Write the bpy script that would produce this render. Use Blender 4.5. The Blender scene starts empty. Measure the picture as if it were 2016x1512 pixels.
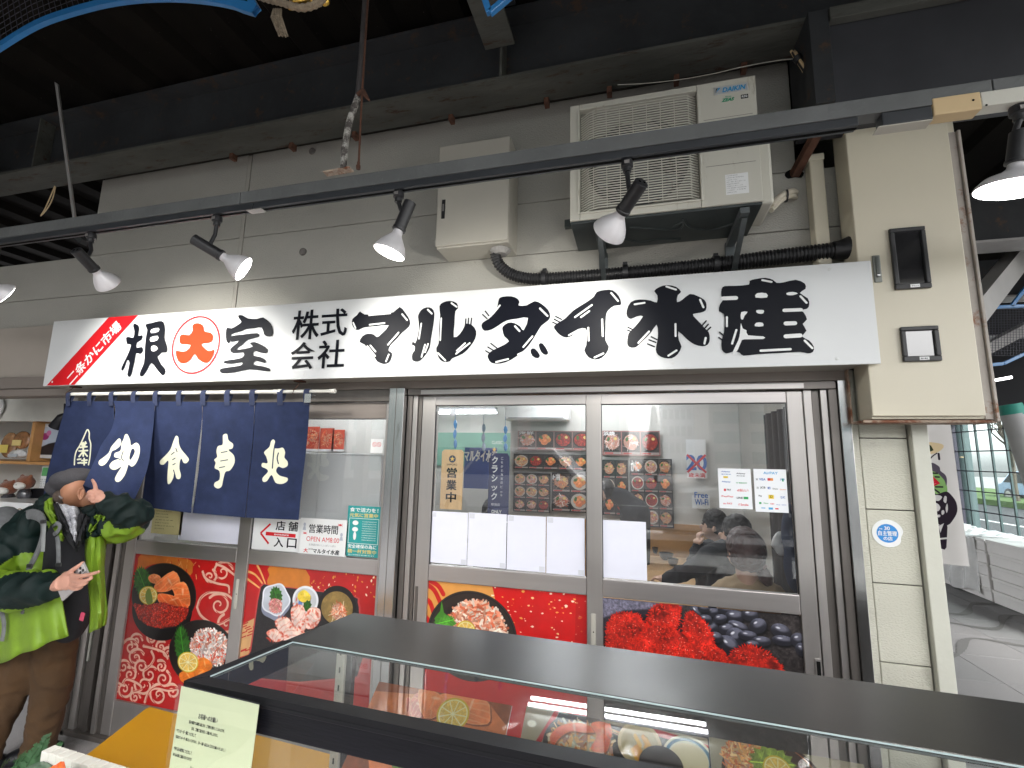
import bpy, bmesh, math, random
import numpy as np
from mathutils import Vector, Matrix
random.seed(7); np.random.seed(7)
S = bpy.context.scene
COL = S.collection
# ---------------------------------------------------------------- camera, sky, sun, exposure
YAW, PITCH, ROLL = 0.25979864, 0.15331911, 0.01972182
FPX, CX, CY = 930.0, 1008.0, 756.0
EYE = np.array([0.0, -2.3, 1.65])
def _rot():
    c, s = math.cos(YAW), math.sin(YAW); A = np.array([[c, s, 0], [-s, c, 0], [0, 0, 1]])
    c, s = math.cos(PITCH), math.sin(PITCH); B = np.array([[1, 0, 0], [0, c, s], [0, -s, c]])
    C = np.array([[1, 0, 0], [0, 0, -1], [0, 1, 0]])
    c, s = math.cos(ROLL), math.sin(ROLL); D = np.array([[c, -s, 0], [s, c, 0], [0, 0, 1]])
    return D @ C @ B @ A
RM = _rot()
cd = bpy.data.cameras.new('camera'); cam = bpy.data.objects.new('camera', cd); COL.objects.link(cam)
R3 = np.array([RM[0], -RM[1], -RM[2]]).T
mw = Matrix.Identity(4)
for i in range(3):
    for j in range(3): mw[i][j] = R3[i, j]
    mw[i][3] = EYE[i]
cam.matrix_world = mw
cd.sensor_width = 36.0; cd.lens = 36.0 * FPX / 2016.0; cd.clip_end = 2000; cd.clip_start = 0.02
S.camera = cam
SUN_EL, SUN_ROT = math.radians(38), math.radians(150)
w = bpy.data.worlds.new('World'); S.world = w; w.use_nodes = True
nt = w.node_tree; nt.nodes.clear()
sky = nt.nodes.new('ShaderNodeTexSky'); sky.sky_type = 'NISHITA'; sky.sun_disc = False
sky.sun_elevation = SUN_EL; sky.sun_rotation = SUN_ROT; sky.dust_density = 2.0; sky.air_density = 1.0
hs = nt.nodes.new('ShaderNodeHueSaturation'); hs.inputs['Saturation'].default_value = 0.12
bg = nt.nodes.new('ShaderNodeBackground'); bg.inputs['Strength'].default_value = 0.15
wo = nt.nodes.new('ShaderNodeOutputWorld')
nt.links.new(sky.outputs[0], hs.inputs['Color']); nt.links.new(hs.outputs[0], bg.inputs['Color']); nt.links.new(bg.outputs[0], wo.inputs['Surface'])
sd = bpy.data.lights.new('sun', 'SUN'); sd.energy = 1.5; sd.angle = math.radians(12); sd.color = (1, 0.97, 0.93)
so = bpy.data.objects.new('sun', sd); COL.objects.link(so)
sdir = Vector((math.sin(SUN_ROT) * math.cos(SUN_EL), math.cos(SUN_ROT) * math.cos(SUN_EL), math.sin(SUN_EL)))
so.rotation_euler = sdir.to_track_quat('Z', 'Y').to_euler(); so.location = (6, -12, 12)
S.view_settings.view_transform = 'Standard'; S.view_settings.look = 'None'
S.view_settings.exposure = 2.15; S.view_settings.gamma = 1.0
S.cycles.max_bounces = 8; S.cycles.transparent_max_bounces = 16
S.cycles.sample_clamp_indirect = 6.0
S.cycles.caustics_reflective = False; S.cycles.caustics_refractive = False

# ---------------------------------------------------------------- survey helpers: photograph ray meets a plane of the place
def P(u, v, **k):
    d = RM.T @ np.array([(u - CX) / FPX, (v - CY) / FPX, 1.0])
    (a, val), = k.items(); i = 'xyz'.index(a)
    return EYE + d * ((val - EYE[i]) / d[i])
def PP(u, v, O, N):
    d = RM.T @ np.array([(u - CX) / FPX, (v - CY) / FPX, 1.0])
    return EYE + d * (np.dot(np.array(O) - EYE, N) / np.dot(d, N))
def pix(p):
    q = RM @ (np.array(p, float) - EYE); return (CX + FPX * q[0] / q[2], CY + FPX * q[1] / q[2])
def rA(pts): return [(60 + x * .297619, 560 + y * .297619) for x, y in pts]
def rB(pts): return [(560 + x * .297619, 500 + y * .297619) for x, y in pts]
def rC(pts): return [(1120 + x * .297619, 480 + y * .297619) for x, y in pts]
def rD(pts): return [(x * .198413, 750 + y * .198413) for x, y in pts]
def smooth(pts, n=4, closed=True):
    out = []; N = len(pts); pts = [np.array(p, float) for p in pts]
    for i in range(N if closed else N - 1):
        if closed: a, b, c, d = pts[i - 1], pts[i], pts[(i + 1) % N], pts[(i + 2) % N]
        else: a, b, c, d = pts[max(i - 1, 0)], pts[i], pts[i + 1], pts[min(i + 2, N - 1)]
        for k in range(n):
            t = k / n
            out.append(0.5 * ((2 * b) + (-a + c) * t + (2 * a - 5 * b + 4 * c - d) * t * t + (-a + 3 * b - 3 * c + d) * t ** 3))
    if not closed: out.append(pts[-1])
    return out

# ---------------------------------------------------------------- materials
MC = {}
def mat(name, col, rough=.5, metal=0, var=.12, vs=3.0, bump=0.0, bs=60, coat=0, dirt=None, dirts=2.0, dirta=.62, stretch=None, spec=.5, sheen=0, rvar=.08):
    if name in MC: return MC[name]
    m = bpy.data.materials.new(name); m.use_nodes = True; n = m.node_tree.nodes; l = m.node_tree.links
    b = n['Principled BSDF']
    tc = n.new('ShaderNodeTexCoord'); mp = n.new('ShaderNodeMapping'); l.new(tc.outputs['Object'], mp.inputs[0])
    if stretch: mp.inputs['Scale'].default_value = stretch
    nz = n.new('ShaderNodeTexNoise'); nz.inputs['Scale'].default_value = vs; nz.inputs['Detail'].default_value = 7; nz.inputs['Roughness'].default_value = .62
    l.new(mp.outputs[0], nz.inputs['Vector'])
    cr = n.new('ShaderNodeValToRGB'); cr.color_ramp.elements[0].position = .28; cr.color_ramp.elements[1].position = .72
    a = [max(0, c * (1 - var)) for c in col]; c2 = [min(1, c * (1 + var)) for c in col]
    cr.color_ramp.elements[0].color = (*a, 1); cr.color_ramp.elements[1].color = (*c2, 1)
    l.new(nz.outputs['Fac'], cr.inputs[0]); out = cr.outputs[0]
    if dirt is not None:
        n2 = n.new('ShaderNodeTexNoise'); n2.inputs['Scale'].default_value = dirts; n2.inputs['Detail'].default_value = 12; n2.inputs['Roughness'].default_value = .75
        l.new(mp.outputs[0], n2.inputs['Vector'])
        r2 = n.new('ShaderNodeValToRGB'); r2.color_ramp.elements[0].position = dirta - .02; r2.color_ramp.elements[1].position = dirta + .08
        l.new(n2.outputs['Fac'], r2.inputs[0])
        mx = n.new('ShaderNodeMix'); mx.data_type = 'RGBA'; l.new(r2.outputs[0], mx.inputs['Factor']); l.new(out, mx.inputs[6]); mx.inputs[7].default_value = (*dirt, 1); out = mx.outputs[2]
    l.new(out, b.inputs['Base Color'])
    b.inputs['Metallic'].default_value = metal
    mr = n.new('ShaderNodeMapRange'); mr.inputs['To Min'].default_value = max(0.02, rough - rvar); mr.inputs['To Max'].default_value = min(1, rough + rvar)
    l.new(nz.outputs['Fac'], mr.inputs[0]); l.new(mr.outputs[0], b.inputs['Roughness'])
    b.inputs['Specular IOR Level'].default_value = spec
    if coat: b.inputs['Coat Weight'].default_value = coat; b.inputs['Coat Roughness'].default_value = .08
    if sheen: b.inputs['Sheen Weight'].default_value = sheen
    if bump:
        n3 = n.new('ShaderNodeTexNoise'); n3.inputs['Scale'].default_value = bs; n3.inputs['Detail'].default_value = 5; l.new(mp.outputs[0], n3.inputs['Vector'])
        bp = n.new('ShaderNodeBump'); bp.inputs['Strength'].default_value = bump; bp.inputs['Distance'].default_value = .01
        l.new(n3.outputs['Fac'], bp.inputs['Height']); l.new(bp.outputs[0], b.inputs['Normal'])
    MC[name] = m; return m
def emis(name, col, st):
    if name in MC: return MC[name]
    m = bpy.data.materials.new(name); m.use_nodes = True; n = m.node_tree.nodes; l = m.node_tree.links; n.clear()
    e = n.new('ShaderNodeEmission'); e.inputs[0].default_value = (*col, 1); e.inputs[1].default_value = st
    o = n.new('ShaderNodeOutputMaterial'); l.new(e.outputs[0], o.inputs[0]); MC[name] = m; return m
def glassmat(name, tint=(.93, .95, .95), refl=1.4, rough=.0, dust=0.0):
    if name in MC: return MC[name]
    m = bpy.data.materials.new(name); m.use_nodes = True; n = m.node_tree.nodes; l = m.node_tree.links; n.clear()
    t = n.new('ShaderNodeBsdfTransparent'); t.inputs[0].default_value = (*tint, 1)
    g = n.new('ShaderNodeBsdfGlossy'); g.inputs['Roughness'].default_value = rough
    fr = n.new('ShaderNodeFresnel'); fr.inputs[0].default_value = 1.5
    ge = n.new('ShaderNodeNewGeometry')
    a = n.new('ShaderNodeMath'); a.operation = 'SUBTRACT'; a.inputs[0].default_value = refl; l.new(ge.outputs['Backfacing'], a.inputs[1])
    a.use_clamp = False
    a2 = n.new('ShaderNodeMath'); a2.operation = 'MULTIPLY'; l.new(fr.outputs[0], a2.inputs[0])
    inv = n.new('ShaderNodeMath'); inv.operation = 'SUBTRACT'; inv.inputs[0].default_value = 1; l.new(ge.outputs['Backfacing'], inv.inputs[1])
    a3 = n.new('ShaderNodeMath'); a3.operation = 'MULTIPLY'; a3.inputs[1].default_value = refl; l.new(inv.outputs[0], a3.inputs[0]); l.new(a3.outputs[0], a2.inputs[1])
    mx = n.new('ShaderNodeMixShader'); l.new(a2.outputs[0], mx.inputs[0]); l.new(t.outputs[0], mx.inputs[1]); l.new(g.outputs[0], mx.inputs[2])
    last = mx
    if dust:
        d = n.new('ShaderNodeBsdfDiffuse'); d.inputs[0].default_value = (.8, .8, .82, 1)
        tc = n.new('ShaderNodeTexCoord'); nz = n.new('ShaderNodeTexNoise'); nz.inputs['Scale'].default_value = 9; nz.inputs['Detail'].default_value = 8; l.new(tc.outputs['Object'], nz.inputs[0])
        mm = n.new('ShaderNodeMapRange'); mm.inputs[1].default_value = .35; mm.inputs[2].default_value = .8; mm.inputs[3].default_value = dust * .8; mm.inputs[4].default_value = dust * 1.2; l.new(nz.outputs['Fac'], mm.inputs[0])
        m2 = n.new('ShaderNodeMixShader'); l.new(mm.outputs[0], m2.inputs[0]); l.new(mx.outputs[0], m2.inputs[1]); l.new(d.outputs[0], m2.inputs[2]); last = m2
    o = n.new('ShaderNodeOutputMaterial'); l.new(last.outputs[0], o.inputs[0]); MC[name] = m; return m
def siding_mat(name, col, pitch=.29, z0=.887):
    """cream fibre-cement siding: fine pitting, streaky dirt"""
    if name in MC: return MC[name]
    m = mat(name, col, .62, var=.07, vs=2.2, bump=.45, bs=110, dirt=(col[0] * .50, col[1] * .47, col[2] * .43), dirts=34, dirta=.635, stretch=(1.0, 1.0, 1.8))
    return m

# ---------------------------------------------------------------- mesh builder
WL = {}
def wloc(o): return WL.get(o.name, np.zeros(3)) if o is not None else np.zeros(3)
def tag(o, label=None, cat=None, group=None, kind=None):
    if label: o['label'] = label
    if cat: o['category'] = cat
    if group: o['group'] = group
    if kind: o['kind'] = kind
    return o
def thing(name, label, cat, loc, group=None):
    o = bpy.data.objects.new(name, None); COL.objects.link(o); o.location = tuple(float(c) for c in loc); o.empty_display_size = .1
    WL[o.name] = np.array(loc, float); return tag(o, label, cat, group)
def mobj(name, me, parent=None, loc=None):
    o = bpy.data.objects.new(name, me); COL.objects.link(o)
    if parent is not None: o.parent = parent
    return o
class MB:
    def __init__(s): s.v = []; s.f = []; s.uv = {}; s.mi = []
    def add(s, vs, fs, mi=0):
        b = len(s.v); s.v += [tuple(map(float, p)) for p in vs]; s.f += [tuple(b + i for i in f) for f in fs]; s.mi += [mi] * len(fs); return b
    def box(s, x0, x1, y0, y1, z0, z1, mi=0):
        if x0 > x1: x0, x1 = x1, x0
        if y0 > y1: y0, y1 = y1, y0
        if z0 > z1: z0, z1 = z1, z0
        vs = [(x, y, z) for x in (x0, x1) for y in (y0, y1) for z in (z0, z1)]
        s.add(vs, [(0, 1, 3, 2), (4, 6, 7, 5), (0, 4, 5, 1), (2, 3, 7, 6), (0, 2, 6, 4), (1, 5, 7, 3)], mi); return s
    def obb(s, c, a, b, d, mi=0):
        c, a, b, d = [np.array(t, float) for t in (c, a, b, d)]
        if np.dot(np.cross(a, b), d) < 0: a = -a
        vs = [c + i * a + j * b + k * d for i in (-1, 1) for j in (-1, 1) for k in (-1, 1)]
        s.add(vs, [(0, 1, 3, 2), (4, 6, 7, 5), (0, 4, 5, 1), (2, 3, 7, 6), (0, 2, 6, 4), (1, 5, 7, 3)], mi); return s
    def bar(s, p, q, w, h, up=(0, 0, 1), mi=0):
        p, q = np.array(p, float), np.array(q, float); d = q - p; L = np.linalg.norm(d); d /= L
        up = np.array(up, float); sd_ = np.cross(d, up)
        if np.linalg.norm(sd_) < 1e-4: sd_ = np.cross(d, (1, 0, 0))
        sd_ /= np.linalg.norm(sd_); up = np.cross(sd_, d)
        return s.obb((p + q) / 2, d * L / 2, sd_ * w / 2, up * h / 2, mi)
    def tube(s, pts, r, n=8, cap=True, mi=0, flat=1.0, ref=None):
        pts = [np.array(p, float) for p in pts]; N = len(pts)
        if not hasattr(r, '__len__'): r = [r] * N
        b = len(s.v); prev = None
        for i, p in enumerate(pts):
            d = pts[min(i + 1, N - 1)] - pts[max(i - 1, 0)]; d /= (np.linalg.norm(d) + 1e-9)
            if prev is None:
                a = np.array(ref, float) if ref is not None else (np.array((0, 0, 1.)) if abs(d[2]) < .9 else np.array((1., 0, 0)))
            else: a = prev
            a = a - d * np.dot(a, d); a /= (np.linalg.norm(a) + 1e-9); prev = a; c = np.cross(d, a)
            for k in range(n):
                t = 2 * math.pi * k / n; s.v.append(tuple(p + r[i] * (math.cos(t) * a * flat + math.sin(t) * c)))
        for i in range(N - 1):
            for k in range(n):
                s.f.append((b + i * n + k, b + i * n + (k + 1) % n, b + (i + 1) * n + (k + 1) % n, b + (i + 1) * n + k)); s.mi.append(mi)
        if cap:
            s.f.append(tuple(b + k for k in reversed(range(n)))); s.f.append(tuple(b + (N - 1) * n + k for k in range(n))); s.mi += [mi, mi]
        return s
    def lathe(s, o, d, prof, n=20, mi=0, cap=True):
        d = np.array(d, float); d /= np.linalg.norm(d); o = np.array(o, float)
        return s.tube([o + d * t for r, t in prof], [max(r, 1e-4) for r, t in prof], n, cap, mi)
    def poly(s, pts, mi=0): s.add(pts, [tuple(range(len(pts)))], mi); return s
    def prism(s, pts, dv, mi=0):
        pts = [np.array(p, float) for p in pts]; dv = np.array(dv, float); n = len(pts)
        s.add(pts + [p + dv for p in pts], [tuple(range(n)), tuple(reversed(range(n, 2 * n)))] + [(i, n + i, n + (i + 1) % n, (i + 1) % n) for i in range(n)], mi); return s
    def sphere(s, c, r, n=12, m=8, mi=0, rot=None):
        c = np.array(c, float); r = np.array(r if hasattr(r, '__len__') else (r, r, r), float); b = len(s.v)
        for i in range(m + 1):
            th = math.pi * i / m
            for k in range(n):
                ph = 2 * math.pi * k / n; q = np.array((math.sin(th) * math.cos(ph), math.sin(th) * math.sin(ph), math.cos(th))) * r
                if rot is not None: q = np.array(rot @ Vector(q))
                s.v.append(tuple(c + q))
        for i in range(m):
            for k in range(n): s.f.append((b + i * n + k, b + (i + 1) * n + k, b + (i + 1) * n + (k + 1) % n, b + i * n + (k + 1) % n)); s.mi.append(mi)
        return s
    def grid(s, fn, nu, nv, mi=0, uv=None):
        b = len(s.v)
        for j in range(nv + 1):
            for i in range(nu + 1):
                s.v.append(tuple(map(float, fn(i / nu, j / nv))))
                if uv: s.uv[len(s.v) - 1] = uv(i / nu, j / nv)
        for j in range(nv):
            for i in range(nu):
                a = b + j * (nu + 1) + i; s.f.append((a, a + 1, a + nu + 2, a + nu + 1)); s.mi.append(mi)
        return s
    def quad_uv(s, pts, mi=0):
        b = s.add(pts, [(0, 1, 2, 3)], mi)
        for i, t in enumerate(((0, 0), (1, 0), (1, 1), (0, 1))): s.uv[b + i] = t
        return s
    def mesh(s, name, mats, off=np.zeros(3)):
        me = bpy.data.meshes.new(name)
        me.from_pydata([tuple(np.array(p) - off) for p in s.v], [], s.f)
        for m in (mats if isinstance(mats, (list, tuple)) else [mats]): me.materials.append(m)
        if any(s.mi): me.polygons.foreach_set('material_index', s.mi)
        if s.uv:
            ul = me.uv_layers.new(name='uv')
            for lp in me.loops: ul.data[lp.index].uv = s.uv.get(lp.vertex_index, (0, 0))
        return me
    def build(s, name, mats, parent=None, smooth_=False, bevel=0, label=None, fix=True, **kw):
        me = s.mesh(name, mats, wloc(parent))
        if fix and not s.uv:
            bm = bmesh.new(); bm.from_mesh(me); bmesh.ops.recalc_face_normals(bm, faces=bm.faces); bm.to_mesh(me); bm.free()
        if smooth_:
            me.polygons.foreach_set('use_smooth', [True] * len(me.polygons))
            try: me.set_sharp_from_angle(angle=math.radians(40 if smooth_ is True else smooth_))
            except Exception: pass
        o = mobj(name, me, parent); WL[o.name] = wloc(parent)
        if bevel:
            bv = o.modifiers.new('bevel', 'BEVEL'); bv.width = bevel; bv.segments = 2; bv.limit_method = 'ANGLE'; bv.angle_limit = math.radians(50)
        if label: o['label'] = label
        for k_, v_ in kw.items(): o[k_] = v_
        return o
def boxo(name, m, parent, *b, bevel=.0015, **kw): return MB().box(*b).build(name, m, parent, bevel=bevel, **kw)
def copyo(o, parent, loc):
    c = o.copy(); COL.objects.link(c); c.parent = parent; c.location = tuple(map(float, loc)); WL[c.name] = np.array(loc); return c
def copy_tree(o, loc, label=None, rotz=None):
    c = o.copy(); COL.objects.link(c); c.location = tuple(map(float, loc)); WL[c.name] = np.array(loc, float)
    if rotz is not None: c.rotation_euler = (0, 0, rotz)
    if label: c['label'] = label
    for ch in o.children:
        d = ch.copy(); COL.objects.link(d); d.parent = c
        for g in ch.children:
            e = g.copy(); COL.objects.link(e); e.parent = d
    return c
def remesh(mb, name, voxel, mats, parent, it=4, matfn=None, disp=0, dscale=.1):
    me = mb.mesh(name + '_tmp', mats, np.zeros(3))
    bm = bmesh.new(); bm.from_mesh(me); bmesh.ops.recalc_face_normals(bm, faces=bm.faces); bm.to_mesh(me); bm.free()
    o = bpy.data.objects.new('tmp', me); COL.objects.link(o)
    r = o.modifiers.new('r', 'REMESH'); r.mode = 'VOXEL'; r.voxel_size = voxel
    sm = o.modifiers.new('s', 'SMOOTH'); sm.factor = .5; sm.iterations = it
    dg = bpy.context.evaluated_depsgraph_get(); me2 = bpy.data.meshes.new_from_object(o.evaluated_get(dg)); me2.name = name
    bpy.data.objects.remove(o); bpy.data.meshes.remove(me)
    off = wloc(parent); n = len(me2.vertices); co = np.empty(n * 3); me2.vertices.foreach_get('co', co); co = co.reshape(-1, 3)
    if disp:
        no = np.empty(n * 3); me2.vertices.foreach_get('normal', no) if hasattr(me2.vertices[0], 'normal') else None; no = no.reshape(-1, 3)
        from mathutils import noise
        for i in range(n):
            q = Vector(co[i] / dscale); co[i] += no[i] * disp * (1 - 2 * abs(noise.noise(q)) * 1.6)
    me2.materials.clear()
    for m in (mats if isinstance(mats, (list, tuple)) else [mats]): me2.materials.append(m)
    if matfn:
        idx = []
        for p in me2.polygons:
            c = co[list(p.vertices)].mean(axis=0); idx.append(matfn(c))
        me2.polygons.foreach_set('material_index', idx)
    me2.vertices.foreach_set('co', (co - off).ravel()); me2.polygons.foreach_set('use_smooth', [True] * len(me2.polygons)); me2.update()
    o = mobj(name, me2, parent); WL[o.name] = off; return o

# ---------------------------------------------------------------- lettering
def text_mesh(body, bold=0.0, shear=0.0, space=1.0, vertical=False):
    if vertical: body = '\n'.join(body)
    c = bpy.data.curves.new('t', 'FONT'); c.body = body; c.offset = bold; c.shear = shear; c.space_character = space
    c.fill_mode = 'FRONT'; c.resolution_u = 3; c.align_x = 'CENTER' if ('\n' in body) else 'LEFT'
    if vertical: c.space_line = 1.05
    o = bpy.data.objects.new('t', c); COL.objects.link(o)
    dg = bpy.context.evaluated_depsgraph_get(); me = bpy.data.meshes.new_from_object(o.evaluated_get(dg))
    bpy.data.objects.remove(o); bpy.data.curves.remove(c)
    v = np.array([(p.co.x, p.co.y) for p in me.vertices]) if len(me.vertices) else np.zeros((1, 2)); f = [tuple(p.vertices) for p in me.polygons]
    bpy.data.meshes.remove(me)
    return v, f
def letter(name, body, m, parent, O, ax, up, w=None, h=None, bold=0, shear=0, space=1.0, vertical=False, center=False, label=None, warp=None):
    """lettering laid on a surface: O lower-left (or centre), ax/up unit vectors; fitted to width w and/or height h"""
    heavy = bold if (bold > .008 and any(ord(ch_) > 0x3400 for ch_ in body)) else 0
    if heavy: bold = .004
    v, f = text_mesh(body, bold, shear, space, vertical)
    if not f: return None
    lo, hi = v.min(0), v.max(0); sz = hi - lo
    sx = w / sz[0] if w else None; sy = h / sz[1] if h else None
    if sx is None: sx = sy
    if sy is None: sy = sx
    O = np.array(O, float); ax = np.array(ax, float); up = np.array(up, float)
    q = (v - lo) * (sx, sy)
    if center: q = q - np.array([sz[0] * sx / 2, sz[1] * sy / 2])
    mb = MB(); mb.add([O + a * ax + b * up for a, b in q], f)
    if heavy:
        nn = np.cross(ax, up); k_ = heavy * sy * .9
        for i_, (dx_, dz_) in enumerate(((1, .6), (-1, -.6), (1, -.6), (-1, .6))): mb.add([O + (a + dx_ * k_) * ax + (b + dz_ * k_) * up + nn * .00004 * (i_ + 1) for a, b in q], f)
    return mb.build(name, m, parent, label=label, fix=False)
def ptext(name, body, m, parent, c0, c1, y, bold=0, O=None, N=None, center=False, **k):
    """lettering whose box runs from photo corner c0 (top-left) to c1 (bottom-right) on the plane y"""
    a, b = P(*c0, y=y), P(*c1, y=y)
    return letter(name, body, m, parent, (a[0], y, b[2]), (1, 0, 0), (0, 0, 1), b[0] - a[0], a[2] - b[2], bold, **k)
def blob2d(mb, pts, y, n=3, mi=0):
    q = smooth(pts, n) if n > 1 else pts
    mb.poly([P(u, v, y=y) for u, v in q], mi)
def cap2d(mb, a, b, wd, y, mi=0, n=5):
    a = P(*a, y=y); b = P(*b, y=y); d = b - a; L = np.linalg.norm(d) + 1e-9; d /= L; s_ = np.array((-d[2], 0, d[0])) * wd / 2; r = wd / 2
    pts = []
    for k in range(n + 1):
        t = math.pi * k / n; pts.append(b + s_ * math.cos(t) + d * r * math.sin(t))
    for k in range(n + 1):
        t = math.pi * k / n; pts.append(a - s_ * math.cos(t) - d * r * math.sin(t))
    mb.poly(pts, mi)
# ---------------------------------------------------------------- printed pictures (numpy painter, for flat prints only)
def vnoise(h, w, cell, seed=0, oct=4):
    rs = np.random.RandomState(seed); out = np.zeros((h, w)); amp = 1; tot = 0
    for o in range(oct):
        c = max(1.0, cell / 2 ** o); gh, gw = int(h / c) + 3, int(w / c) + 3; g = rs.rand(gh, gw)
        yy = np.arange(h) / c; xx = np.arange(w) / c; y0 = yy.astype(int); x0 = xx.astype(int); fy = yy - y0; fx = xx - x0
        fy = (fy * fy * (3 - 2 * fy))[:, None]; fx = (fx * fx * (3 - 2 * fx))[None]
        a = g[y0][:, x0]; b = g[y0][:, x0 + 1]; c_ = g[y0 + 1][:, x0]; d = g[y0 + 1][:, x0 + 1]
        out += amp * ((a * (1 - fx) + b * fx) * (1 - fy) + (c_ * (1 - fx) + d * fx) * fy); tot += amp; amp *= .55
    return out / tot
def hexc(s): return np.array([int(s[i:i + 2], 16) / 255 for i in (0, 2, 4)])
class Paint:
    def __init__(s, w, h, res, bgc, tr=None):
        s.w, s.h, s.res = w, h, res; s.W, s.H = max(2, int(w * res)), max(2, int(h * res)); s.a = np.ones((s.H, s.W, 3)) * np.array(bgc); s.tr = tr
        s.xs = (np.arange(s.W) + .5) / res; s.ys = (np.arange(s.H) + .5) / res; s.sd = 1
    def L(s, pts): return [s.tr(*p) for p in pts] if s.tr else [tuple(p) for p in pts]
    def _bb(s, x0, x1, y0, y1):
        i0, i1 = max(0, int(x0 * s.res) - 2), min(s.W, int(x1 * s.res) + 3); j0, j1 = max(0, int(y0 * s.res) - 2), min(s.H, int(y1 * s.res) + 3)
        return (i0, i1, j0, j1) if i1 > i0 and j1 > j0 else None
    def _put(s, bb, m, c, al=1):
        i0, i1, j0, j1 = bb; m = (m * al)[..., None]; r = s.a[j0:j1, i0:i1]; s.a[j0:j1, i0:i1] = r * (1 - m) + c * m
    def ell(s, c, rx, ry=None, col=(1, 1, 1), rot=0, al=1, ring=None, raw=False, tex=None, soft=1):
        if not raw: c = s.L([c])[0]
        ry = ry or rx; R = max(rx, ry) * 1.05; bb = s._bb(c[0] - R, c[0] + R, c[1] - R, c[1] + R)
        if not bb: return
        i0, i1, j0, j1 = bb; X, Y = np.meshgrid(s.xs[i0:i1] - c[0], s.ys[j0:j1] - c[1]); cs, sn = math.cos(rot), math.sin(rot)
        a = (X * cs + Y * sn) / rx; b = (-X * sn + Y * cs) / ry; d = np.sqrt(a * a + b * b); k = min(rx, ry) * s.res / soft
        m = np.clip((1 - d) * k + .5, 0, 1)
        if ring: m = m * np.clip((d - (1 - ring)) * k + .5, 0, 1)
        s._put(bb, m, tex(X, Y, d) if tex else np.array(col), al)
    def poly(s, pts, col, al=1, raw=False, n=0, tex=None, soft=1, jag=0):
        if not raw: pts = s.L(pts)
        if n: pts = smooth(pts, n)
        p = np.array(pts, float)
        if jag: p = p + (np.random.rand(*p.shape) - .5) * jag
        bb = s._bb(p[:, 0].min(), p[:, 0].max(), p[:, 1].min(), p[:, 1].max())
        if not bb: return
        i0, i1, j0, j1 = bb; X, Y = np.meshgrid(s.xs[i0:i1], s.ys[j0:j1]); ins = np.zeros(X.shape, bool); dm = np.full(X.shape, 1e9)
        for k in range(len(p)):
            x1, y1 = p[k - 1]; x2, y2 = p[k]
            if y1 != y2:
                cnd = (Y < y1) != (Y < y2); xi = (x2 - x1) * (Y - y1) / (y2 - y1) + x1; ins ^= cnd & (X < xi)
            ex, ey = x2 - x1, y2 - y1; L2 = ex * ex + ey * ey + 1e-12; t = np.clip(((X - x1) * ex + (Y - y1) * ey) / L2, 0, 1)
            dm = np.minimum(dm, (X - x1 - t * ex) ** 2 + (Y - y1 - t * ey) ** 2)
        d = np.sqrt(dm) * np.where(ins, 1, -1); m = np.clip(d * s.res / soft + .5, 0, 1)
        s._put(bb, m, tex(X, Y, d) if tex else np.array(col), al)
    def stroke(s, pts, wd, col, al=1, raw=False, n=4, taper=0):
        if not raw: pts = s.L(pts)
        if n and len(pts) > 2: pts = smooth(pts, n, False)
        p = np.array(pts, float); bb = s._bb(p[:, 0].min() - wd, p[:, 0].max() + wd, p[:, 1].min() - wd, p[:, 1].max() + wd)
        if not bb: return
        i0, i1, j0, j1 = bb; X, Y = np.meshgrid(s.xs[i0:i1], s.ys[j0:j1]); best = np.full(X.shape, -1e9); N = len(p)
        for k in range(1, N):
            x1, y1 = p[k - 1]; x2, y2 = p[k]; ex, ey = x2 - x1, y2 - y1; L2 = ex * ex + ey * ey + 1e-12; t = np.clip(((X - x1) * ex + (Y - y1) * ey) / L2, 0, 1)
            u = (k - 1 + t) / (N - 1); r = wd / 2 * (1 - taper * u if taper > 0 else 1)
            best = np.maximum(best, r - np.sqrt((X - x1 - t * ex) ** 2 + (Y - y1 - t * ey) ** 2))
        s._put(bb, np.clip(best * s.res + .5, 0, 1), np.array(col), al)
    def noise(s, amt, cell, seed=0): s.a = s.a * (1 + amt * (vnoise(s.H, s.W, cell * s.res, seed) - .5)[..., None] * 2)
    def image(s, name):
        im = bpy.data.images.new(name, s.W, s.H); a = np.ones((s.H, s.W, 4), np.float32); a[..., :3] = np.clip(s.a, 0, 1)
        im.pixels.foreach_set(a.ravel()); im.update(); im.pack(); return im
    # ---- food
    def shiso(s, c, r, rot, col=(.16, .36, .10), nn=26, asp=.62):
        pts = []
        for k in range(nn * 2):
            t = 2 * math.pi * k / (nn * 2); rr = r * (1 if k % 2 == 0 else .80) * (1 + .05 * random.random())
            x, y = rr * math.cos(t) * (1.0 if abs(t - math.pi) > .3 else 1.0), rr * math.sin(t) * asp
            pts.append((c[0] + x * math.cos(rot) - y * math.sin(rot), c[1] + x * math.sin(rot) + y * math.cos(rot)))
        cc = np.array(col); s.poly(pts, col, raw=True, tex=lambda X, Y, d: cc * (0.55 + .9 * vnoise(X.shape[0], X.shape[1], max(2, r * s.res / 5), 3)[..., None]))
        s.stroke([(c[0] - r * .9 * math.cos(rot), c[1] - r * .9 * math.sin(rot)), (c[0] + r * .9 * math.cos(rot), c[1] + r * .9 * math.sin(rot))], r * .04, cc * 1.7, raw=True, n=0)
        for q in (-.5, -.2, .1, .4):
            for sg in (-1, 1):
                x0, y0 = q * r, 0; x1, y1 = q * r + .3 * r, sg * r * asp * .7
                f = lambda x, y: (c[0] + x * math.cos(rot) - y * math.sin(rot), c[1] + x * math.sin(rot) + y * math.cos(rot))
                s.stroke([f(x0, y0), f(x1, y1)], r * .02, cc * 1.5, raw=True, n=0, al=.7)
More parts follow.
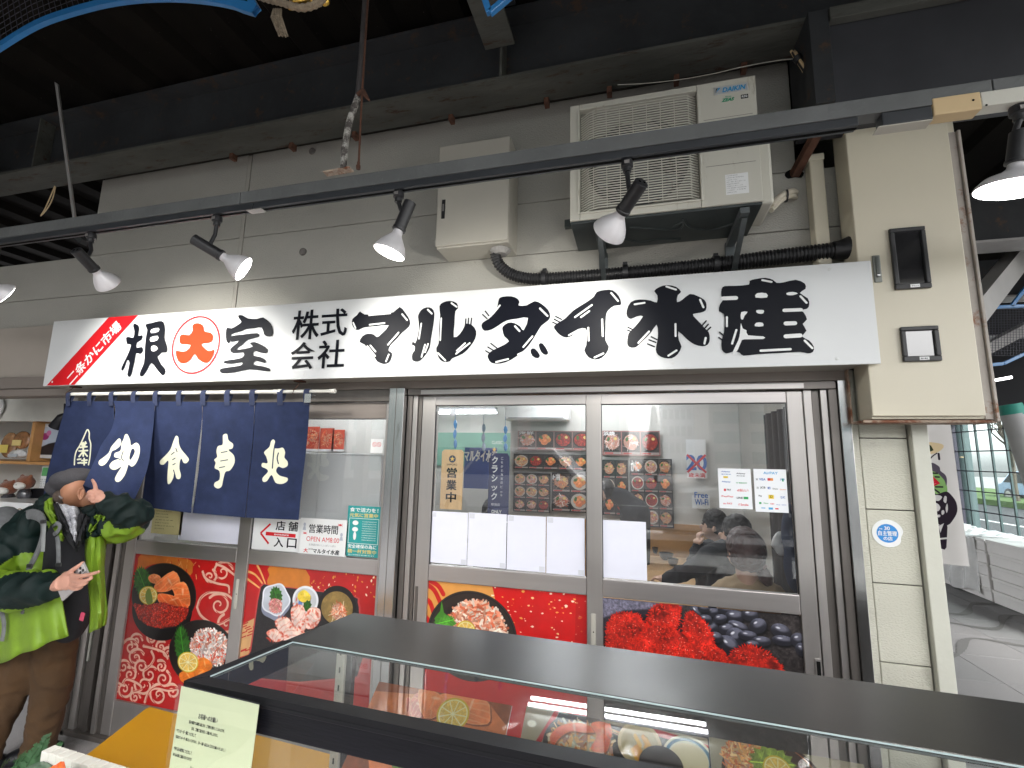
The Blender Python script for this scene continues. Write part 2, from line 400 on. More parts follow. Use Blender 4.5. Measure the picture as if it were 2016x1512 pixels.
    def lemon(s, c, r, a0=0, rot=0, asp=1.0):
        s.lem_asp = asp
        A = asp
        s.ell(c, r * A, r * .95, (.84, .70, .14), raw=True); s.ell(c, r * .9 * A, r * .85, (.93, .90, .68), raw=True); s.ell(c, r * .82 * A, r * .78, (.82, .74, .34), raw=True, tex=lambda X, Y, d: np.array((.92, .76, .36)) * (.8 + .35 * vnoise(X.shape[0], X.shape[1], 4, 3)[..., None]))
        for k in range(9):
            t = 2 * math.pi * k / 9 + a0; s.stroke([(c[0], c[1]), (c[0] + r * .8 * A * math.cos(t), c[1] + r * .76 * math.sin(t))], r * .06, (.93, .90, .72), raw=True, n=0)
    def roe(s, pts, n, r, raw=False, seed=1):
        rs = np.random.RandomState(seed); q = np.array(pts if raw else s.L(pts)); from_ = q.min(0); to = q.max(0)
        s.poly(list(map(tuple, q)), (.50, .07, .04), raw=True, n=2)
        def inside(x, y):
            c = False
            for k in range(len(q)):
                x1, y1 = q[k - 1]; x2, y2 = q[k]
                if (y < y1) != (y < y2) and x < (x2 - x1) * (y - y1) / (y2 - y1) + x1: c = not c
            return c
        k = 0
        while k < n:
            x, y = from_ + (to - from_) * rs.rand(2); k += 1
            if not inside(x, y): continue
            b = .7 + .6 * rs.rand(); s.ell((x, y), r, r, (.62 * b, .12 * b, .06 * b), raw=True, al=.9); s.ell((x - r * .25, y - r * .2), r * .6, r * .6, (.80 * b, .22 * b, .12 * b), raw=True, al=.6)
            if rs.rand() < .55: s.ell((x + r * .2, y + r * .35), r * .22, r * .22, (1, .86, .82), raw=True, al=.95)
    def crabmeat(s, c, rx, ry, n, seed=2, cols=((.93, .86, .82), (.95, .92, .90), (.88, .35, .25), (.90, .60, .50), (.80, .72, .70)), ln=.25, rot=0):
        rs = np.random.RandomState(seed); s.ell(c, rx * .92, ry * .92, (.72, .52, .45), raw=True, rot=rot)
        for k in range(n):
            t = 2 * math.pi * rs.rand(); q = math.sqrt(rs.rand()) * .97; x = q * rx * math.cos(t); y = q * ry * math.sin(t); x, y = c[0] + x * math.cos(rot) - y * math.sin(rot), c[1] + x * math.sin(rot) + y * math.cos(rot)
            t2 = math.pi * rs.rand() + .3; L_ = rx * ln * (.4 + rs.rand()); cc = np.array(cols[rs.randint(len(cols))]) * (.75 + .35 * rs.rand())
            s.stroke([(x - L_ / 2 * math.cos(t2), y - L_ / 2 * math.sin(t2)), (x + L_ / 2 * math.cos(t2), y + L_ / 2 * math.sin(t2))], rx * (.035 + .05 * rs.rand()), cc, raw=True, n=0)
    def slab(s, pts, col=(.92, .46, .24), raw=False, seed=5, lines=5, edge=(.98, .78, .62)):
        q = pts if raw else s.L(pts); c = np.array(col); q2 = np.array(q); m = q2.mean(0); lo, hi = q2.min(0), q2.max(0); sp = hi - lo + 1e-6; ang = (q2[:, 0].sum() * 37) % 3
        s.poly([(x + sp[0] * .03, y - sp[1] * .05) for x, y in q], np.array((.25, .08, .05)), raw=True, n=3, al=.55, soft=3)
        def tx(X, Y, d):
            sh = X.shape; nn = vnoise(sh[0], sh[1], max(3, sp[0] * s.res * .35), seed)[..., None]; n2 = vnoise(sh[0], sh[1], max(2, sp[0] * s.res * .08), seed + 3)[..., None]
            t = (X - m[0]) / sp[0] * math.cos(ang) + (Y - m[1]) / sp[1] * math.sin(ang) + .25 * (nn[..., 0] - .5); st = np.clip(np.sin(t * 2 * math.pi * 4.5) * 3 - 2.1, 0, 1)[..., None]
            base = c * (.72 + .42 * nn + .16 * n2) + np.array((.14, .12, .08)) * np.clip((Y - m[1]) / sp[1] + .1, 0, 1)[..., None]
            base = base * (1 - .38 * st) + np.array(edge) * .38 * st
            rim = np.clip(1 - d * s.res / 3.0, 0, 1)[..., None] * .45; return base * (1 - rim) + np.array(edge) * rim
        s.poly(list(map(tuple, q2)), col, raw=True, n=3, tex=tx, soft=1.5)
        s.ell((m[0] + sp[0] * .08, m[1] + sp[1] * .18), sp[0] * .13, sp[1] * .05, (1, .93, .86), raw=True, al=.45, soft=4, rot=ang)
    def bowl(s, c, rx, ry, rot=0, rim=(.07, .05, .05), inner=(.10, .07, .06), depth=0):
        if depth: s.ell((c[0], c[1] - depth), rx * .93, ry * .93, np.array(rim) * .5, raw=True, rot=rot)
        s.ell(c, rx, ry, rim, rot=rot, raw=True); s.ell(c, rx * .985, ry * .985, (.30, .26, .25), rot=rot, raw=True, ring=.012, al=.8); s.ell(c, rx * .94, ry * .94, inner, rot=rot, raw=True)
        s.ell((c[0], c[1] - ry * .08), rx * .85, ry * .82, np.array(inner) * .7, rot=rot, raw=True, al=.6, soft=6)
PM = {}
def print_mat(name, img, rough=.35, coat=.15, spec=.5, bump=0):
    m = bpy.data.materials.new(name); m.use_nodes = True; n = m.node_tree.nodes; l = m.node_tree.links; b = n['Principled BSDF']
    t = n.new('ShaderNodeTexImage'); t.image = img; t.extension = 'EXTEND'; uv = n.new('ShaderNodeUVMap'); uv.uv_map = 'uv'; l.new(uv.outputs[0], t.inputs[0])
    tc = n.new('ShaderNodeTexCoord'); nz = n.new('ShaderNodeTexNoise'); nz.inputs['Scale'].default_value = 30; l.new(tc.outputs['Object'], nz.inputs[0])
    mr = n.new('ShaderNodeMapRange'); mr.inputs[3].default_value = max(.03, rough - .08); mr.inputs[4].default_value = rough + .1; l.new(nz.outputs['Fac'], mr.inputs[0]); l.new(mr.outputs[0], b.inputs['Roughness'])
    l.new(t.outputs[0], b.inputs['Base Color']); b.inputs['Coat Weight'].default_value = coat; b.inputs['Coat Roughness'].default_value = .1; b.inputs['Specular IOR Level'].default_value = spec
    if bump:
        n3 = n.new('ShaderNodeTexNoise'); n3.inputs['Scale'].default_value = 500; l.new(tc.outputs['Object'], n3.inputs[0]); bp = n.new('ShaderNodeBump'); bp.inputs['Strength'].default_value = bump; bp.inputs['Distance'].default_value = .002; l.new(n3.outputs['Fac'], bp.inputs['Height']); l.new(bp.outputs[0], b.inputs['Normal'])
    return m
def facade_paint(x0, x1, z0, z1, y, res, bgc):
    """a print on the plane y: traced photo points land where they stand on that plane"""
    def tr(u, v): p = P(u, v, y=y); return (p[0] - x0, p[2] - z0)
    return Paint(x1 - x0, z1 - z0, res, bgc, tr)
def print_quad(name, pnt, x0, x1, z0, z1, y, parent, m=None, **k):
    m = m or print_mat(name + '_print', pnt.image(name), **k)
    return MB().quad_uv([(x0, y, z0), (x1, y, z0), (x1, y, z1), (x0, y, z1)]).build(name, m, parent, fix=False)
# ================================================================= SETTING
m_pave = mat('paving_granite', (.30, .29, .29), .6, var=.16, vs=180, bump=.3, bs=300, dirt=(.20, .19, .19), dirts=3, dirta=.55)
m_joint = mat('paving_joint', (.07, .07, .07), .8)
m_wave = mat('paving_inlay', (.16, .155, .15), .6, var=.2, vs=150)
m_asph = mat('asphalt', (.06, .06, .062), .85, var=.2, vs=60, bump=.3)
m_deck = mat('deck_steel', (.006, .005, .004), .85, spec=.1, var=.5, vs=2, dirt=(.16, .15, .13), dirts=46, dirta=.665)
m_beam = mat('beam_paint', (.034, .036, .039), .65, spec=.2, var=.3, vs=2.5, bump=.15, bs=30, dirt=(.075, .045, .03), dirts=9, dirta=.585)
m_flange = mat('beam_flange', (.075, .076, .068), .7, var=.35, vs=3, bump=.3, bs=40, spec=.25, dirt=(.05, .026, .017), dirts=9, dirta=.565, stretch=(.5, 2, 2))
m_rust = mat('rust', (.085, .035, .02), .85, var=.5, vs=20, bump=.5, bs=60)
m_siding = siding_mat('siding', (.38, .37, .335))
m_sidingw = siding_mat('siding_low', (.54, .53, .45))
m_gap = mat('joint_dark', (.10, .09, .08), .9)
m_beige = mat('beige_board', (.42, .375, .33), .5, var=.06)
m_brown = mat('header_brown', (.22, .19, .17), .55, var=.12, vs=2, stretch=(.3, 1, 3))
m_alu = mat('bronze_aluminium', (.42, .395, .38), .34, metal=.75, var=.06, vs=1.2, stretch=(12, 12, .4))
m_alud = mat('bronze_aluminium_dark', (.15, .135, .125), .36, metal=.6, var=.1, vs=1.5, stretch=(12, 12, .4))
m_alul = mat('aluminium_rail', (.45, .42, .41), .32, metal=.75, var=.05, vs=1.5, stretch=(.4, 12, 12))
m_inox = mat('stainless', (.50, .50, .50), .22, metal=1.0, var=.12, vs=2, dirt=(.22, .20, .19), dirts=7, dirta=.60, stretch=(3, 3, .7))
m_black = mat('black_plastic', (.018, .018, .02), .42, var=.3)
m_blackm = mat('black_metal', (.008, .008, .010), .42, var=.3, vs=6, spec=.18)
m_cream = mat('cream_enamel', (.64, .59, .47), .36, var=.03, vs=1.5, bump=.03, bs=160, dirt=(.45, .38, .28), dirts=9, dirta=.72)
m_creamg = mat('grey_cream_enamel', (.44, .42, .37), .4, var=.05, vs=3)
m_white = mat('white_print', (.80, .81, .81), .3, var=.01)
m_red = mat('red_print', (.62, .012, .018), .5, var=.02, spec=.2)
m_orange = mat('vermilion_print', (.72, .05, .012), .6, var=.02, spec=.1)
m_ink = mat('black_ink', (.005, .006, .011), .45, var=.1, spec=.14)
m_navyink = mat('navy_ink', (.03, .035, .09), .35)
m_greyink = mat('grey_ink', (.22, .22, .23), .4)
m_paper = mat('paper', (.74, .74, .78), .6, var=.03, vs=6, bump=.05, bs=20)
m_dark = mat('void_black', (.006, .006, .006), .9, spec=.1)
m_wood = mat('wood_light', (.52, .33, .17), .5, var=.22, vs=3, stretch=(2, 2, .35))
m_woodo = mat('wood_orange', (.48, .25, .09), .45, var=.18, vs=3, stretch=(.4, 2, 2))
m_wallw = mat('interior_wall', (.62, .61, .58), .7, var=.05, vs=1)
m_glass = glassmat('window_glass', (.95, .96, .96), 2.8, 0, .015)
m_glass2 = glassmat('case_glass', (.95, .97, .96), 1.25, .004, .02)

g = MB().add([(-60, -40, 0), (60, -40, 0), (60, 60, 0), (-60, 60, 0)], [(0, 1, 2, 3)])
pm = MB(); pm.add([(-80, -80, 0), (80, -80, 0), (80, 90, 0), (-80, 90, 0)], [(0, 1, 2, 3)]); tag(pm.build('ground', m_pave), kind='structure')
# paving slabs: large stone slabs with recessed joints, laid right of the shop wall
pv = thing('pavement', None, None, (3, 3, 0)); pv['kind'] = 'structure'
slab_m = [mat('slab_a', (.29, .285, .285), .6, var=.24, vs=170, bump=.35, bs=300), mat('slab_b', (.25, .245, .245), .62, var=.2, vs=170, bump=.35, bs=300), mat('slab_c', (.27, .26, .26), .58, var=.18, vs=170, bump=.35, bs=300)]
base = MB().box(-.297, .297, -.297, .297, -.01, .012)
sm_ = [base.mesh('slab', m_) for m_ in slab_m]
a0 = math.radians(0)
for i in range(6):
    for j in range(14):
        x, y = 1.78 + i * .6, .35 + j * .6
        if x > 4.7: continue
        o = mobj('slab', sm_[(i * 7 + j * 3 + (i * j) % 2) % 3], pv); o.location = (x - 3, y - 3, 0.0); bv = None
wv = MB()
for k in range(3):
    c = [np.array((1.9 + t * .28 + k * .12, 2.7 + k * .55 + .16 * math.sin(t * 1.9 + k) + t * .16, .0165 + k * .001)) for t in np.linspace(0, 10, 60)]
    for q in range(59):
        a, b = c[q], c[q + 1]; d = (b - a) / np.linalg.norm(b - a); n_ = np.array((-d[1], d[0], 0)) * (.028 + .012 * math.sin(q * .7)); wv.add([a - n_, b - n_, b + n_, a + n_], [(0, 1, 2, 3)])
tag(wv.build('wave_inlay', m_wave, pv, fix=False))
# drain channel along the shop corner
dr = thing('drain_channel', None, None, (1.3, 2, 0)); dr['kind'] = 'structure'
boxo('channel', m_joint, dr, 1.18, 1.44, -1.0, 9, .002, .010, bevel=0)
for k, xx in enumerate((1.20, 1.27, 1.34, 1.41)): boxo('rail', m_inox, dr, xx - .006, xx + .006, -1.0, 9, .012, .024, bevel=0)
# road, kerb, verge behind the glazed side, road behind the camera
tag(MB().box(7.0, 22, -30, 60, .002, .012).build('road', m_asph), kind='structure')
tag(MB().box(-60, 60, -26, -7.0, .004, .014).build('street', m_asph), kind='structure')
m_lane = mat('road_paint', (.75, .75, .73), .6, var=.1, vs=10)
tag(MB().box(10.2, 10.36, -30, 60, .016, .019).box(-60, 60, -15.6, -15.45, .018, .021).build('lane_marking', m_lane), kind='structure')
m_grass = mat('grass', (.09, .15, .04), .9, var=.4, vs=12, bump=.8, bs=80)
tag(MB().box(14.5, 22, -30, 60, .02, .25).build('verge', m_grass), kind='structure')

# ---- roof deck and steel
NB = 0.42
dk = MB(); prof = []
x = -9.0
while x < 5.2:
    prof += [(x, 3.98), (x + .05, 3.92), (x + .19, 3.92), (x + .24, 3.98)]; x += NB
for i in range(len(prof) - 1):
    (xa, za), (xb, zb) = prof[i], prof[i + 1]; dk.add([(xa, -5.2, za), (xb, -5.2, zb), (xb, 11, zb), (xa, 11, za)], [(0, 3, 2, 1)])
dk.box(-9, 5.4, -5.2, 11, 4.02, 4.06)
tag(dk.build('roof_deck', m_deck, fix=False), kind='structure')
def ibeam(name, label, p, q, hgt, wid, parent=None, up=(0, 0, 1), m1=None, m2=None, cat='beam', ft=.016):
    """rolled steel beam: web and two flanges; p,q on the bottom centre line"""
    p = np.array(p, float); q = np.array(q, float)
    t = thing(name, label, cat, (p + q) / 2) if label else parent
    MB().bar(p + (0, 0, hgt / 2), q + (0, 0, hgt / 2), .014, hgt - 2 * ft - .002).build('web', m1 or m_beam, t)
    MB().bar(p + (0, 0, ft / 2), q + (0, 0, ft / 2), wid, ft).build('lower_flange', m2 or m_flange, t)
    MB().bar(p + (0, 0, hgt - ft / 2), q + (0, 0, hgt - ft / 2), wid, ft).build('upper_flange', m1 or m_beam, t)
    return t
mb_ = ibeam('roof_beam', 'long dark steel I-beam running above the whole shop front', (-6.3, -.215, 3.495), (3.2, -.215, 3.495), .40, .20)
# stiffener plates on the main beam
for xx in (-3.9, -.62, 2.05):
    MB().box(xx - .006, xx + .006, -.31, -.224, 3.513, 3.876).build('stiffener', m_flange, mb_)
cl = MB().box(-.012, .012, -.02, .02, -.03, .01).mesh('clip', m_rust)
for k, xx in enumerate((-2.42, -1.98, -1.55, -.95, -.42, -.1, .22, .52)):
    o = mobj('clip', cl, mb_); o.location = tuple(np.array((xx, -.125, 3.49)) - wloc(mb_))
ibeam('roof_beam', 'steel cross beam meeting the long beam from the camera side above the hanger pipe', (-.62, -5.1, 3.66), (-.62, -.33, 3.66), .24, .15)
ibeam('roof_beam', 'dark steel cross beam at the far left corner of the canopy', (-4.35, -5.1, 3.50), (-4.35, -.33, 3.50), .38, .16)
ibeam('roof_beam', 'dark steel cross beam over the right end of the shop front', (2.35, -5.1, 3.50), (2.35, -.33, 3.50), .38, .16)
# boxed casing at the right above the cabinet
cs = thing('beam_casing', 'dark boxed steel casing above the cream meter cabinet', 'casing', (1.6, -.33, 3.2))
a, b = P(1640, 180, y=-.33), P(2016, 60, y=-.33)
MB().box(a[0], 3.4, -.33, -.12, 3.06, 3.46).build('panel', mat('casing_paint', (.035, .036, .042), .5, var=.25, vs=3), cs, bevel=.003)
MB().box(a[0] - .075, a[0] - .003, -.36, -.10, 3.07, 3.49).build('edge_angle', m_beam, cs, bevel=.002)
MB().box(a[0], 3.4, -.37, -.333, 3.43, 3.485).build('top_flange', m_flange, cs, bevel=.002)
MB().box(1.86, 1.92, -.37, -.333, 3.06, 3.427).build('post', m_beam, cs, bevel=.002)
# far roof beams over the right-hand passage
m_pale = mat('pale_beam', (.30, .29, .285), .6, var=.2, vs=3)
for k, (ya, zz) in enumerate(((1.4, 3.1), (3.0, 3.2), (4.6, 3.2), (6.4, 3.2))):
    t = thing('passage_beam', ['grey roof beam nearest over the right-hand passage', 'second grey roof beam over the right-hand passage', 'third grey roof beam over the right-hand passage', 'farthest grey roof beam over the right-hand passage'][k], 'beam', (3, ya, zz), 'grey beams over the passage')
    MB().box(1.25, 5.2, ya - .10, ya + .10, zz, zz + .016).build('lower_flange', m_pale, t); MB().box(1.25, 5.2, ya - .008, ya + .008, zz + .018, zz + .4).build('web', m_beam, t)
t = thing('passage_brace', 'pale sloping brace under the roof beside the cream cabinet', 'brace', (2.4, 2, 3)); MB().bar((1.75, .9, 2.35), (3.6, 2.6, 3.9), .09, .14).build('bar', mat('brace_paint', (.42, .41, .40), .5), t)
t = thing('passage_brace', 'thin grey brace low under the passage roof', 'brace', (2.4, 2, 3)); MB().bar((1.9, 1.6, 2.2), (4.6, 3.4, 3.5), .06, .08).build('bar', m_pale, t)

# ================================================================= SHOP WALL
sw = thing('shop_wall', 'cream siding wall of the crab shop above and beside the sliding doors', 'wall', (-1.5, 0, 0))
boxo('backing', m_gap, sw, -4.9, 1.13, .012, .10, 2.05, 2.998, bevel=0); boxo('backing', m_gap, sw, -3.72, .745, .013, .099, 3.0, 3.60, bevel=0)
boxo('backing', m_gap, sw, .868, 1.126, .012, .10, 0, 2.046, bevel=0)
JX = P(487, 400, y=0)[0]
rows = [(2.055, 2.414), (2.418, 2.706), (2.710, 2.998)]
for z0, z1 in rows:
    for x0, x1 in ((-4.9, JX - .03), (JX + .003, 1.13)): boxo('panel', m_siding, sw, x0, x1, -.001, .0115, z0, z1, bevel=.003)
for z0, z1 in [(3.002, 3.29), (3.294, 3.58)]:
    for x0, x1 in ((-3.72, JX - .03), (JX + .003, .745)): boxo('panel', m_siding, sw, x0, x1, -.001, .0115, z0, z1, bevel=.003)
boxo('joint_strip', mat('joint_strip', (.36, .345, .31), .6), sw, JX - .026, JX - .001, -.004, .011, 2.06, 3.57, bevel=.001)
zz = [.012, .300, .592, .885, 1.180, 1.467, 1.757, 2.046]
for i in range(7): boxo('panel', m_sidingw, sw, .903, 1.071, -.001, .0115, zz[i] + .002, zz[i + 1] - .002, bevel=.003)
boxo('edge_trim', m_sidingw, sw, .869, .8995, -.004, .0115, .01, 2.046, bevel=.001)
MB().box(1.077, 1.134, -.028, .10, .01, 2.3).build('corner_post', mat('corner_post_paint', (.56, .56, .49), .5, var=.06, vs=2, bump=.1, bs=40), sw, bevel=.003)
boxo('return_wall', m_siding, sw, 1.02, 1.124, .102, 3.5, 0, 3.9, bevel=0)
# little holes and plugs in the siding
for (u, v, r) in ((615, 298, .022), (597, 496, .024)):
    c = P(u, v, y=-.002); MB().lathe(c, (0, -1, 0), [(r, 0), (r, .006), (r * .75, .008), (r * .7, .002)], 16).build('plug', mat('plug_grey', (.16, .15, .14), .8, var=.4, vs=40), sw, True)
boxo('cover_board', m_beige, sw, -4.9, P(98, 700, y=-.02)[0] + .6, -.022, -.003, 2.135, 2.50, bevel=.002)
MB().box(-4.9, .862, -.03, .10, 2.0, 2.05).build('header', m_brown, sw, bevel=.002)
MB().box(-4.9, -3.2, -.05, -.0305, 2.052, 2.13).build('header', m_brown, sw, bevel=.002)
# flat black patch at the hole where the rusty brace goes in
brc = thing('rusty_brace', 'rusty brown diagonal brace poking out of the siding right of the air conditioner', 'brace', P(1575, 330, y=-.05))
MB().bar(P(1563, 345, y=0.0), P(1618, 245, y=-.20), .035, .035).build('bar', m_rust, brc)
MB().poly([P(u, v, y=-.0035) for u, v in smooth([(1548, 338), (1560, 333), (1572, 336), (1583, 340), (1578, 350), (1565, 349), (1552, 352), (1545, 346)], 2)]).build('dark_patch', m_dark, brc, fix=False)

# ================================================================= DOORS
ZH = 1.98
def post(name, label, x0, x1, m, y0=-.055, y1=.02, z1=2.0):
    t = thing(name, label, 'post', ((x0 + x1) / 2, y0, 0)); w_ = x1 - x0
    boxo('face', m, t, x0, x1, y0, y1, 0, z1, bevel=.002)
    return t
pt = post('door_post', 'scuffed stainless post between the two pairs of sliding doors', -1.268, -1.182, m_inox, -.06)
MB().box(-1.2275, -1.2255, -.0615, -.0602, 0, 1.999).build('seam', m_gap, pt)
pt = post('door_post', 'stainless strip post at the right end of the sliding doors', .827, .866, m_inox, -.035, .02)
fr = thing('door_frame', 'bronze aluminium frame round the right pair of sliding doors', 'door frame', (-.2, 0, 0))
boxo('head', m_alud, fr, -1.178, .823, -.028, .09, 1.965, 1.998, bevel=.002); boxo('head_rail', m_alu, fr, -1.10, .70, -.031, -.0285, 1.968, 1.990, bevel=0)
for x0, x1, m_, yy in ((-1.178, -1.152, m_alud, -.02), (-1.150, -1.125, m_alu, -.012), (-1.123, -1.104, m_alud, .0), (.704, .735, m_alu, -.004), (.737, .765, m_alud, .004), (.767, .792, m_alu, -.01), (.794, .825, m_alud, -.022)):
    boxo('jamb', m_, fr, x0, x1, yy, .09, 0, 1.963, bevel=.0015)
boxo('sill', m_alud, fr, -1.178, .823, -.03, .12, 0.002, .03, bevel=.002)
fl = thing('door_frame', 'bronze aluminium frame round the left pair of sliding doors behind the navy curtain', 'door frame', (-2.2, 0, 0))
boxo('head', m_alud, fl, -3.29, -1.27, -.028, .09, 1.935, 1.998, bevel=.002)
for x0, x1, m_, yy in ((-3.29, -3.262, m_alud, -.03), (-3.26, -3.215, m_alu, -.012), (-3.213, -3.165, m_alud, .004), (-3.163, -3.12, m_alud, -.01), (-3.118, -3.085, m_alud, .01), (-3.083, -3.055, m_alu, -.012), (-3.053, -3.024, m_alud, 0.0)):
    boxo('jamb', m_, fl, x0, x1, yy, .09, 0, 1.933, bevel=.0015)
boxo('jamb', mat('white_jamb', (.55, .55, .5), .5), fl, -3.20, -3.185, -.006, .0035, .40, 1.9, bevel=0)
boxo('sill', m_alud, fl, -3.29, -1.27, -.03, .12, 0.002, .03, bevel=.002)
def door(label, x0, x1, sl, sr, y, ztop, handle=None, hm=None, midz=(1.03, 1.108)):
    t = thing('sliding_door', label, 'door', ((x0 + x1) / 2, y, 0))
    boxo('stile', m_alu, t, x0, x0 + sl, y, y + .035, .03, ZH - .02, bevel=.0025); boxo('stile', m_alu, t, x1 - sr, x1, y, y + .035, .03, ZH - .02, bevel=.0025)
    a, b = x0 + sl + .0005, x1 - sr - .0005
    boxo('top_rail', m_alul, t, a, b, y + .002, y + .034, ztop, ZH - .02, bevel=.002); boxo('middle_rail', m_alul, t, a, b, y + .002, y + .034, *midz, bevel=.004); boxo('bottom_rail', m_alu, t, a, b, y + .002, y + .034, .03, .218, bevel=.002)
    MB().box(a - .004, b + .004, y + .016, y + .020, midz[1] - .004, ztop + .004).build('pane', m_glass, t)
    MB().box(a - .003, a + .003, y + .008, y + .0155, midz[1], ztop - .0035).build('gasket', m_black, t); MB().box(b - .003, b + .003, y + .008, y + .0155, midz[1], ztop - .0035).build('gasket', m_black, t); MB().box(a, b, y + .008, y + .0155, ztop - .003, ztop + .002).build('gasket', m_black, t)
    if handle:
        hx, z0, z1 = handle
        h = boxo('handle', hm or m_creamg, t, hx - .011, hx + .011, y - .003, y - .0005, z0, z1, bevel=.001)
        if hm is m_alud: boxo('recess', m_dark, h, hx - .005, hx + .005, y - .0042, y - .0032, z0 + .01, z1 - .01, bevel=0)
        else: MB().lathe(((hx), y - .0031, (z0 + z1) / 2), (0, -1, 0), [(.003, 0), (.003, .0006)], 10).build('screw', m_dark, h)
    return t, a, b
dR2, r2a, r2b = door('right-hand sliding door with the clear window and red king crab poster', -.236, .700, .070, .062, 0.0, 1.91, (-.208, .80, .955))
boxo('handle', m_alu, dR2, .674, .698, -.004, -.0008, .62, .872, bevel=.001); boxo('handle', m_dark, dR2, .679, .693, -.005, -.0042, .63, .862, bevel=0)
dR1, r1a, r1b = door('sliding door with the wooden hanging board and four blank papers, left of the king crab door', -1.100, -.2365, .072, .001, .0, 1.912)
boxo('handle', m_alud, dR1, -1.092, -1.077, -.004, -.0008, .83, 1.0, bevel=.001)
dL2, l2a, l2b = door('sliding door with the teal poster and the set-meal tray poster, left of the steel post', -2.200, -1.2695, .078, .045, 0.0, 1.842, (-2.172, .79, .945))
dL1, l1a, l1b = door('leftmost sliding door with the salmon roe bowl poster beside the man', -3.022, -2.2005, .070, .001, 0.0, 1.842)
boxo('head_shade_strip', m_brown, fl, -2.95, -1.315, .0005, .0018, 1.845, 1.93, bevel=0)  # dark strip stands for the shade under the door head

# ================================================================= SIGN
SY = -.19
sx0 = P(106, 633, y=SY)[0]; sx1 = P(1724, 610, y=SY)[0]; sz1 = P(900, 572, y=SY)[2]; sz0 = P(900, 738.5, y=SY)[2]
SZ1, SZ0 = 1.65 + .3845 * 2.11, 1.65 + .1835 * 2.11
sg = thing('shop_sign', 'long white shop sign with big black Japanese lettering over the sliding doors', 'sign', ((sx0 + sx1) / 2, SY, SZ0))
MB().box(sx0, .872, SY + .012, -.006, SZ0 + .004, SZ1 - .004).build('box', m_creamg, sg, bevel=.002)
m_face = mat('sign_face', (.72, .735, .745), .34, var=.02, vs=1.5)
MB().box(sx0, sx1, SY, SY + .010, SZ0, SZ1).build('face', m_face, sg, bevel=.002)
scm = MB().lathe((0, 0, 0), (0, -1, 0), [(.007, 0), (.007, .001), (.004, .002)], 10).mesh('screw', mat('screw_white', (.7, .71, .71), .3))
for xx in np.arange(sx0 + .08, sx1, .62):
    for z_ in (SZ0 + .025, SZ1 - .025): mobj('screw', scm, sg).location = tuple(np.array((xx, SY, z_)) - wloc(sg))
ly = [SY - .001]
def nly(d=.00005): ly[0] -= d; return ly[0]
# red band
mb = MB(); yb = nly(); mb.poly([P(*p, y=yb) for p in rA([(517, 218), (711, 203.5), (291, 664), (106, 669)])]); mb.build('red_band', m_red, sg, fix=False)
a = P(*rA([(262, 628)])[0], y=yb); b = P(*rA([(575, 275)])[0], y=yb); dv = b - a; L_ = np.linalg.norm(dv); dv /= L_; un = np.array((-dv[2], 0, dv[0]))
letter('band_lettering', '二条かに市場', m_white, sg, (a + b) / 2 - (0, .0004, 0), dv, un, L_ * 1.08, .078, .022, center=True)
def shape(name, polys, m, mult=3, whites=(), strokes=(), sw_=.0085, bl=(), blw=.006, tr=rC, holes=()):
    ch = None
    for p in polys:
        mb = MB(); blob2d(mb, tr(p), nly(), mult); o = mb.build(name if ch is None else 'stroke', m, ch or sg, fix=False); ch = ch or o
    for q in bl:
        mb = MB(); r = tr(q); cap2d(mb, r[0], r[1], blw, nly(.00003)); mb.build('whisker', m, ch, fix=False)
    for p in holes:
        mb = MB(); blob2d(mb, tr(p), nly(), 2); mb.build('counter', m_white, ch, fix=False)
    for q in strokes:
        mb = MB(); r = tr([q[0], q[1]]); cap2d(mb, r[0], r[1], (q[2] if len(q) > 2 else 1) * sw_, nly(.00003)); mb.build('highlight', m_white, ch, fix=False)
shape('character_ma', [[(500,380),(530,400),(620,398),(720,385),(762,350),(800,390),(830,440),(825,480),(780,520),(745,560),(700,605),(690,640),(712,655),(708,690),(690,720),(655,728),(615,712),(600,690),(570,650),(530,600),(497,582),(515,545),(550,527),(590,532),(612,550),(640,530),(690,472),(600,478),(525,487),(490,503),(465,495),(447,465),(450,430),(480,405)]], m_ink, 2, tr=rB,
      strokes=[((560,405),(700,392)),((563,468),(662,457)),((455,455),(470,490)),((778,398),(812,438)),((755,520),(685,600)),((548,610),(600,675)),((568,605),(602,645)),((690,665),(672,710))])
shape('character_ru', [[(885,405),(905,370),(940,353),(975,360),(992,395),(985,470),(970,560),(960,620),(935,665),(900,705),(870,713),(845,700),(845,660),(860,640),(862,610),(842,600),(850,578),(865,590),(882,540),(890,480),(885,430)],
      [(1025,345),(1050,320),(1095,310),(1140,325),(1148,360),(1130,380),(1125,460),(1120,550),(1160,530),(1190,480),(1200,460),(1240,470),(1268,510),(1262,560),(1230,610),(1180,660),(1110,690),(1095,710),(1060,715),(1030,700),(1010,660),(1005,620),(1020,590),(1022,500),(1030,400)]], m_ink, 2, tr=rB,
      bl=[((1200,430),(1197,472)),((1218,425),(1215,470)),((1238,425),(1232,472))],
      strokes=[((948,368),(975,395)),((905,460),(890,560)),((930,600),(907,680)),((1105,325),(1140,350)),((1037,425),(1030,570)),((1195,590),(1140,640)),((1225,590),(1135,660)),((1015,655),(1065,705)),((950,595),(930,650))])
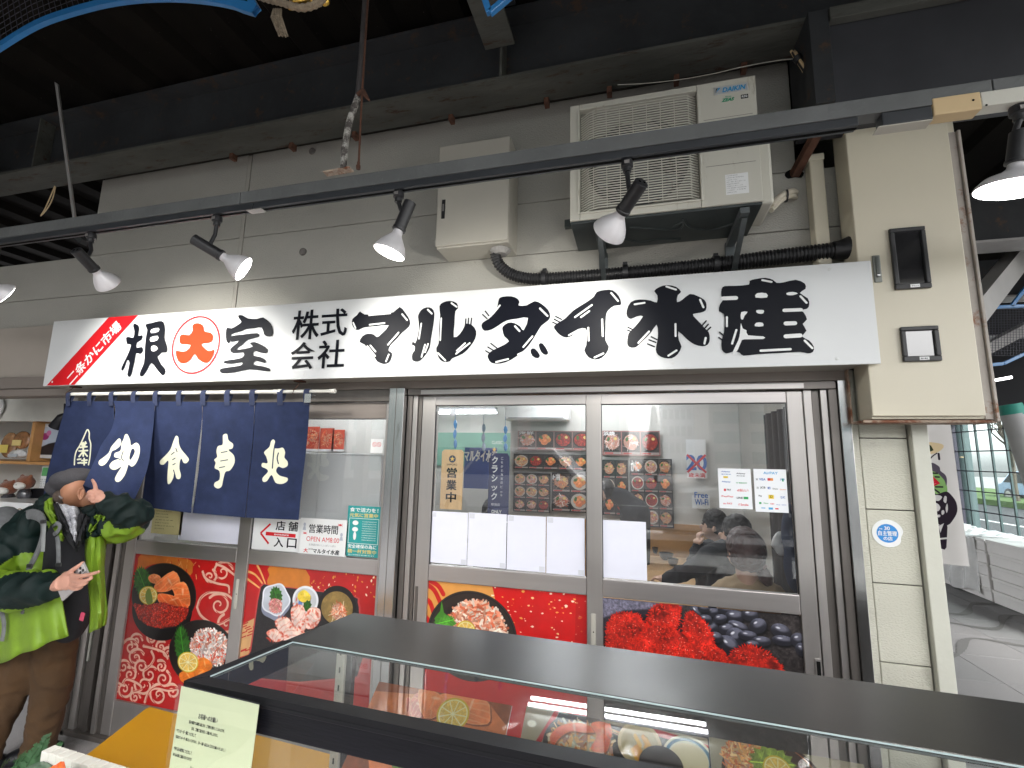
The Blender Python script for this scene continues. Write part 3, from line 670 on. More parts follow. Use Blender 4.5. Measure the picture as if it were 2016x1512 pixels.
shape('character_da', [[(1420,295),(1450,282),(1500,280),(1540,295),(1555,320),(1548,340),(1600,340),(1655,312),(1700,330),(1745,370),(1758,410),(1745,440),(1700,475),(1665,530),(1620,600),(1570,650),(1500,700),(1430,725),(1370,720),(1350,695),(1345,670),(1370,642),(1430,612),(1485,578),(1455,545),(1443,505),(1445,480),(1480,455),(1520,457),(1560,480),(1582,505),(1612,422),(1540,428),(1470,440),(1420,470),(1370,500),(1325,508),(1305,485),(1310,455),(1350,430),(1390,390),(1410,340)],
      [(1628,635),(1655,625),(1690,670),(1675,690),(1640,675)], [(1682,600),(1708,592),(1745,650),(1730,668),(1700,650)]], m_ink, 2, tr=rB,
      bl=[((1310,400),(1340,428)),((1328,378),(1352,408)),((1330,640),(1368,662)),((1345,615),(1388,642)),((1365,592),(1405,622))],
      strokes=[((1425,340),(1380,395)),((1690,360),(1740,410)),((1525,478),(1555,510)),((1400,715),(1480,695)),((1640,545),(1580,615)),((1675,535),(1640,595)),((1600,640),(1545,665))])
shape('character_i', [[(185,318),(240,305),(290,308),(330,345),(345,385),(340,405),(300,410),(260,440),(245,480),(243,560),(243,640),(265,680),(250,720),(215,755),(175,765),(130,750),(102,705),(115,670),(118,600),(112,560),(60,565),(20,608),(-20,620),(-60,602),(-85,575),(-100,548),(-70,522),(-20,490),(30,440),(110,390),(165,350)]], m_ink, 2,
      bl=[((-108,518),(-72,535)),((-98,498),(-60,518)),((-88,480),(-48,500))],
      strokes=[((280,325),(325,378)),((152,405),(40,485)),((135,445),(80,485)),((220,500),(224,610)),((128,555),(131,640)),((228,725),(170,752)),((65,570),(0,605))])
shape('character_sui', [[(565,312),(600,285),(650,273),(710,285),(742,318),(720,340),(715,385),(750,370),(800,332),(850,345),(895,370),(910,400),(905,440),(870,455),(820,465),(840,495),(870,525),(900,560),(925,585),(932,630),(920,665),(885,678),(830,665),(780,630),(725,580),(728,640),(745,680),(720,730),(680,757),(630,755),(590,735),(575,700),(585,640),(590,590),(580,535),(540,590),(490,640),(440,685),(395,680),(385,650),(390,610),(400,585),(440,545),(490,480),(450,480),(410,497),(385,480),(383,440),(410,385),(470,368),(540,375),(582,388),(585,340)]], m_ink, 2,
      bl=[((385,570),(418,582)),((390,552),(422,567)),((878,545),(908,510)),((893,565),(922,532)),((908,580),(937,552)),((530,635),(575,652)),((545,615),(583,634)),((520,662),(565,680))],
      strokes=[((645,282),(708,303)),((868,370),(890,420)),((435,400),(500,390)),((705,530),(706,610)),((530,580),(460,655)),((905,622),(897,660)),((712,705),(658,740))])
shape('character_san', [[(1010,300),(1030,280),(1100,278),(1190,270),(1195,245),(1240,232),(1300,225),(1350,238),(1375,258),(1420,255),(1500,238),(1560,262),(1565,298),(1528,325),(1580,360),(1590,400),(1575,430),(1520,440),(1550,450),(1575,500),(1547,530),(1572,575),(1542,612),(1590,640),(1620,680),(1615,715),(1580,725),(1530,715),(1400,722),(1250,730),(1155,740),(1130,720),(1100,712),(1080,715),(1040,725),(1012,700),(1010,640),(1025,590),(1030,520),(1025,465),(993,445),(1000,400),(1020,370),(1008,345)]], m_ink, 2,
      bl=[((997,585),(1022,607)),((992,620),(1017,638))],
      holes=[[(1138,525),(1150,560),(1175,572),(1185,605),(1285,612),(1285,630),(1160,632),(1140,648),(1118,700),(1105,716),(1092,735),(1085,712),(1120,640),(1132,590)], [(1235,355),(1245,327),(1305,327),(1310,355)], [(1440,325),(1480,318),(1515,328),(1480,340),(1445,338)], [(1240,440),(1265,437),(1290,440),(1285,460),(1262,462),(1243,455)], [(1140,452),(1182,450),(1162,475),(1152,500),(1138,495)], [(1230,545),(1240,522),(1280,522),(1285,545)]],
      strokes=[((1020,361),(1105,358),2),((1425,440),(1535,436),1.7),((1435,527),(1495,525),2),((1435,612),(1530,606),2),((1280,240),(1340,252)),((1532,347),(1572,390)),((1045,485),(1045,545)),((1108,570),(1080,660)),((1270,707),(1465,697),1.2),((1560,640),(1610,690))])
shape('character_ne', [[(685,258),(712,272),(718,300),(712,340),(740,335),(735,365),(705,385),(702,420),(735,412),(745,440),(725,460),(700,455),(690,500),(670,590),(655,612),(640,595),(655,520),(640,500),(625,540),(610,570),(600,552),(640,470),(665,400),(640,395),(632,352),(655,348),(680,352),(688,310),(680,280)],
      [(760,265),(800,255),(850,242),(880,250),(890,300),(885,350),(895,385),(905,420),(900,450),(870,450),(850,470),(840,480),(865,530),(890,560),(888,590),(870,600),(835,560),(800,520),(775,560),(745,605),(725,605),(725,580),(750,520),(755,460),(758,400),(765,340),(772,300)]], m_ink, 2, tr=rA,
      holes=[[(800,297),(848,288),(846,312),(798,322)],[(795,350),(842,340),(840,368),(795,378)],[(800,410),(825,405),(842,425),(820,442),(800,438)]])
shape('character_muro', [[(1375,205),(1400,203),(1440,225),(1500,228),(1540,218),(1590,260),(1605,300),(1600,340),(1570,345),(1545,330),(1530,285),(1480,290),(1430,295),(1395,310),(1330,330),(1325,370),(1310,390),(1295,370),(1292,320),(1300,285),(1330,290),(1380,262),(1395,245),(1378,222)],
      [(1320,345),(1400,332),(1500,322),(1510,347),(1440,365),(1400,400),(1360,430),(1420,425),(1470,410),(1450,390),(1480,380),(1530,400),(1570,430),(1560,455),(1520,450),(1480,440),(1475,470),(1520,480),(1555,500),(1550,520),(1490,505),(1475,530),(1530,540),(1580,555),(1585,575),(1540,572),(1450,562),(1350,582),(1270,588),(1252,570),(1265,555),(1330,545),(1390,535),(1400,515),(1330,525),(1280,520),(1285,505),(1350,495),(1405,480),(1408,450),(1340,455),(1320,430),(1350,400),(1380,370),(1330,380)]], m_ink, 2, tr=rA)
shape('character_dai', [[(1080,262),(1110,256),(1140,272),(1150,310),(1190,318),(1208,345),(1195,380),(1160,388),(1130,395),(1150,420),(1180,440),(1215,430),(1205,475),(1180,510),(1150,518),(1110,495),(1085,460),(1055,500),(1015,522),(975,505),(960,440),(990,442),(1030,440),(1060,400),(1000,395),(985,375),(990,340),(1010,330),(1050,335),(1072,305),(1070,280)]], m_orange, 2, tr=rA)
yc = nly(); L0, R0 = P(*rA([(936, 402)])[0], y=yc), P(*rA([(1250, 398)])[0], y=yc); T0, B0 = P(*rA([(1110, 209)])[0], y=yc), P(*rA([(1078, 592)])[0], y=yc)
cc, rx_, rz_ = (L0 + R0) / 2, (R0[0] - L0[0]) / 2, (T0[2] - B0[2]) / 2; cc[2] = (T0[2] + B0[2]) / 2
mb = MB(); n_ = 64
for k in range(n_):
    t0, t1 = 2 * math.pi * k / n_, 2 * math.pi * (k + 1) / n_
    mb.poly([cc + np.array((rx_ * q * math.cos(t), 0, rz_ * q * math.sin(t))) for q, t in ((.945, t0), (1, t0), (1, t1), (.945, t1))])
mb.build('ring', m_red, sg, fix=False)
for ch, (p0, p1) in {'株': ((64, 378), (222, 560)), '式': ((252, 370), (408, 538)), '会': ((50, 588), (190, 760)), '社': ((230, 575), (390, 752))}.items():
    q0, q1 = rB([p0, p1]); ptext('small_character', ch, m_ink, sg, q0, q1, nly(.00003), .012)

lw_ = thing('side_wall', 'added unseen dark wall blocking daylight from the left side of the canopy', 'wall', (-6.6, -2.4, 0)); boxo('face', mat('daylight_screen_dark', (.10, .09, .08), .8), lw_, -6.75, -6.6, -5.2, .95, 0, 3.9, bevel=0)  # added wall out of view, cuts the daylight from the left

t = thing('hanger_rod', 'thin dark rod hanging at the far left under the blue arch', 'rod', P(150, 470, y=-.5)); MB().bar(P(98, 60, y=-.5), P(152, 468, y=-.36), .014, .014).build('rod', m_pale, t); MB().bar(P(140, 450, y=-.36), P(166, 478, y=-.34), .05, .03).build('foot', m_beam, t)
# ================================================================= LIGHTING RAIL AND LAMPS
m_rail = mat('rail_paint', (.115, .12, .12), .5, var=.2, vs=4, bump=.2, bs=50, dirt=(.5, .5, .48), dirts=60, dirta=.655)
m_trk = mat('track_dark', (.03, .033, .038), .4, var=.2)
rl = thing('lighting_rail', 'long grey steel rail carrying the spotlights in front of the sign', 'rail', (-.9, -.9, 2.63))
RY = -.9
for x0, x1 in ((-3.9, -1.502), (-1.499, .93), (.933, 1.9)): boxo('channel', m_rail, rl, x0, x1, RY, RY + .045, 2.618, 2.668, bevel=.002)
for x0, x1 in ((-3.9, -1.44), (-1.437, .62)): boxo('track', m_trk, rl, x0, x1, RY + .004, RY + .038, 2.592, 2.6175, bevel=.002)
MB().box(-3.9, .62, RY + .016, RY + .026, 2.5905, 2.5918).build('slot', m_dark, rl)
boxo('track_joiner', m_alu, rl, -1.47, -1.40, RY + .006, RY + .036, 2.5885, 2.5915, bevel=0)
def onrail(u): return P(u, 215, y=RY)[0]
xa, xb, xc, xd = onrail(1735), onrail(1836), onrail(1934), onrail(2016)
MB().box(xa, xb, RY + .0, RY + .04, 2.578, 2.616).build('feed_box', m_trk, rl, bevel=.003)
boxo('feed_box_cover', m_creamg, rl, xa - .01, xb - .001, RY + .002, RY + .038, 2.5745, 2.5775, bevel=0)
m_ivory = mat('aged_ivory', (.58, .43, .24), .5, var=.08)
MB().box(xb + .001, xc, RY - .002, RY + .04, 2.585, 2.636).build('connector', m_ivory, rl, bevel=.003)
MB().box(xc + .001, 1.9, RY - .001, RY + .038, 2.592, 2.634).build('track_white', mat('track_ivory', (.55, .54, .48), .4), rl, bevel=.002)
for u, v in ((1916, 197), (1942, 207)): 
    c = P(u, v, y=RY - .0025); MB().lathe((c[0], RY - .0025, min(c[2], 2.62)), (0, -1, 0), [(.003, 0), (.003, .0006)], 8).build('screw', m_dark, rl)
# hanger pipe and rod
hp = thing('hanger_pipe', 'bent pipe with peeling white paint holding the lighting rail', 'pipe', (-1.02, -.87, 2.67))
m_peel = mat('peeling_white', (.40, .39, .36), .7, var=.3, vs=30, dirt=(.07, .06, .055), dirts=26, dirta=.47, bump=.4, bs=80)
HY = -.87
pp = [P(u, v, y=HY) for u, v in ((676, 332), (679, 290), (688, 240), (700, 205), (706, 188))]
MB().tube(smooth(pp, 4, False), .0125, 10).build('pipe', m_peel, hp, True)
MB().tube([P(706, 188, y=HY), P(712, 120, y=HY), P(720, 0, y=HY), P(727, -60, y=HY)], .0125, 10).build('upper_pipe', mat('pipe_dark', (.06, .055, .055), .6, var=.3, vs=20), hp, True)
MB().bar(P(640, 342, y=HY + .01), P(692, 333, y=HY + .01), .03, .006).build('foot_plate', mat('rusty_plate', (.45, .36, .28), .7, var=.3, vs=40, dirt=(.22, .06, .02), dirts=30, dirta=.5), hp)
MB().tube([P(704, 186, y=HY - .01), P(714, 180, y=HY - .015), P(727, 198, y=HY - .01)], [.008, .012, .004], 8).build('clamp', m_rust, hp, True)
rr = thing('rusty_rod', 'thin rusty rod beside the peeling hanger pipe', 'rod', (-.97, -.88, 2.67))
MB().tube([P(706, 325, y=-.885), P(712, 200, y=-.885), P(718, 100, y=-.885), P(727, -50, y=-.885)], .004, 8).build('rod', m_rust, rr, True)
MB().lathe(P(705, 333, y=-.885), (0, 0, 1), [(.008, 0), (.009, .004), (.009, .014), (.006, .016), (.006, .028)], 6).build('nut', m_rust, rr)
# lamps
m_silver = mat('lamp_silver', (.74, .72, .74), .42, metal=.25, var=.08, vs=6)
m_bulb = emis('lamp_face', (1, .985, .94), 7)
def spot(label, um, A, ay, B, by, rf=.056, power=7.2, size=115, group='spotlights on the lighting rail', zm=2.589):
    m_ = P(um[0], um[1], y=RY + .021); mx = m_[0]; A = P(*A, y=ay); B = P(*B, y=by); d = B - A; L = np.linalg.norm(d); d /= L
    t = thing('spotlight', label, 'spotlight', (mx, RY + .021, zm), group)
    MB().lathe((mx, RY + .021, zm), (0, 0, -1), [(.017, 0), (.019, .006), (.019, .022), (.013, .026), (.013, .040)], 16).build('rail_adapter', m_black, t, True)
    boxo('adapter_label', m_alul, t, mx - .008, mx + .008, RY + .0008, RY + .0016, zm - .02, zm - .009, bevel=0)
    J = A + d * L * .30
    MB().tube([(mx, RY + .021, zm - .036), (mx * .7 + J[0] * .3, RY + .021, (zm - .036) * .6 + J[2] * .4), J + np.array((0, 0, .004))], .0075, 10).build('stem', m_black, t, True)
    s_ = MB().lathe(A, d, [(.018, 0), (.0215, .002), (.0215, L * .50), (.0235, L * .51), (.0235, L * .56), (.017, L * .565)], 20).build('socket', m_black, t, True)
    w_ = np.cross(d, (0, 0, 1.)); w_ /= np.linalg.norm(w_)
    for k in (-1, 1): MB().lathe(A + w_ * .008 * k - d * .0004, -d, [(.0045, 0), (.0045, .0006)], 8).build('vent_hole', m_dark, s_)
    b0 = A + d * L * .565; LB = L * .435
    MB().lathe(b0, d, [(.0165, 0), (.018, LB * .18), (.020, LB * .22), (.030, LB * .38), (rf * .80, LB * .62), (rf * .96, LB * .85), (rf, LB * .97), (rf * .97, LB)], 28, cap=False).build('reflector', m_silver, t, True)
    f0 = A + d * L
    MB().lathe(f0 - d * .0025, d, [(rf * .965, 0), (rf * .9, .004), (rf * .5, .009), (.001, .011)], 28).build('lamp_face', m_bulb, t, True)
    ld = bpy.data.lights.new('lamp_light', 'SPOT'); ld.energy = power; ld.spot_size = math.radians(size); ld.spot_blend = .55; ld.shadow_soft_size = .045; ld.color = (1, .97, .90)
    lo = bpy.data.objects.new('lamp_light', ld); COL.objects.link(lo); lo.parent = t; lo.location = tuple(f0 + d * .016 - wloc(t)); lo.rotation_euler = Vector(-d).to_track_quat('Z', 'Y').to_euler()
    return t
spot('spotlight at the far left edge, only its bulb in view', (-90, 478), (-62, 538), -.93, (12, 580), -.80)
spot('spotlight aimed down above the red diagonal band of the sign', (182, 452), (149, 492), -.96, (214, 560), -.80, .052)
spot('spotlight whose bulb points right, above the noren characters', (430, 414), (380, 470), -.93, (480, 530), -.82, .054)
spot('spotlight with its glowing face in view, left of the grey junction box', (786, 366), (808, 398), -.88, (766, 498), -.90, .056)
spot('spotlight hanging in front of the air conditioner', (1234, 302), (1264, 358), -.98, (1198, 458), -.84, .056)
spot('big spotlight at the right edge beside the cream cabinet', (2000, 190), (2010, 258), -.965, (1996, 372), -.945, .076, zm=2.592)

# ================================================================= THINGS ON THE UPPER WALL
# junction box
jb = thing('junction_box', 'grey-cream metal junction box with a latch on the siding above the sign', 'electrical box', (-.79, -.18, 2.71))
boxo('body', m_creamg, jb, -.985, -.598, -.172, -.002, 2.705, 3.28, bevel=.004)
boxo('lid', m_creamg, jb, -.985, -.598, -.188, -.1735, 2.712, 3.274, bevel=.004)
lt = MB().box(-.957, -.938, -.192, -.1885, 2.86, 2.965).build('latch', m_black, jb, bevel=.004); boxo('pin', m_alu, lt, -.952, -.943, -.194, -.1925, 2.90, 2.94, bevel=.001)
MB().lathe((-.66, -.10, 2.704), (0, 0, -1), [(.05, 0), (.055, .006), (.045, .02), (.035, .03)], 14).build('putty', mat('putty', (.30, .29, .28), .8, bump=.8, bs=60), jb, True)
# corrugated conduit
def corrug(name, label, pts, r0, r1):
    t = thing(name, label, 'conduit', pts[0]); P_ = smooth(pts, 24, False); P_ = np.array(P_); L = np.r_[0, np.cumsum(np.linalg.norm(np.diff(P_, axis=0), axis=1))]
    n = int(L[-1] / .0145) * 4; s_ = np.linspace(0, L[-1], n); q = np.array([[np.interp(a, L, P_[:, i]) for i in range(3)] for a in s_])
    rad = [(r0 + (r1 - r0) * k / n) * (1.0 if (k % 4) in (0, 1) else .84) for k in range(n)]
    MB().tube(q, rad, 14).build('sleeve', m_black, t, True); return t
cy = -.055
cp = [P(975, 498, y=-.10), P(984, 522, y=-.08), P(1010, 541, y=-.06), P(1050, 549, y=cy), P(1120, 546, y=cy), P(1230, 538, y=cy), P(1400, 522, y=cy), P(1540, 505, y=cy), P(1655, 492, y=-.07)]
cdt = corrug('corrugated_conduit', 'black corrugated conduit running along the top of the sign to the cabinet', cp, .030, .037)
e = P(1655, 492, y=-.07); MB().tube([e + (-.03, 0, 0), e, e + (.035, -.01, .004), e + (.05, -.015, .006)], [.038, .042, .05, .056], 14).build('end_boot', m_black, cdt, True)
for u, v in ((1072, 549), (1231, 537), (1410, 521)):
    c = P(u, v, y=cy); MB().tube([c - (.012, 0, 0), c + (.012, 0, 0)], .041, 16).build('clamp', m_black, cdt, True); 
    o = MB().box(c[0] - .011, c[0] + .011, -.06, -.004, c[2] + .036, c[2] + .056).build('clamp_ear', m_black, cdt, bevel=.003)
# air conditioner
ac = thing('air_conditioner', 'cream outdoor air conditioner unit with a round fan grille on wall brackets', 'air conditioner', (.12, -.2, 2.68))
m_ac = mat('ac_cream', (.56, .545, .48), .42, var=.04, vs=2, bump=.03, bs=200, dirt=(.33, .29, .22), dirts=6, dirta=.62, stretch=(3, 3, .5))
AX0, AX1, AZ0, AZ1, AY0, AY1 = -.268, .508, 2.685, 3.25, -.35, -.055
gx0, gx1, gz0, gz1 = AX0 + .045, .276, AZ0 + .035, AZ1 - .035
b_ = MB(); b_.box(AX0, gx0 - .001, AY0, AY1, AZ0, AZ1); b_.box(gx1 + .001, AX1, AY0, AY1, AZ0, AZ1); b_.box(gx0, gx1, AY0, AY1, AZ0, gz0 - .001); b_.box(gx0, gx1, AY0, AY1, gz1 + .001, AZ1)
me_ = MB().box(AX0, AX1, AY0 + .004, AY1, AZ0, AZ1)
b_.build('casing', m_ac, ac, bevel=.003)
boxo('fan_cavity', m_dark, ac, gx0, gx1, AY0 + .13, AY0 + .135, gz0, gz1, bevel=0)
cxf, czf = (gx0 + gx1) / 2 + .0, (gz0 + gz1) / 2; rF = .235
sh = MB(); N_ = 48
ring = [(cxf + rF * math.cos(2 * math.pi * k / N_), czf + rF * math.sin(2 * math.pi * k / N_)) for k in range(N_)]
def rect_r(t):
    c, s_ = math.cos(t), math.sin(t); hx, hz = (gx1 - gx0) / 2, (gz1 - gz0) / 2; k = min(hx / max(abs(c), 1e-6), hz / max(abs(s_), 1e-6)); return (cxf + c * k, czf + s_ * k)
vs = []; 
for k in range(N_):
    t = 2 * math.pi * k / N_; r_ = rect_r(t); rr2 = min(rF, math.hypot(r_[0] - cxf, r_[1] - czf) - .001); vs += [(cxf + rr2 * math.cos(t), AY0 + .022, czf + rr2 * math.sin(t)), (r_[0], AY0 + .022, r_[1]), (cxf + rr2 * .93 * math.cos(t), AY0 + .075, czf + rr2 * .93 * math.sin(t))]
sh.add(vs, [(3 * k, 3 * k + 1, 3 * ((k + 1) % N_) + 1, 3 * ((k + 1) % N_)) for k in range(N_)] + [(3 * k, 3 * ((k + 1) % N_), 3 * ((k + 1) % N_) + 2, 3 * k + 2) for k in range(N_)])
sh.build('fan_shroud', mat('shroud_grey', (.22, .21, .18), .6), ac, fix=False)
for k in range(3):
    t = k * 2.094 + .4; bl_ = MB(); pts = []
    for a_ in (0, .35, .7, 1.0, 1.25): pts.append((cxf + .20 * math.cos(t + a_) * (1 if a_ > .1 else .9), AY0 + .10 - .03 * a_, czf + .20 * math.sin(t + a_)))
    pts += [(cxf + .05 * math.cos(t + .9), AY0 + .085, czf + .05 * math.sin(t + .9)), (cxf + .05 * math.cos(t + .2), AY0 + .10, czf + .05 * math.sin(t + .2))]
    bl_.poly(pts).build('fan_blade', mat('fan_grey', (.10, .10, .10), .6), ac, fix=False)
MB().lathe((cxf, AY0 + .11, czf), (0, -1, 0), [(.05, 0), (.05, .03), (.03, .04)], 20).build('fan_hub', mat('fan_grey', (.10, .10, .10), .6), ac, True)
gr = MB(); z = gz0 + .012
while z < gz1 - .008:
    pts = []
    for q in np.linspace(0, 1, 14):
        xx = gx0 + .004 + (gx1 - gx0 - .008) * q; bow = .028 * (1 - (1 - min(1, q / .14)) ** 2) * (1 - (1 - min(1, (1 - q) / .10)) ** 2); dz = -.010 * (1 - min(1, q / .12)) * 1.0
        pts.append((xx, AY0 + .022 - bow, z + dz))
    gr.tube(pts, .0031, 5); z += .0118
for q in np.linspace(.12, .93, 8):
    xx = gx0 + (gx1 - gx0) * q; gr.bar((xx, AY0 - .004, gz0 + .008), (xx, AY0 - .004, gz1 - .008), .003, .003, up=(0, 1, 0))
gr.build('grille', m_ac, ac, kind='stuff')
fb = MB()
for x0, x1, z0, z1 in ((gx0 - .012, gx1 + .012, gz1, gz1 + .008), (gx0 - .012, gx1 + .012, gz0 - .008, gz0)): pass
MB().box(gx0 - .009, gx0 - .001, AY0 - .008, AY0 - .0005, gz0 - .008, gz1 + .008).build('grille_frame', m_ac, ac, bevel=.002); MB().box(gx1 + .001, gx1 + .012, AY0 - .008, AY0 - .0005, gz0 - .008, gz1 + .008).build('grille_frame', m_ac, ac, bevel=.002)
MB().box(gx0, gx1, AY0 - .008, AY0 - .0005, gz0 - .009, gz0 - .001).build('grille_frame', m_ac, ac, bevel=.002); MB().box(gx0, gx1, AY0 - .008, AY0 - .0005, gz1 + .001, gz1 + .009).build('grille_frame', m_ac, ac, bevel=.002)
for zz_ in (3.075, 2.935, 2.86): boxo('panel_seam', m_gap, ac, .30, .49, AY0 - .0006, AY0 - .0002, zz_, zz_ + .0016, bevel=0)
boxo('valve_cover', m_ac, ac, AX1 + .001, AX1 + .055, -.30, -.085, 2.70, 2.99, bevel=.012); boxo('hand_grip', m_ac, ac, AX1 + .001, AX1 + .022, -.26, -.12, 3.02, 3.14, bevel=.008)
m_bz = mat('galvanised_dark', (.06, .07, .07), .35, metal=.4, var=.3, vs=5)
base_ = boxo('base_pan', m_bz, ac, AX0 + .002, AX1 - .002, AY0 + .006, AY1 - .003, AZ0 - .012, AZ0 - .0008, bevel=.002)
for k, (px0, pts) in enumerate(((0, [(1240, 446), (1330, 452), (1345, 436), (1325, 447)]), (1, [(1345, 430), (1358, 446), (1400, 452), (1445, 440)]), (2, [(1230, 470), (1260, 476), (1300, 470), (1340, 470)]))):
    q = [P(u, v, z=AZ0 - .013) for u, v in pts]; MB().tube(smooth(q, 4, False), .006, 6).build('pressed_rib', m_bz, base_, True)
def acp(u, v): return P(u, v, y=AY0 - .001)
a, b = acp(1404, 166), acp(1468, 158)
ax_ = b - a; ax_ /= np.linalg.norm(ax_)
yb = AY0 - .0006
boxo('badge', mat('badge_silver', (.62, .63, .63), .3, metal=.3), ac, .345, .478, AY0 - .002, AY0 - .0002, 3.185, 3.222, bevel=.001)
letter('brand_lettering', 'DAIKIN', mat('brand_blue', (.01, .30, .62), .3), ac, (.378, AY0 - .0025, 3.192), (1, 0, 0), (0, 0, 1), .092, .022, .03, shear=.25)
MB().poly([(.350, AY0 - .0025, 3.193), (.356, AY0 - .0025, 3.216), (.362, AY0 - .0025, 3.216)]).build('brand_mark', m_ink, ac, fix=False); MB().poly([(.352, AY0 - .0024, 3.192), (.3635, AY0 - .0024, 3.216), (.372, AY0 - .0024, 3.216)]).build('brand_mark', mat('brand_blue', (.01, .30, .62), .3), ac, fix=False)
letter('series_lettering', 'ZEAS', mat('series_green', (.0, .28, .13), .3), ac, (.372, AY0 - .0008, 3.148), (1, 0, 0), (0, 0, 1), .052, .016, .05, shear=.35)
letter('series_lettering', 'Eco', mat('series_green', (.0, .28, .13), .3), ac, (.39, AY0 - .0008, 3.167), (1, 0, 0), (0, 0, 1), .022, .007, .02)
boxo('refrigerant_tag', m_ink, ac, .449, .477, AY0 - .0009, AY0 - .0002, 3.150, 3.168, bevel=0); letter('refrigerant_lettering', 'R32', m_white, ac, (.452, AY0 - .0014, 3.154), (1, 0, 0), (0, 0, 1), .022, .010, .03)
boxo('rating_label', m_white, ac, .372, .458, AY0 - .0009, AY0 - .0002, 2.725, 2.815, bevel=0)
rs = random.Random(3)
for i in range(9): letter('label_text', ''.join(rs.choice('0123456789 .:ー形式電源冷房暖房') for _ in range(16)), m_greyink, ac, (.376, AY0 - .0014, 2.806 - i * .0092), (1, 0, 0), (0, 0, 1), rs.uniform(.035, .076), .0045)
brs = []
for k, (u, lab) in enumerate(((1188, 'left galvanised wall bracket under the air conditioner'), (1438, 'right galvanised wall bracket under the air conditioner'))):
    xx = P(u, 500, y=-.02)[0]; bt = thing('wall_bracket', lab, 'bracket', (xx, -.02, 2.5), 'air conditioner brackets'); m_g = mat('galvanised', (.13, .145, .15), .4, metal=.6, var=.25, vs=8)
    MB().box(xx - .022, xx + .022, -.028, -.004, 2.46, 2.665).build('upright', m_g, bt, bevel=.002)
    MB().bar((xx, -.02, 2.655), (xx, -.345, 2.655), .036, .026).build('arm', m_g, bt, bevel=.002)
    MB().bar((xx + .004, -.03, 2.50), (xx + .004, -.31, 2.64), .022, .014).build('strut', m_g, bt, bevel=.001)
    for zz_ in (2.50, 2.56): MB().lathe((xx, -.0285, zz_), (0, -1, 0), [(.007, 0), (.007, .005)], 6).build('bolt', m_g, bt)
MB().box(-.33, -.27, -.10, -.07, 2.79, 2.83).build('side_bracket', m_bz, ac, bevel=.002)
# refrigerant pipes into the wall
pp_ = thing('refrigerant_pipes', 'taped cream pipes from the air conditioner into the siding', 'pipe', P(1540, 390, y=-.05))
for k in range(2):
    q = [P(1518, 405 + k * 9, y=-.17), P(1540, 385 + k * 8, y=-.12), P(1558, 377 + k * 9, y=-.06), P(1566, 379 + k * 10, y=-.0)]
    MB().tube(smooth(q, 4, False), .014 - .003 * k, 8).build('pipe', mat('pipe_tape', (.50, .46, .38), .5), pp_, True)
c = P(1548, 386, y=-.10); MB().tube([c + (-.003, .0, -.0), c + (.003, 0, .0)], .028, 10).build('tie', m_black, pp_, True)
pc = thing('pipe_cover', 'slim cream pipe cover standing on the siding between the air conditioner and the cabinet', 'pipe cover', P(1600, 400, y=-.06))
a, b = P(1592, 300, y=-.07)[0], P(1620, 300, y=-.07)[0]
MB().box(a, b, -.07, -.004, 2.47, 3.02).build('cover', m_cream, pc, bevel=.006); boxo('collar', m_cream, pc, a - .003, b + .003, -.074, -.003, 3.0, 3.03, bevel=.002)
# wire along the beam, cable bundle
wr = thing('loose_wire', 'thin white wire sagging under the beam above the air conditioner', 'wire', P(1300, 160, y=-.12))
MB().tube(smooth([P(u, v, y=-.16) for u, v in ((1216, 167), (1260, 165), (1330, 158), (1400, 146), (1470, 130), (1540, 118), (1572, 116))], 5, False), .0022, 5).build('wire', mat('wire_white', (.5, .48, .42), .5), wr, True)
cb = thing('cable_bundle', 'taped bundle of old cables hanging right of the air conditioner', 'cable', P(1585, 150, y=-.2))
for k in range(4):
    q = [P(u + (k - 1.5) * 3, v + (k % 2) * 3, y=-.25 - .006 * k) for u, v in ((1562, 100), (1572, 118), (1586, 140), (1594, 165), (1600, 190), (1610, 215))]
    MB().tube(smooth(q, 4, False), .006, 6).build('cable', [m_ivory, m_black, mat('cable_tan', (.30, .22, .14), .6), m_ivory][k], cb, True)
for u, v in ((1571, 116), (1598, 176)): c = P(u, v, y=-.26); MB().tube([c - (.006, 0, -.010), c + (.006, 0, -.010)], .018, 10).build('tape', m_black, cb, True)
wl_ = thing('hanging_wire', 'loop of thin wire hanging at the left end of the steel beam', 'wire', P(100, 400, y=-.2))
MB().tube(smooth([P(u, v, y=-.25) for u, v in ((108, 366), (98, 390), (88, 412), (80, 425), (92, 412), (103, 392), (109, 368))], 4, False), .0035, 5).build('wire', m_ivory, wl_, True)

# ================================================================= METER CABINET
CYF = -.165
c0, c1 = P(1719, 825.5, y=CYF), P(1943, 824, y=CYF); cR = P(1972, 835, y=CYF)[0]; cL = P(1687, 834, y=-.09)[0]; zb = c0[2]
mc = thing('meter_cabinet', 'tall cream steel meter cabinet with two black-rimmed windows at the right end of the sign', 'cabinet', ((c0[0] + c1[0]) / 2, CYF, zb))
CX0, CX1 = c0[0], c1[0]
boxo('body', m_cream, mc, CX0 + .002, CX1 + .03, -.148, -.03, zb + .002, 3.12, bevel=.003)
boxo('door', m_cream, mc, CX0, CX1, CYF, -.1495, zb + .012, 3.115, bevel=.004)
m_wbar = mat('weathered_steel', (.40, .36, .32), .55, var=.12, vs=8, dirt=(.22, .085, .03), dirts=7, dirta=.56, bump=.1)
boxo('edge_bar', m_wbar, mc, CX1 + .003, CX1 + .030, CYF + .012, -.149, zb, 3.0, bevel=.002)
boxo('edge_bar', m_wbar, mc, CX1 + .032, cR, CYF + .002, -.06, zb - .008, 3.0, bevel=.002)
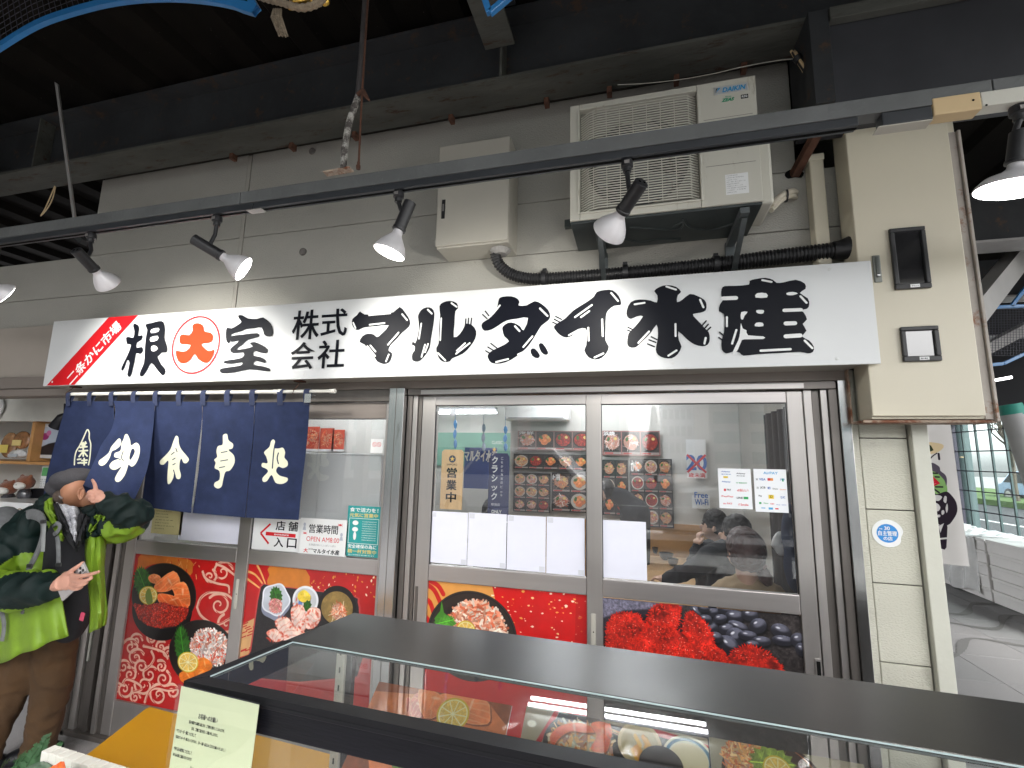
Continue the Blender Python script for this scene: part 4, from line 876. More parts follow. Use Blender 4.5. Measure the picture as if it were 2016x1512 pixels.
boxo('base_frame', mat('rusty_frame', (.34, .26, .20), .7, var=.2, vs=10, dirt=(.15, .05, .02), dirts=9, dirta=.48, bump=.3), mc, cL, cR - .001, CYF + .018, -.04, zb - .012, zb - .001, bevel=.002)
boxo('back_plate', mat('rusty_frame', (.34, .26, .20), .7), mc, cL - .006, CX0 - .026, -.058, -.03, zb - .01, 2.06, bevel=.002)
def bezel(u0, v0, u1, v1, lab):
    a, b = P(u0, v0, y=CYF - .01), P(u1, v1, y=CYF - .01); x0, x1, z1, z0 = a[0], b[0], a[2], b[2]; w_ = .016
    fr_ = MB().box(x0, x1, CYF - .014, CYF - .0005, z0, z0 + w_ * 1.3).box(x0, x1, CYF - .014, CYF - .0005, z1 - w_, z1).box(x0, x0 + w_, CYF - .014, CYF - .0005, z0 + w_ * 1.3 + .0002, z1 - w_ - .0002).box(x1 - w_, x1, CYF - .014, CYF - .0005, z0 + w_ * 1.3 + .0002, z1 - w_ - .0002).build('window_bezel', m_black, mc, bevel=.003)
    boxo('pane', mat('bezel_glass', (.02, .02, .022), .05, coat=1), fr_, x0 + w_, x1 - w_, CYF - .004, CYF - .001, z0 + w_, z1 - w_, bevel=0)
    boxo('name_tag', m_white, fr_, (x0 + x1) / 2 - .012, (x0 + x1) / 2 + .02, CYF - .0155, CYF - .0142, z0 + .004, z0 + .017, bevel=.001)
    letter('tag_lettering', lab, m_ink, fr_, ((x0 + x1) / 2 - .008, CYF - .0158, z0 + .007), (1, 0, 0), (0, 0, 1), .024, .006, .01)
bezel(1750, 451, 1835, 566, 'デマンド'); bezel(1772, 644, 1855, 710, '電力量計')
a, b = P(1717, 503, y=CYF - .006), P(1738, 555, y=CYF - .006)
lt = MB().box(a[0], b[0], CYF - .006, CYF - .0005, b[2], a[2]).build('latch', mat('latch_grey', (.22, .23, .21), .4, metal=.3), mc, bevel=.004)
MB().box(a[0] + .008, b[0] - .006, CYF - .010, CYF - .0065, b[2] + .02, a[2] - .008).build('lever', mat('latch_dark', (.14, .15, .14), .35, metal=.3), lt, bevel=.004)
MB().lathe(((a[0] + b[0]) / 2, CYF - .0102, b[2] + .03), (0, -1, 0), [(.0065, 0), (.006, .002), (.002, .003)], 14).build('keyhole', m_inox, lt, True)
# round sticker on the wall
st = thing('round_sticker', 'round blue and white peeling sticker on the siding right of the doors', 'sticker', P(1749, 1050, y=-.004))
c = P(1748, 1050, y=-.003); rr_ = (P(1780, 1050, y=-.003)[0] - P(1716, 1050, y=-.003)[0]) / 2 * .98; m_blue = mat('sticker_blue', (.03, .24, .62), .35)
pts = []
for k in range(40):
    t = 2 * math.pi * k / 40; q = rr_ * (1 - (.16 * math.exp(-((t - 6.0) / .35) ** 2)) - .16 * math.exp(-((t + .283 - 0) / .35) ** 2)); pts.append(c + np.array((q * math.cos(t), -.0005, q * .98 * math.sin(t))))
MB().poly(pts).build('backing', m_white, st, fix=False)
MB().poly([c + np.array((-.002 + rr_ * .68 * math.cos(t), -.0011, rr_ * .66 * math.sin(t))) for t in np.linspace(0, 2 * math.pi, 33)[:-1]]).build('disc', m_blue, st, fix=False)
for body, dz, w_, h_ in (('平成', .60 * .5, .20, .10), ('30', .36, .36, .26), ('自主管理', .0, 1.16, .34), ('の店', -.36, .56, .28)): letter('sticker_lettering', body, m_white, st, (c[0] - .002 + rr_ * ((-.50 if body == '平成' else -w_ / 2)), -.0048, c[2] + rr_ * (dz - h_ / 2)), (1, 0, 0), (0, 0, 1), rr_ * w_, rr_ * h_, .02)
# ================================================================= DOOR POSTERS (flat prints)
def rF(x, y): return (200 + x * .22488, 1060 + y * .22488)
def rG(x, y): return (440 + x * .19841, 1040 + y * .19841)
def rH(x, y): return (820 + x * .40675, 960 + y * .40675)
PR = 620
def mapper(pt, f):
    g = lambda x, y: pt.tr(*f(x, y))
    return g
def px_ell(g, l, r, t, b):
    L_, R_, T_, B_ = g(l, (t + b) / 2), g(r, (t + b) / 2), g((l + r) / 2, t), g((l + r) / 2, b)
    return ((L_[0] + R_[0]) / 2, (T_[1] + B_[1]) / 2), (R_[0] - L_[0]) / 2, (T_[1] - B_[1]) / 2
CREAM = (.84, .66, .58)
def swirl(pt, c, r, a0, turns=1.6, dr=1, col=CREAM, wd=.016):
    pts = []
    for k in range(26):
        t = k / 25; q = r * (1 - .92 * t); a = a0 + dr * turns * 2 * math.pi * t; pts.append((c[0] + q * math.cos(a), c[1] + q * .8 * math.sin(a)))
    pt.stroke(pts, wd, col, raw=True, n=2, taper=.5); pt.stroke([(x + wd * .9, y - wd * .5) for x, y in pts[:14]], wd * .22, (.70, .10, .08), raw=True, n=2)
    return pts[0]
# -- poster 1: salmon and roe bowl, crab bowl
a, b = l1a, l1b; p = facade_paint(a, b, .22, 1.028, 0, PR, (.68, .085, .085)); g = mapper(p, rF); G = lambda pts: [g(*q) for q in pts]
p.poly(G([(330,140),(560,160),(760,195),(780,260),(760,330),(640,250),(500,225),(380,250),(300,330),(260,400),(275,330),(300,230)]), (.74, .40, .14), raw=True, n=2)
for k in range(26): 
    x, y = random.uniform(560, 850), random.uniform(165, 330); p.stroke(G([(x, y), (x + random.uniform(-14, 14), y + random.uniform(10, 50))]), .003 + .004 * random.random(), random.choice([(.80, .55, .30), (.70, .10, .08), (.85, .62, .40)]), raw=True, n=0)
rs = random.Random(5)
for (x, y, r, a0, dr) in ((1010,590,95,2.6,-1),(1040,300,90,.4,1),(930,340,60,1.2,-1),(1080,760,80,2,1),(280,900,60,.2,1),(240,960,75,2.8,-1),(500,960,50,1,1),(280,1050,75,.5,1),(230,1200,60,2,-1),(400,1200,70,.8,1),(500,1130,50,2.2,-1),(170,1130,60,0,1),(520,1240,70,1.2,-1),(350,1290,80,3.3,1),(180,1330,70,.3,-1),(480,1380,85,1.6,1),(270,1400,50,.2,1),(600,1350,60,2.4,-1),(420,880,40,3,1),(560,1010,45,1,1),(90,1010,60,1,1),(330,1130,60,4,-1)):
    q = g(x, y); swirl(p, q, r * .22488 / 400 * 1.5, a0, 1.5, dr)
for pts in ([(820,610),(850,530),(930,480),(1060,490),(1130,540)],[(820,610),(850,680),(930,740),(1010,760),(1120,700)],[(870,300),(900,360),(1000,400),(1090,420),(1100,480)],[(990,230),(1060,260),(1150,330)],[(420,1000),(440,1060),(400,1130),(350,1170)],[(350,950),(400,960),(520,1000),(560,1060)],[(160,1290),(200,1240),(300,1280),(330,1330),(250,1360)],[(360,1440),(390,1360),(450,1320),(560,1340),(640,1330)],[(140,1200),(120,1260),(180,1300)]):
    p.stroke(G(pts), .018, CREAM, raw=True, taper=.3); p.stroke([(x + .006, y + .006) for x, y in G(pts)], .003, (.66, .08, .07), raw=True)
for k in range(40):
    x, y = rs.uniform(120, 620), rs.uniform(880, 1420); q = g(x, y); p.ell(q, .0035, .0045, CREAM, raw=True)
c, rx, ry = px_ell(g, 243, 812, 220, 805); p.bowl(c, rx, ry, depth=.075)
p.shiso(g(345, 395), .105, 2.2, asp=.65)
for pts, cl in (([(390,345),(440,315),(500,345),(470,400),(410,390)], (.88,.48,.28)), ([(455,400),(610,290),(672,390),(600,450),(540,475),(455,470)], (.90,.46,.25)), ([(600,430),(700,385),(750,470),(755,590),(700,610),(600,590),(620,500)], (.88,.42,.20)), ([(480,490),(600,505),(690,560),(740,615),(560,600),(480,560)], (.86,.36,.14))): p.slab(G(pts), cl, raw=True)
p.roe(G([(262,580),(330,590),(420,585),(520,570),(620,600),(742,618),(720,700),(640,765),(520,790),(400,775),(310,710)]), 1100, .0068, raw=True)
q = g(390, 505); p.lemon(q, .054, asp=1.3); p.poly(G([(365,500),(385,450),(410,455),(430,560),(400,585),(375,570)]), (.45, .52, .20), raw=True, n=2)
c, rx, ry = px_ell(g, 568, 1150, 718, 1310); p.bowl(c, rx, ry)
p.shiso(g(690, 950), .115, 1.9, asp=.5); p.crabmeat(g(925, 965), .135, .100, 900, 7, ln=.14)
for pts in ([(660,1200),(700,1170),(760,1180),(800,1230),(740,1280),(680,1260)],[(800,1100),(860,1050),(930,1080),(950,1140),(880,1190),(800,1170)],[(760,1180),(840,1150),(900,1180),(880,1240),(800,1260)]): p.slab(G(pts), (.85, .42, .08), raw=True, edge=(.92, .6, .2))
p.lemon(g(738, 1092), .056, asp=1.3)
p.noise(.10, .05, 2)
print_quad('poster', p, a, b, .22, 1.028, .012, dL1)['label'] = 'red food poster with a salmon and roe bowl and a crab bowl'
# -- poster 2: set meal tray
a, b = l2a, l2b; p = facade_paint(a, b, .22, 1.028, 0, PR, (.68, .085, .09)); g = mapper(p, rG)
p.poly(G([(440,385),(800,418),(840,560),(860,600),(640,600),(420,570),(440,470)]), (.76, .45, .16), raw=True, n=2)
for pts in ([(200,430),(300,470),(400,600)],[(320,378),(360,460),(400,560)],[(150,1100),(200,1000),(280,930)],[(150,1250),(160,1120),(220,1010)],[(180,480),(260,540),(340,600)]): p.stroke(G(pts), .014, (.84, .62, .36), raw=True, taper=.4)
p.poly(G([(150,980),(300,900),(330,1000),(240,1250),(120,1300)]), (.80, .62, .42), raw=True, jag=.01)
for k in range(18): x, y = rs.uniform(150, 300), rs.uniform(950, 1250); p.stroke(G([(x, y), (x + 50, y - 20)]), .005, (.70, .08, .08), raw=True, n=0)
for k in range(46):
    x, y = rs.uniform(860, 1490), rs.uniform(455, 700); q = g(x, y); s_ = rs.uniform(.002, .006); p.ell(q, s_ * 1.4, s_ * .8, rs.choice([(.92,.85,.75),(.85,.60,.25),(.80,.50,.20)]), raw=True, rot=rs.uniform(0, 3))
tray = [(345,580),(450,572),(900,625),(1290,680),(1335,740),(1350,900),(1330,1500),(180,1500),(240,1240),(290,900)]
p.poly(G(tray), (.72, .25, .25), raw=True, n=2)
q2 = np.array(G(tray)); m = q2.mean(0); nz_ = lambda X, Y, d: (np.array((.13, .12, .13)) * (.6 + .8 * vnoise(X.shape[0], X.shape[1], 3, 9)[..., None]))
p.poly(list(map(tuple, m + (q2 - m) * .97)), (.13, .12, .13), raw=True, n=2, tex=nz_)
def petal_bowl(c, r):
    pts = [(c[0] + 1.1 * r * (1 + .06 * math.cos(5 * t)) * math.cos(t), c[1] + r * (1 + .06 * math.cos(5 * t)) * math.sin(t)) for t in np.linspace(0, 2 * math.pi, 50)[:-1]]
    p.poly([(x, y - r * .28) for x, y in pts], (.50, .52, .60), raw=True); p.poly(pts, (.86, .87, .90), raw=True); p.poly([(c[0] + (x - c[0]) * .9, c[1] + (y - c[1]) * .9) for x, y in pts], (.72, .74, .78), raw=True)
petal_bowl(g(500, 715), .083); p.shiso(g(505, 680), .052, 2, asp=.8, nn=14); p.crabmeat(g(500, 780), .046, .040, 160, 4, cols=((.90,.55,.55),(.93,.75,.72),(.85,.40,.42)))
q = g(797, 722); p.ell((q[0], q[1] - .014), .078, .070, (.5, .52, .58), raw=True); p.ell(q, .081, .072, (.88, .89, .91), raw=True); p.ell(q, .068, .060, (.75, .76, .78), raw=True); p.ell((q[0] - .03, q[1] - .02), .012, .02, (.35, .50, .75), raw=True); 
p.slab(G([(730,650),(790,620),(850,680),(830,740),(760,740),(720,700)]), (.86, .74, .22), raw=True, edge=(.9, .85, .4)); p.shiso(g(815, 780), .032, 1, (.12, .30, .05), 8, .8)
q = g(1115, 780); p.ell(q, .112, .100, (.07, .045, .045), raw=True); p.ell((q[0] - .002, q[1] - .010), .095, .082, (.52, .43, .24), raw=True, tex=lambda X, Y, d: np.array((.54, .44, .24)) * (.8 + .4 * vnoise(X.shape[0], X.shape[1], 12, 3)[..., None]))
p.crabmeat(g(1130, 840), .045, .045, 90, 9, cols=((.88,.38,.20),(.90,.60,.45),(.95,.85,.75)), ln=.9)
WR = (.90, .78, .74)
for pts in ([(660,795),(740,765),(790,810),(805,1000),(690,1080),(655,900)],[(800,880),(840,800),(940,810),(945,920),(880,1000),(800,1000)],[(495,930),(560,892),(640,910),(700,1070),(600,1130),(520,1010)],[(410,1040),(500,1005),(590,1100),(500,1140),(440,1095)],[(600,1000),(760,1010),(800,1120),(600,1200)]):
    p.slab(G(pts), WR, raw=True, edge=(.82, .28, .16))
    for k in range(26):
        cx_, cy_ = np.mean(pts, 0); t = rs.uniform(0, 6.28); x, y = cx_ + rs.uniform(.6, 1) * (max(q_[0] for q_ in pts) - cx_) * math.cos(t), cy_ + rs.uniform(.6, 1) * (max(q_[1] for q_ in pts) - cy_) * math.sin(t); p.ell(g(x, y), .007, .004, (.80, .22, .12), raw=True, al=.55, soft=3, rot=t)
p.noise(.08, .05, 3)
print_quad('poster', p, a, b, .22, 1.028, .012, dL2)['label'] = 'red food poster with a set meal on a dark tray'
# -- poster 3: crab bowl
a, b = r1a, r1b; p = facade_paint(a, b, .22, 1.028, 0, PR, (.78, .045, .05)); g = mapper(p, rH)
p.poly(G([(40,440),(360,468),(380,560),(330,620),(200,560),(120,570),(60,640),(30,600)]), (.84, .58, .28), raw=True, n=1)
for pts in ([(40,470),(80,500),(110,560)],[(60,455),(100,480),(125,520)],[(30,540),(60,560),(80,620)]): p.stroke(G(pts), .022, (.74, .10, .09), raw=True)
for k in range(130):
    x, y = rs.uniform(360, 830), rs.uniform(475, 900); s_ = rs.uniform(.002, .009); t = rs.uniform(0, 3); pts = [(g(x, y)[0] + s_ * rs.uniform(.5, 1.5) * math.cos(u + t), g(x, y)[1] + s_ * .8 * rs.uniform(.4, 1.2) * math.sin(u + t)) for u in np.linspace(0, 6.28, 8)[:-1]]
    p.poly(pts, rs.choice([(.93, .80, .55), (.90, .62, .28), (.95, .88, .78)]), raw=True)
p.poly(G([(770,505),(830,510),(830,900),(760,900)]), (.62, .02, .03), raw=True, al=.5)
c, rx, ry = px_ell(g, 47, 483, 505, 945); p.bowl(c, rx, ry, inner=(.16, .13, .12), rim=(.09, .08, .08))
p.crabmeat(g(285, 690), .150, .130, 1500, 12, cols=((.93,.80,.72),(.95,.88,.82),(.86,.42,.28),(.92,.66,.54),(.88,.54,.42)), ln=.16)
p.poly(G([(80,640),(110,600),(118,555),(130,610),(165,640),(190,665),(150,690),(100,690)]), (.25, .52, .14), raw=True, jag=.006); p.shiso(g(130, 655), .06, .3, (.28, .54, .16), 18, .5)
p.lemon(g(235, 700), .05); p.noise(.06, .05, 4)
print_quad('poster', p, a, b, .22, 1.028, .012, dR1)['label'] = 'red food poster with a big bowl of flaked crab'
# -- poster 4: king crab on black stones
a, b = r2a, r2b; p = facade_paint(a, b, .22, 1.024, 0, PR, (.22, .20, .20)); g = mapper(p, rH)
n1 = vnoise(p.H, p.W, 5, 11, 3); n2 = vnoise(p.H, p.W, 60, 12, 3); p.a = p.a * (.35 + 1.0 * n1[..., None]) * (.7 + .6 * n2[..., None])
p.poly(G([(890,530),(1300,570),(1260,600),(1150,620),(1000,640),(930,700),(890,760)]), (.48, .47, .56), raw=True, al=.75, soft=10, tex=lambda X, Y, d: np.array((.55, .54, .64)) * (.5 + .9 * vnoise(X.shape[0], X.shape[1], 4, 3)[..., None]))
p.poly(G([(890,640),(1000,600),(1150,590),(1290,640),(1300,900),(890,900)]), (.12, .11, .13), raw=True, al=.8, soft=6)
for (x, y, r1, r2, t) in ((1355,605,28,22,-.9),(1430,608,30,18,.2),(1500,598,30,16,0),(1540,630,34,24,.1),(1615,622,30,22,.1),(1420,685,32,26,.5),(1560,680,40,20,-.3),(1655,675,32,26,.6),(1500,690,28,20,.2),(1545,730,36,34,.6),(1605,722,34,18,0),(1670,750,34,18,.1),(1510,770,42,34,-.5),(1765,700,34,26,-.2),(1775,746,38,18,0),(1852,745,28,26,.3),(1868,790,22,24,0),(1625,765,26,14,.1),(1400,640,24,16,0),(1470,640,26,16,.3),(1450,730,24,20,0),(1390,590,22,14,0)):
    q = g(x, y); s_ = .40675 / 400 / .92
    p.ell((q[0] + .004, q[1] - .008), r1 * s_ * 1.05, r2 * s_, (.03, .03, .035), raw=True, rot=t, al=.7, soft=4)
    p.ell(q, r1 * s_, r2 * s_, (.10, .10, .13), raw=True, rot=t, tex=lambda X, Y, d, r2=r2, s_=s_: np.clip(np.array((.14, .14, .17)) + (.55 * np.clip((Y / (r2 * s_)) * .6 + .2, 0, 1) ** 2)[..., None] * np.array((.9, .92, 1.05)) * (.4 + 1.0 * vnoise(X.shape[0], X.shape[1], 3, 5)[..., None]), 0, 1))
    p.ell((q[0] + r1 * s_ * .1, q[1] + r2 * s_ * .35), r1 * s_ * .62, r2 * s_ * .42, (.46, .46, .52), raw=True, rot=t, soft=5, al=.75); p.ell((q[0] - r1 * s_ * .25, q[1] + r2 * s_ * .42), r1 * s_ * .22, r2 * s_ * .12, (.90, .90, .93), raw=True, rot=t, soft=1.5, al=.85)
def crabblob(pts, seed=1):
    pts = smooth(G(pts), 5); rs2 = np.random.RandomState(seed); q = np.array(pts); m = q.mean(0)
    for k in range(0, len(q), 1):
        a_ = q[k]; d = a_ - m; d /= np.linalg.norm(d) + 1e-9; n_ = np.array((-d[1], d[0])); L_ = .006 + .010 * rs2.rand()
        p.poly([tuple(a_ + n_ * .004), tuple(a_ + d * L_ + n_ * .003 * rs2.randn()), tuple(a_ - n_ * .004)], (.82, .12, .06), raw=True)
    def tx(X, Y, d):
        n = vnoise(X.shape[0], X.shape[1], 7, seed + 20, 3)[..., None]; n2 = vnoise(X.shape[0], X.shape[1], 40, seed + 30, 2)[..., None]; return np.array((.82, .15, .11)) * (.50 + .75 * n) * (.45 + 1.05 * n2) + .04
    p.poly(list(map(tuple, q)), (.8, .1, .05), raw=True, tex=tx)
    lo, hi = q.min(0), q.max(0)
    for k in range(int((hi - lo).prod() * 6500)):
        x, y = lo + (hi - lo) * rs2.rand(2)
        c_ = False
        for i in range(len(q)):
            x1, y1 = q[i - 1]; x2, y2 = q[i]
            if (y < y1) != (y < y2) and x < (x2 - x1) * (y - y1) / (y2 - y1) + x1: c_ = not c_
        if not c_: continue
        t = rs2.rand() * 6.28; L_ = .009 + .009 * rs2.rand(); dx, dy = math.cos(t), math.sin(t)
        p.poly([(x - dy * .0045, y + dx * .0045), (x + dx * L_, y + dy * L_), (x + dy * .0045, y - dx * .0045)], (.88, .24, .17), raw=True); p.poly([(x, y), (x + dx * L_, y + dy * L_), (x + dy * .0045, y - dx * .0045)], (.62, .06, .04), raw=True, al=.8)
        if rs2.rand() < .25: p.ell((x, y), .0016, .0012, (1, .85, .82), raw=True)
crabblob([(1010,690),(1120,660),(1180,690),(1120,740),(1030,740)], 9)
crabblob([(918,700),(935,650),(970,615),(1030,610),(1080,630),(1108,690),(1070,730),(1060,790),(980,900),(918,860)], 2)
crabblob([(1118,645),(1140,590),(1180,568),(1240,566),(1275,590),(1272,640),(1250,690),(1190,690),(1140,680)], 3)
crabblob([(1290,690),(1312,620),(1345,612),(1400,660),(1432,720),(1445,770),(1495,810),(1505,900),(1300,900)], 4)
crabblob([(1060,900),(1070,760),(1100,700),(1180,672),(1270,700),(1325,760),(1330,900)], 5)
crabblob([(1500,900),(1520,820),(1560,785),(1620,772),(1690,800),(1745,845),(1770,900),(1650,960)], 6)
print_quad('poster', p, a, b, .22, 1.024, .012, dR2)['label'] = 'poster of a red king crab on black pebbles'

# ================================================================= NOTICES ON THE DOOR GLASS
def sheet(name, label, cat, c0, c1, m=m_paper, y=-.002 + .014, group=None, th=.0008):
    """paper on the outside of the pane between two photo corners"""
    y = .0145; a, b = P(*c0, y=y), P(*c1, y=y); t = thing(name, label, cat, ((a[0] + b[0]) / 2, y, b[2]), group)
    MB().box(a[0], b[0], y, y + th, b[2], a[2]).build('sheet', m, t); return t, a[0], b[0], b[2], a[2], y
def let(t, s, m, x, z, w, h, y, bold=.0, **k): return letter('lettering', s, m, t, (x, y - .0004, z), (1, 0, 0), (0, 0, 1), w, h, bold, **k)
TZ0, TZ1 = 1.112, 1.335
m_bluepap = mat('blank_paper', (.74, .75, .86), .5, var=.03, vs=7, bump=.1, bs=14)
ord_ = ['first', 'second', 'third', 'fourth']
for i, (u0, u1) in enumerate(((846, 920.5), (921.5, 997), (998.5, 1074.5), (1076, 1151))):
    a, b = P(u0, 1050, y=.0145)[0], P(u1, 1050, y=.0145)[0]; zt, zb_ = 1.368 + (i % 2) * .002, 1.110 + [.006, .004, .002, 0][i]
    t = thing('blank_paper', ord_[i] + ' of the four blank white papers in a row, counted from the wooden board side', 'paper', ((a + b) / 2, .0145, zb_), 'blank papers taped to the glass')
    MB().grid(lambda s_, q: (a + (b - a) * s_, .0148 - .0012 * math.sin(s_ * 3.1) * math.sin(q * 3 + i), zb_ + (zt - zb_) * q), 6, 8).build('sheet', m_bluepap, t, True, fix=False)
    boxo('tape', mat('clear_tape', (.66, .67, .74), .2), t, a + .006, a + .032, .0128, .0134, zt - .028, zt - .004, bevel=0)
    boxo('tape', mat('clear_tape', (.66, .67, .74), .2), t, b - .030, b - .004, .0128, .0134, zb_ + .004, zb_ + .026, bevel=0)
a, b = P(1187, 1050, y=.0145)[0], P(1272, 1050, y=.0145)[0]
t = thing('blank_paper', 'blank white paper alone on the king crab door, beside the view of the diners', 'paper', ((a + b) / 2, .0145, 1.112), 'blank papers taped to the glass')
MB().grid(lambda s_, q: (a + (b - a) * s_, .0148 - .0012 * math.sin(s_ * 3.1) * math.sin(q * 3), 1.112 + (.256) * q), 6, 8).build('sheet', m_bluepap, t, True, fix=False)
# payment sheets
m_pay = mat('payment_sheet', (.82, .84, .88), .35, var=.01)
def colr(n, c): return mat('ink_' + n, c, .35, var=.02)
B_, R_, G_, Y_, K_, O_, C_ = colr('blue', (.03, .13, .45)), colr('red', (.65, .03, .04)), colr('green', (.02, .35, .10)), colr('yellow', (.75, .55, .03)), m_ink, colr('orange', (.75, .25, .03)), colr('cyan', (.05, .35, .65))
t, x0, x1, z0, z1, y = sheet('payment_sheet', 'left white sheet of payment logos on the king crab door', 'sticker', (1413, 922), (1482, 1003), m_pay, group='payment logo sheets'); W_, H_ = x1 - x0, z1 - z0
for s_, m_, fx, fz, fw, fh in (('Alipay', B_, .10, .90, .28, .04), ('支付宝HK', B_, .10, .84, .30, .03), ('Alipay', K_, .56, .86, .28, .04), ('支付宝', K_, .56, .81, .26, .025), ('Alipay', B_, .10, .64, .28, .045), ('微信支付', G_, .62, .63, .25, .035), ('V', G_, .54, .625, .06, .04), ('au PAY', K_, .16, .44, .22, .05), ('d払い', R_, .56, .43, .34, .07), ('PayPay', R_, .08, .27, .36, .05), ('LINE', K_, .54, .25, .18, .05), ('au PAY', R_, .12, .10, .28, .045), ('f Smile', R_, .58, .08, .30, .055)):
    let(t, s_, m_, x0 + fx * W_, z0 + fz * H_, fw * W_, fh * H_, y, .02)
for m_, fx, fz, fw, fh in ((Y_, .16, .76, .14, .045), (G_, .745, .245, .14, .06), (R_, .16, .43, .06, .06)): boxo('logo_patch', m_, t, x0 + fx * W_, x0 + (fx + fw) * W_, y - .0007, y - .0001, z0 + fz * H_, z0 + (fz + fh) * H_, bevel=0)
t, x0, x1, z0, z1, y = sheet('payment_sheet', 'right white sheet of payment logos on the king crab door', 'sticker', (1483, 923), (1553, 1010), m_pay, group='payment logo sheets'); W_, H_ = x1 - x0, z1 - z0
for s_, m_, fx, fz, fw, fh in (('AirPAY', C_, .30, .88, .45, .06), ('VISA', B_, .16, .73, .20, .055), ('JCB', B_, .80, .74, .14, .05), (')))', K_, .06, .73, .06, .05), (')))', K_, .07, .53, .06, .05), ('JCB', K_, .18, .53, .16, .06), ('AMEX', B_, .40, .53, .10, .06), ('Diners', K_, .56, .53, .16, .03), ('Discover', O_, .78, .52, .18, .03), ('Pay', K_, .12, .34, .10, .05), ('iD', K_, .46, .33, .08, .06), ('QUIC', B_, .78, .32, .14, .06), ('Kitaca', G_, .26, .19, .14, .03), ('PASMO', R_, .46, .18, .12, .03), ('nimoca', B_, .64, .17, .12, .02), ('SUGOCA', B_, .80, .17, .14, .02)):
    let(t, s_, m_, x0 + fx * W_, z0 + fz * H_, fw * W_, fh * H_, y, .02)
for m_, fx, fz, fw, fh in ((R_, .42, .73, .09, .06), (O_, .50, .73, .09, .06), (Y_, .42, .31, .16, .09), (G_, .12, .18, .07, .045), (C_, .40, .06, .13, .05), (R_, .60, .07, .10, .03), (C_, .18, .08, .12, .02), (G_, .86, .72, .05, .07)): boxo('logo_patch', m_, t, x0 + fx * W_, x0 + (fx + fw) * W_, y - .0003, y - .0001, z0 + fz * H_, z0 + (fz + fh) * H_, bevel=0)
# entrance sign
t, x0, x1, z0, z1, y = sheet('entrance_sign', 'white sign with a red arrow pointing left for the shop entrance', 'sign', (499, 1016), (587, 1088), m_white); W_, H_ = x1 - x0, z1 - z0
for s_, fx, fz in (('店', .50, .62), ('舗', .76, .62), ('入', .49, .12), ('口', .76, .12)): let(t, s_, m_ink, x0 + fx * W_, z0 + fz * H_, .19 * W_, .28 * H_, y, .02)
MB().poly([(x0 + fx * W_, y - .0005, z0 + fz * H_) for fx, fz in ((.30, .44), (.92, .43), (.92, .54), (.30, .55))]).build('arrow_bar', m_red, t, fix=False)
for s1 in (-1, 1): MB().bar((x0 + .19 * W_, y - .0007, z0 + .495 * H_), (x0 + .38 * W_, y - .0007, z0 + (.495 + s1 * .30) * H_), .0003, .011, up=(0, 0, 1)).build('arrow_head', m_red, t)
letter('lettering', 'ENTRANCE', m_white, t, (x0 + .48 * W_, y - .0009, z0 + .465 * H_), (1, 0, 0), (0, 0, 1), .30 * W_, .045 * H_, .03)
# hours sign
t, x0, x1, z0, z1, y = sheet('hours_sign', 'white sign giving the opening hours in black and red', 'sign', (592, 1019), (681, 1098), m_white); W_, H_ = x1 - x0, z1 - z0
for s_, m_, fx, fz, fw, fh, bo in (('営業時間', m_ink, .20, .60, .60, .24, .01), ('OPEN AM8:00', m_red, .16, .37, .68, .13, 0), ('北海道のおいしいがいっぱい', m_greyink, .22, .25, .56, .06, 0), ('株式会社', m_ink, .22, .13, .10, .05, 0), ('マルタイ水産', m_ink, .32, .05, .54, .13, .03), ('大', m_red, .12, .06, .09, .11, .03)): let(t, s_, m_, x0 + fx * W_, z0 + fz * H_, fw * W_, fh * H_, y, bo)
def crab_icon(t, cx_, cz_, s_, m_, y):
    mb = MB(); mb.poly([(cx_ + s_ * math.cos(a_), y - .0006, cz_ + s_ * .7 * math.sin(a_)) for a_ in np.linspace(0, 6.28, 13)[:-1]]); o = mb.build('crab_mark', m_, t, fix=False)
    for k in (-1, 1):
        for j in range(3): MB().bar((cx_ + k * s_ * .8, y - .0008, cz_), (cx_ + k * s_ * 1.8, y - .0008, cz_ + (j - 1) * s_ * .9), .0003, s_ * .22, up=(0, 0, 1)).build('crab_leg', m_, o)
crab_icon(t, x0 + .12 * W_, z0 + .58 * H_, .007, R_, y); crab_icon(t, x0 + .84 * W_, z0 + .86 * H_, .008, R_, y)
for fx, fz in ((.10, .82), (.88, .60)):
    c_ = (x0 + fx * W_, y - .0006, z0 + fz * H_); MB().poly([(c_[0] + .008 * math.cos(a_), c_[1], c_[2] + .010 * math.sin(a_)) for a_ in np.linspace(0, 6.28, 13)[:-1]]).build('figure_head', mat('sketch_grey', (.45, .48, .56), .5), t, fix=False); MB().poly([(c_[0] - .011, c_[1], c_[2] - .03), (c_[0] + .011, c_[1], c_[2] - .03), (c_[0] + .006, c_[1], c_[2] - .010), (c_[0] - .006, c_[1], c_[2] - .010)]).build('figure_body', mat('sketch_grey', (.45, .48, .56), .5), t, fix=False)
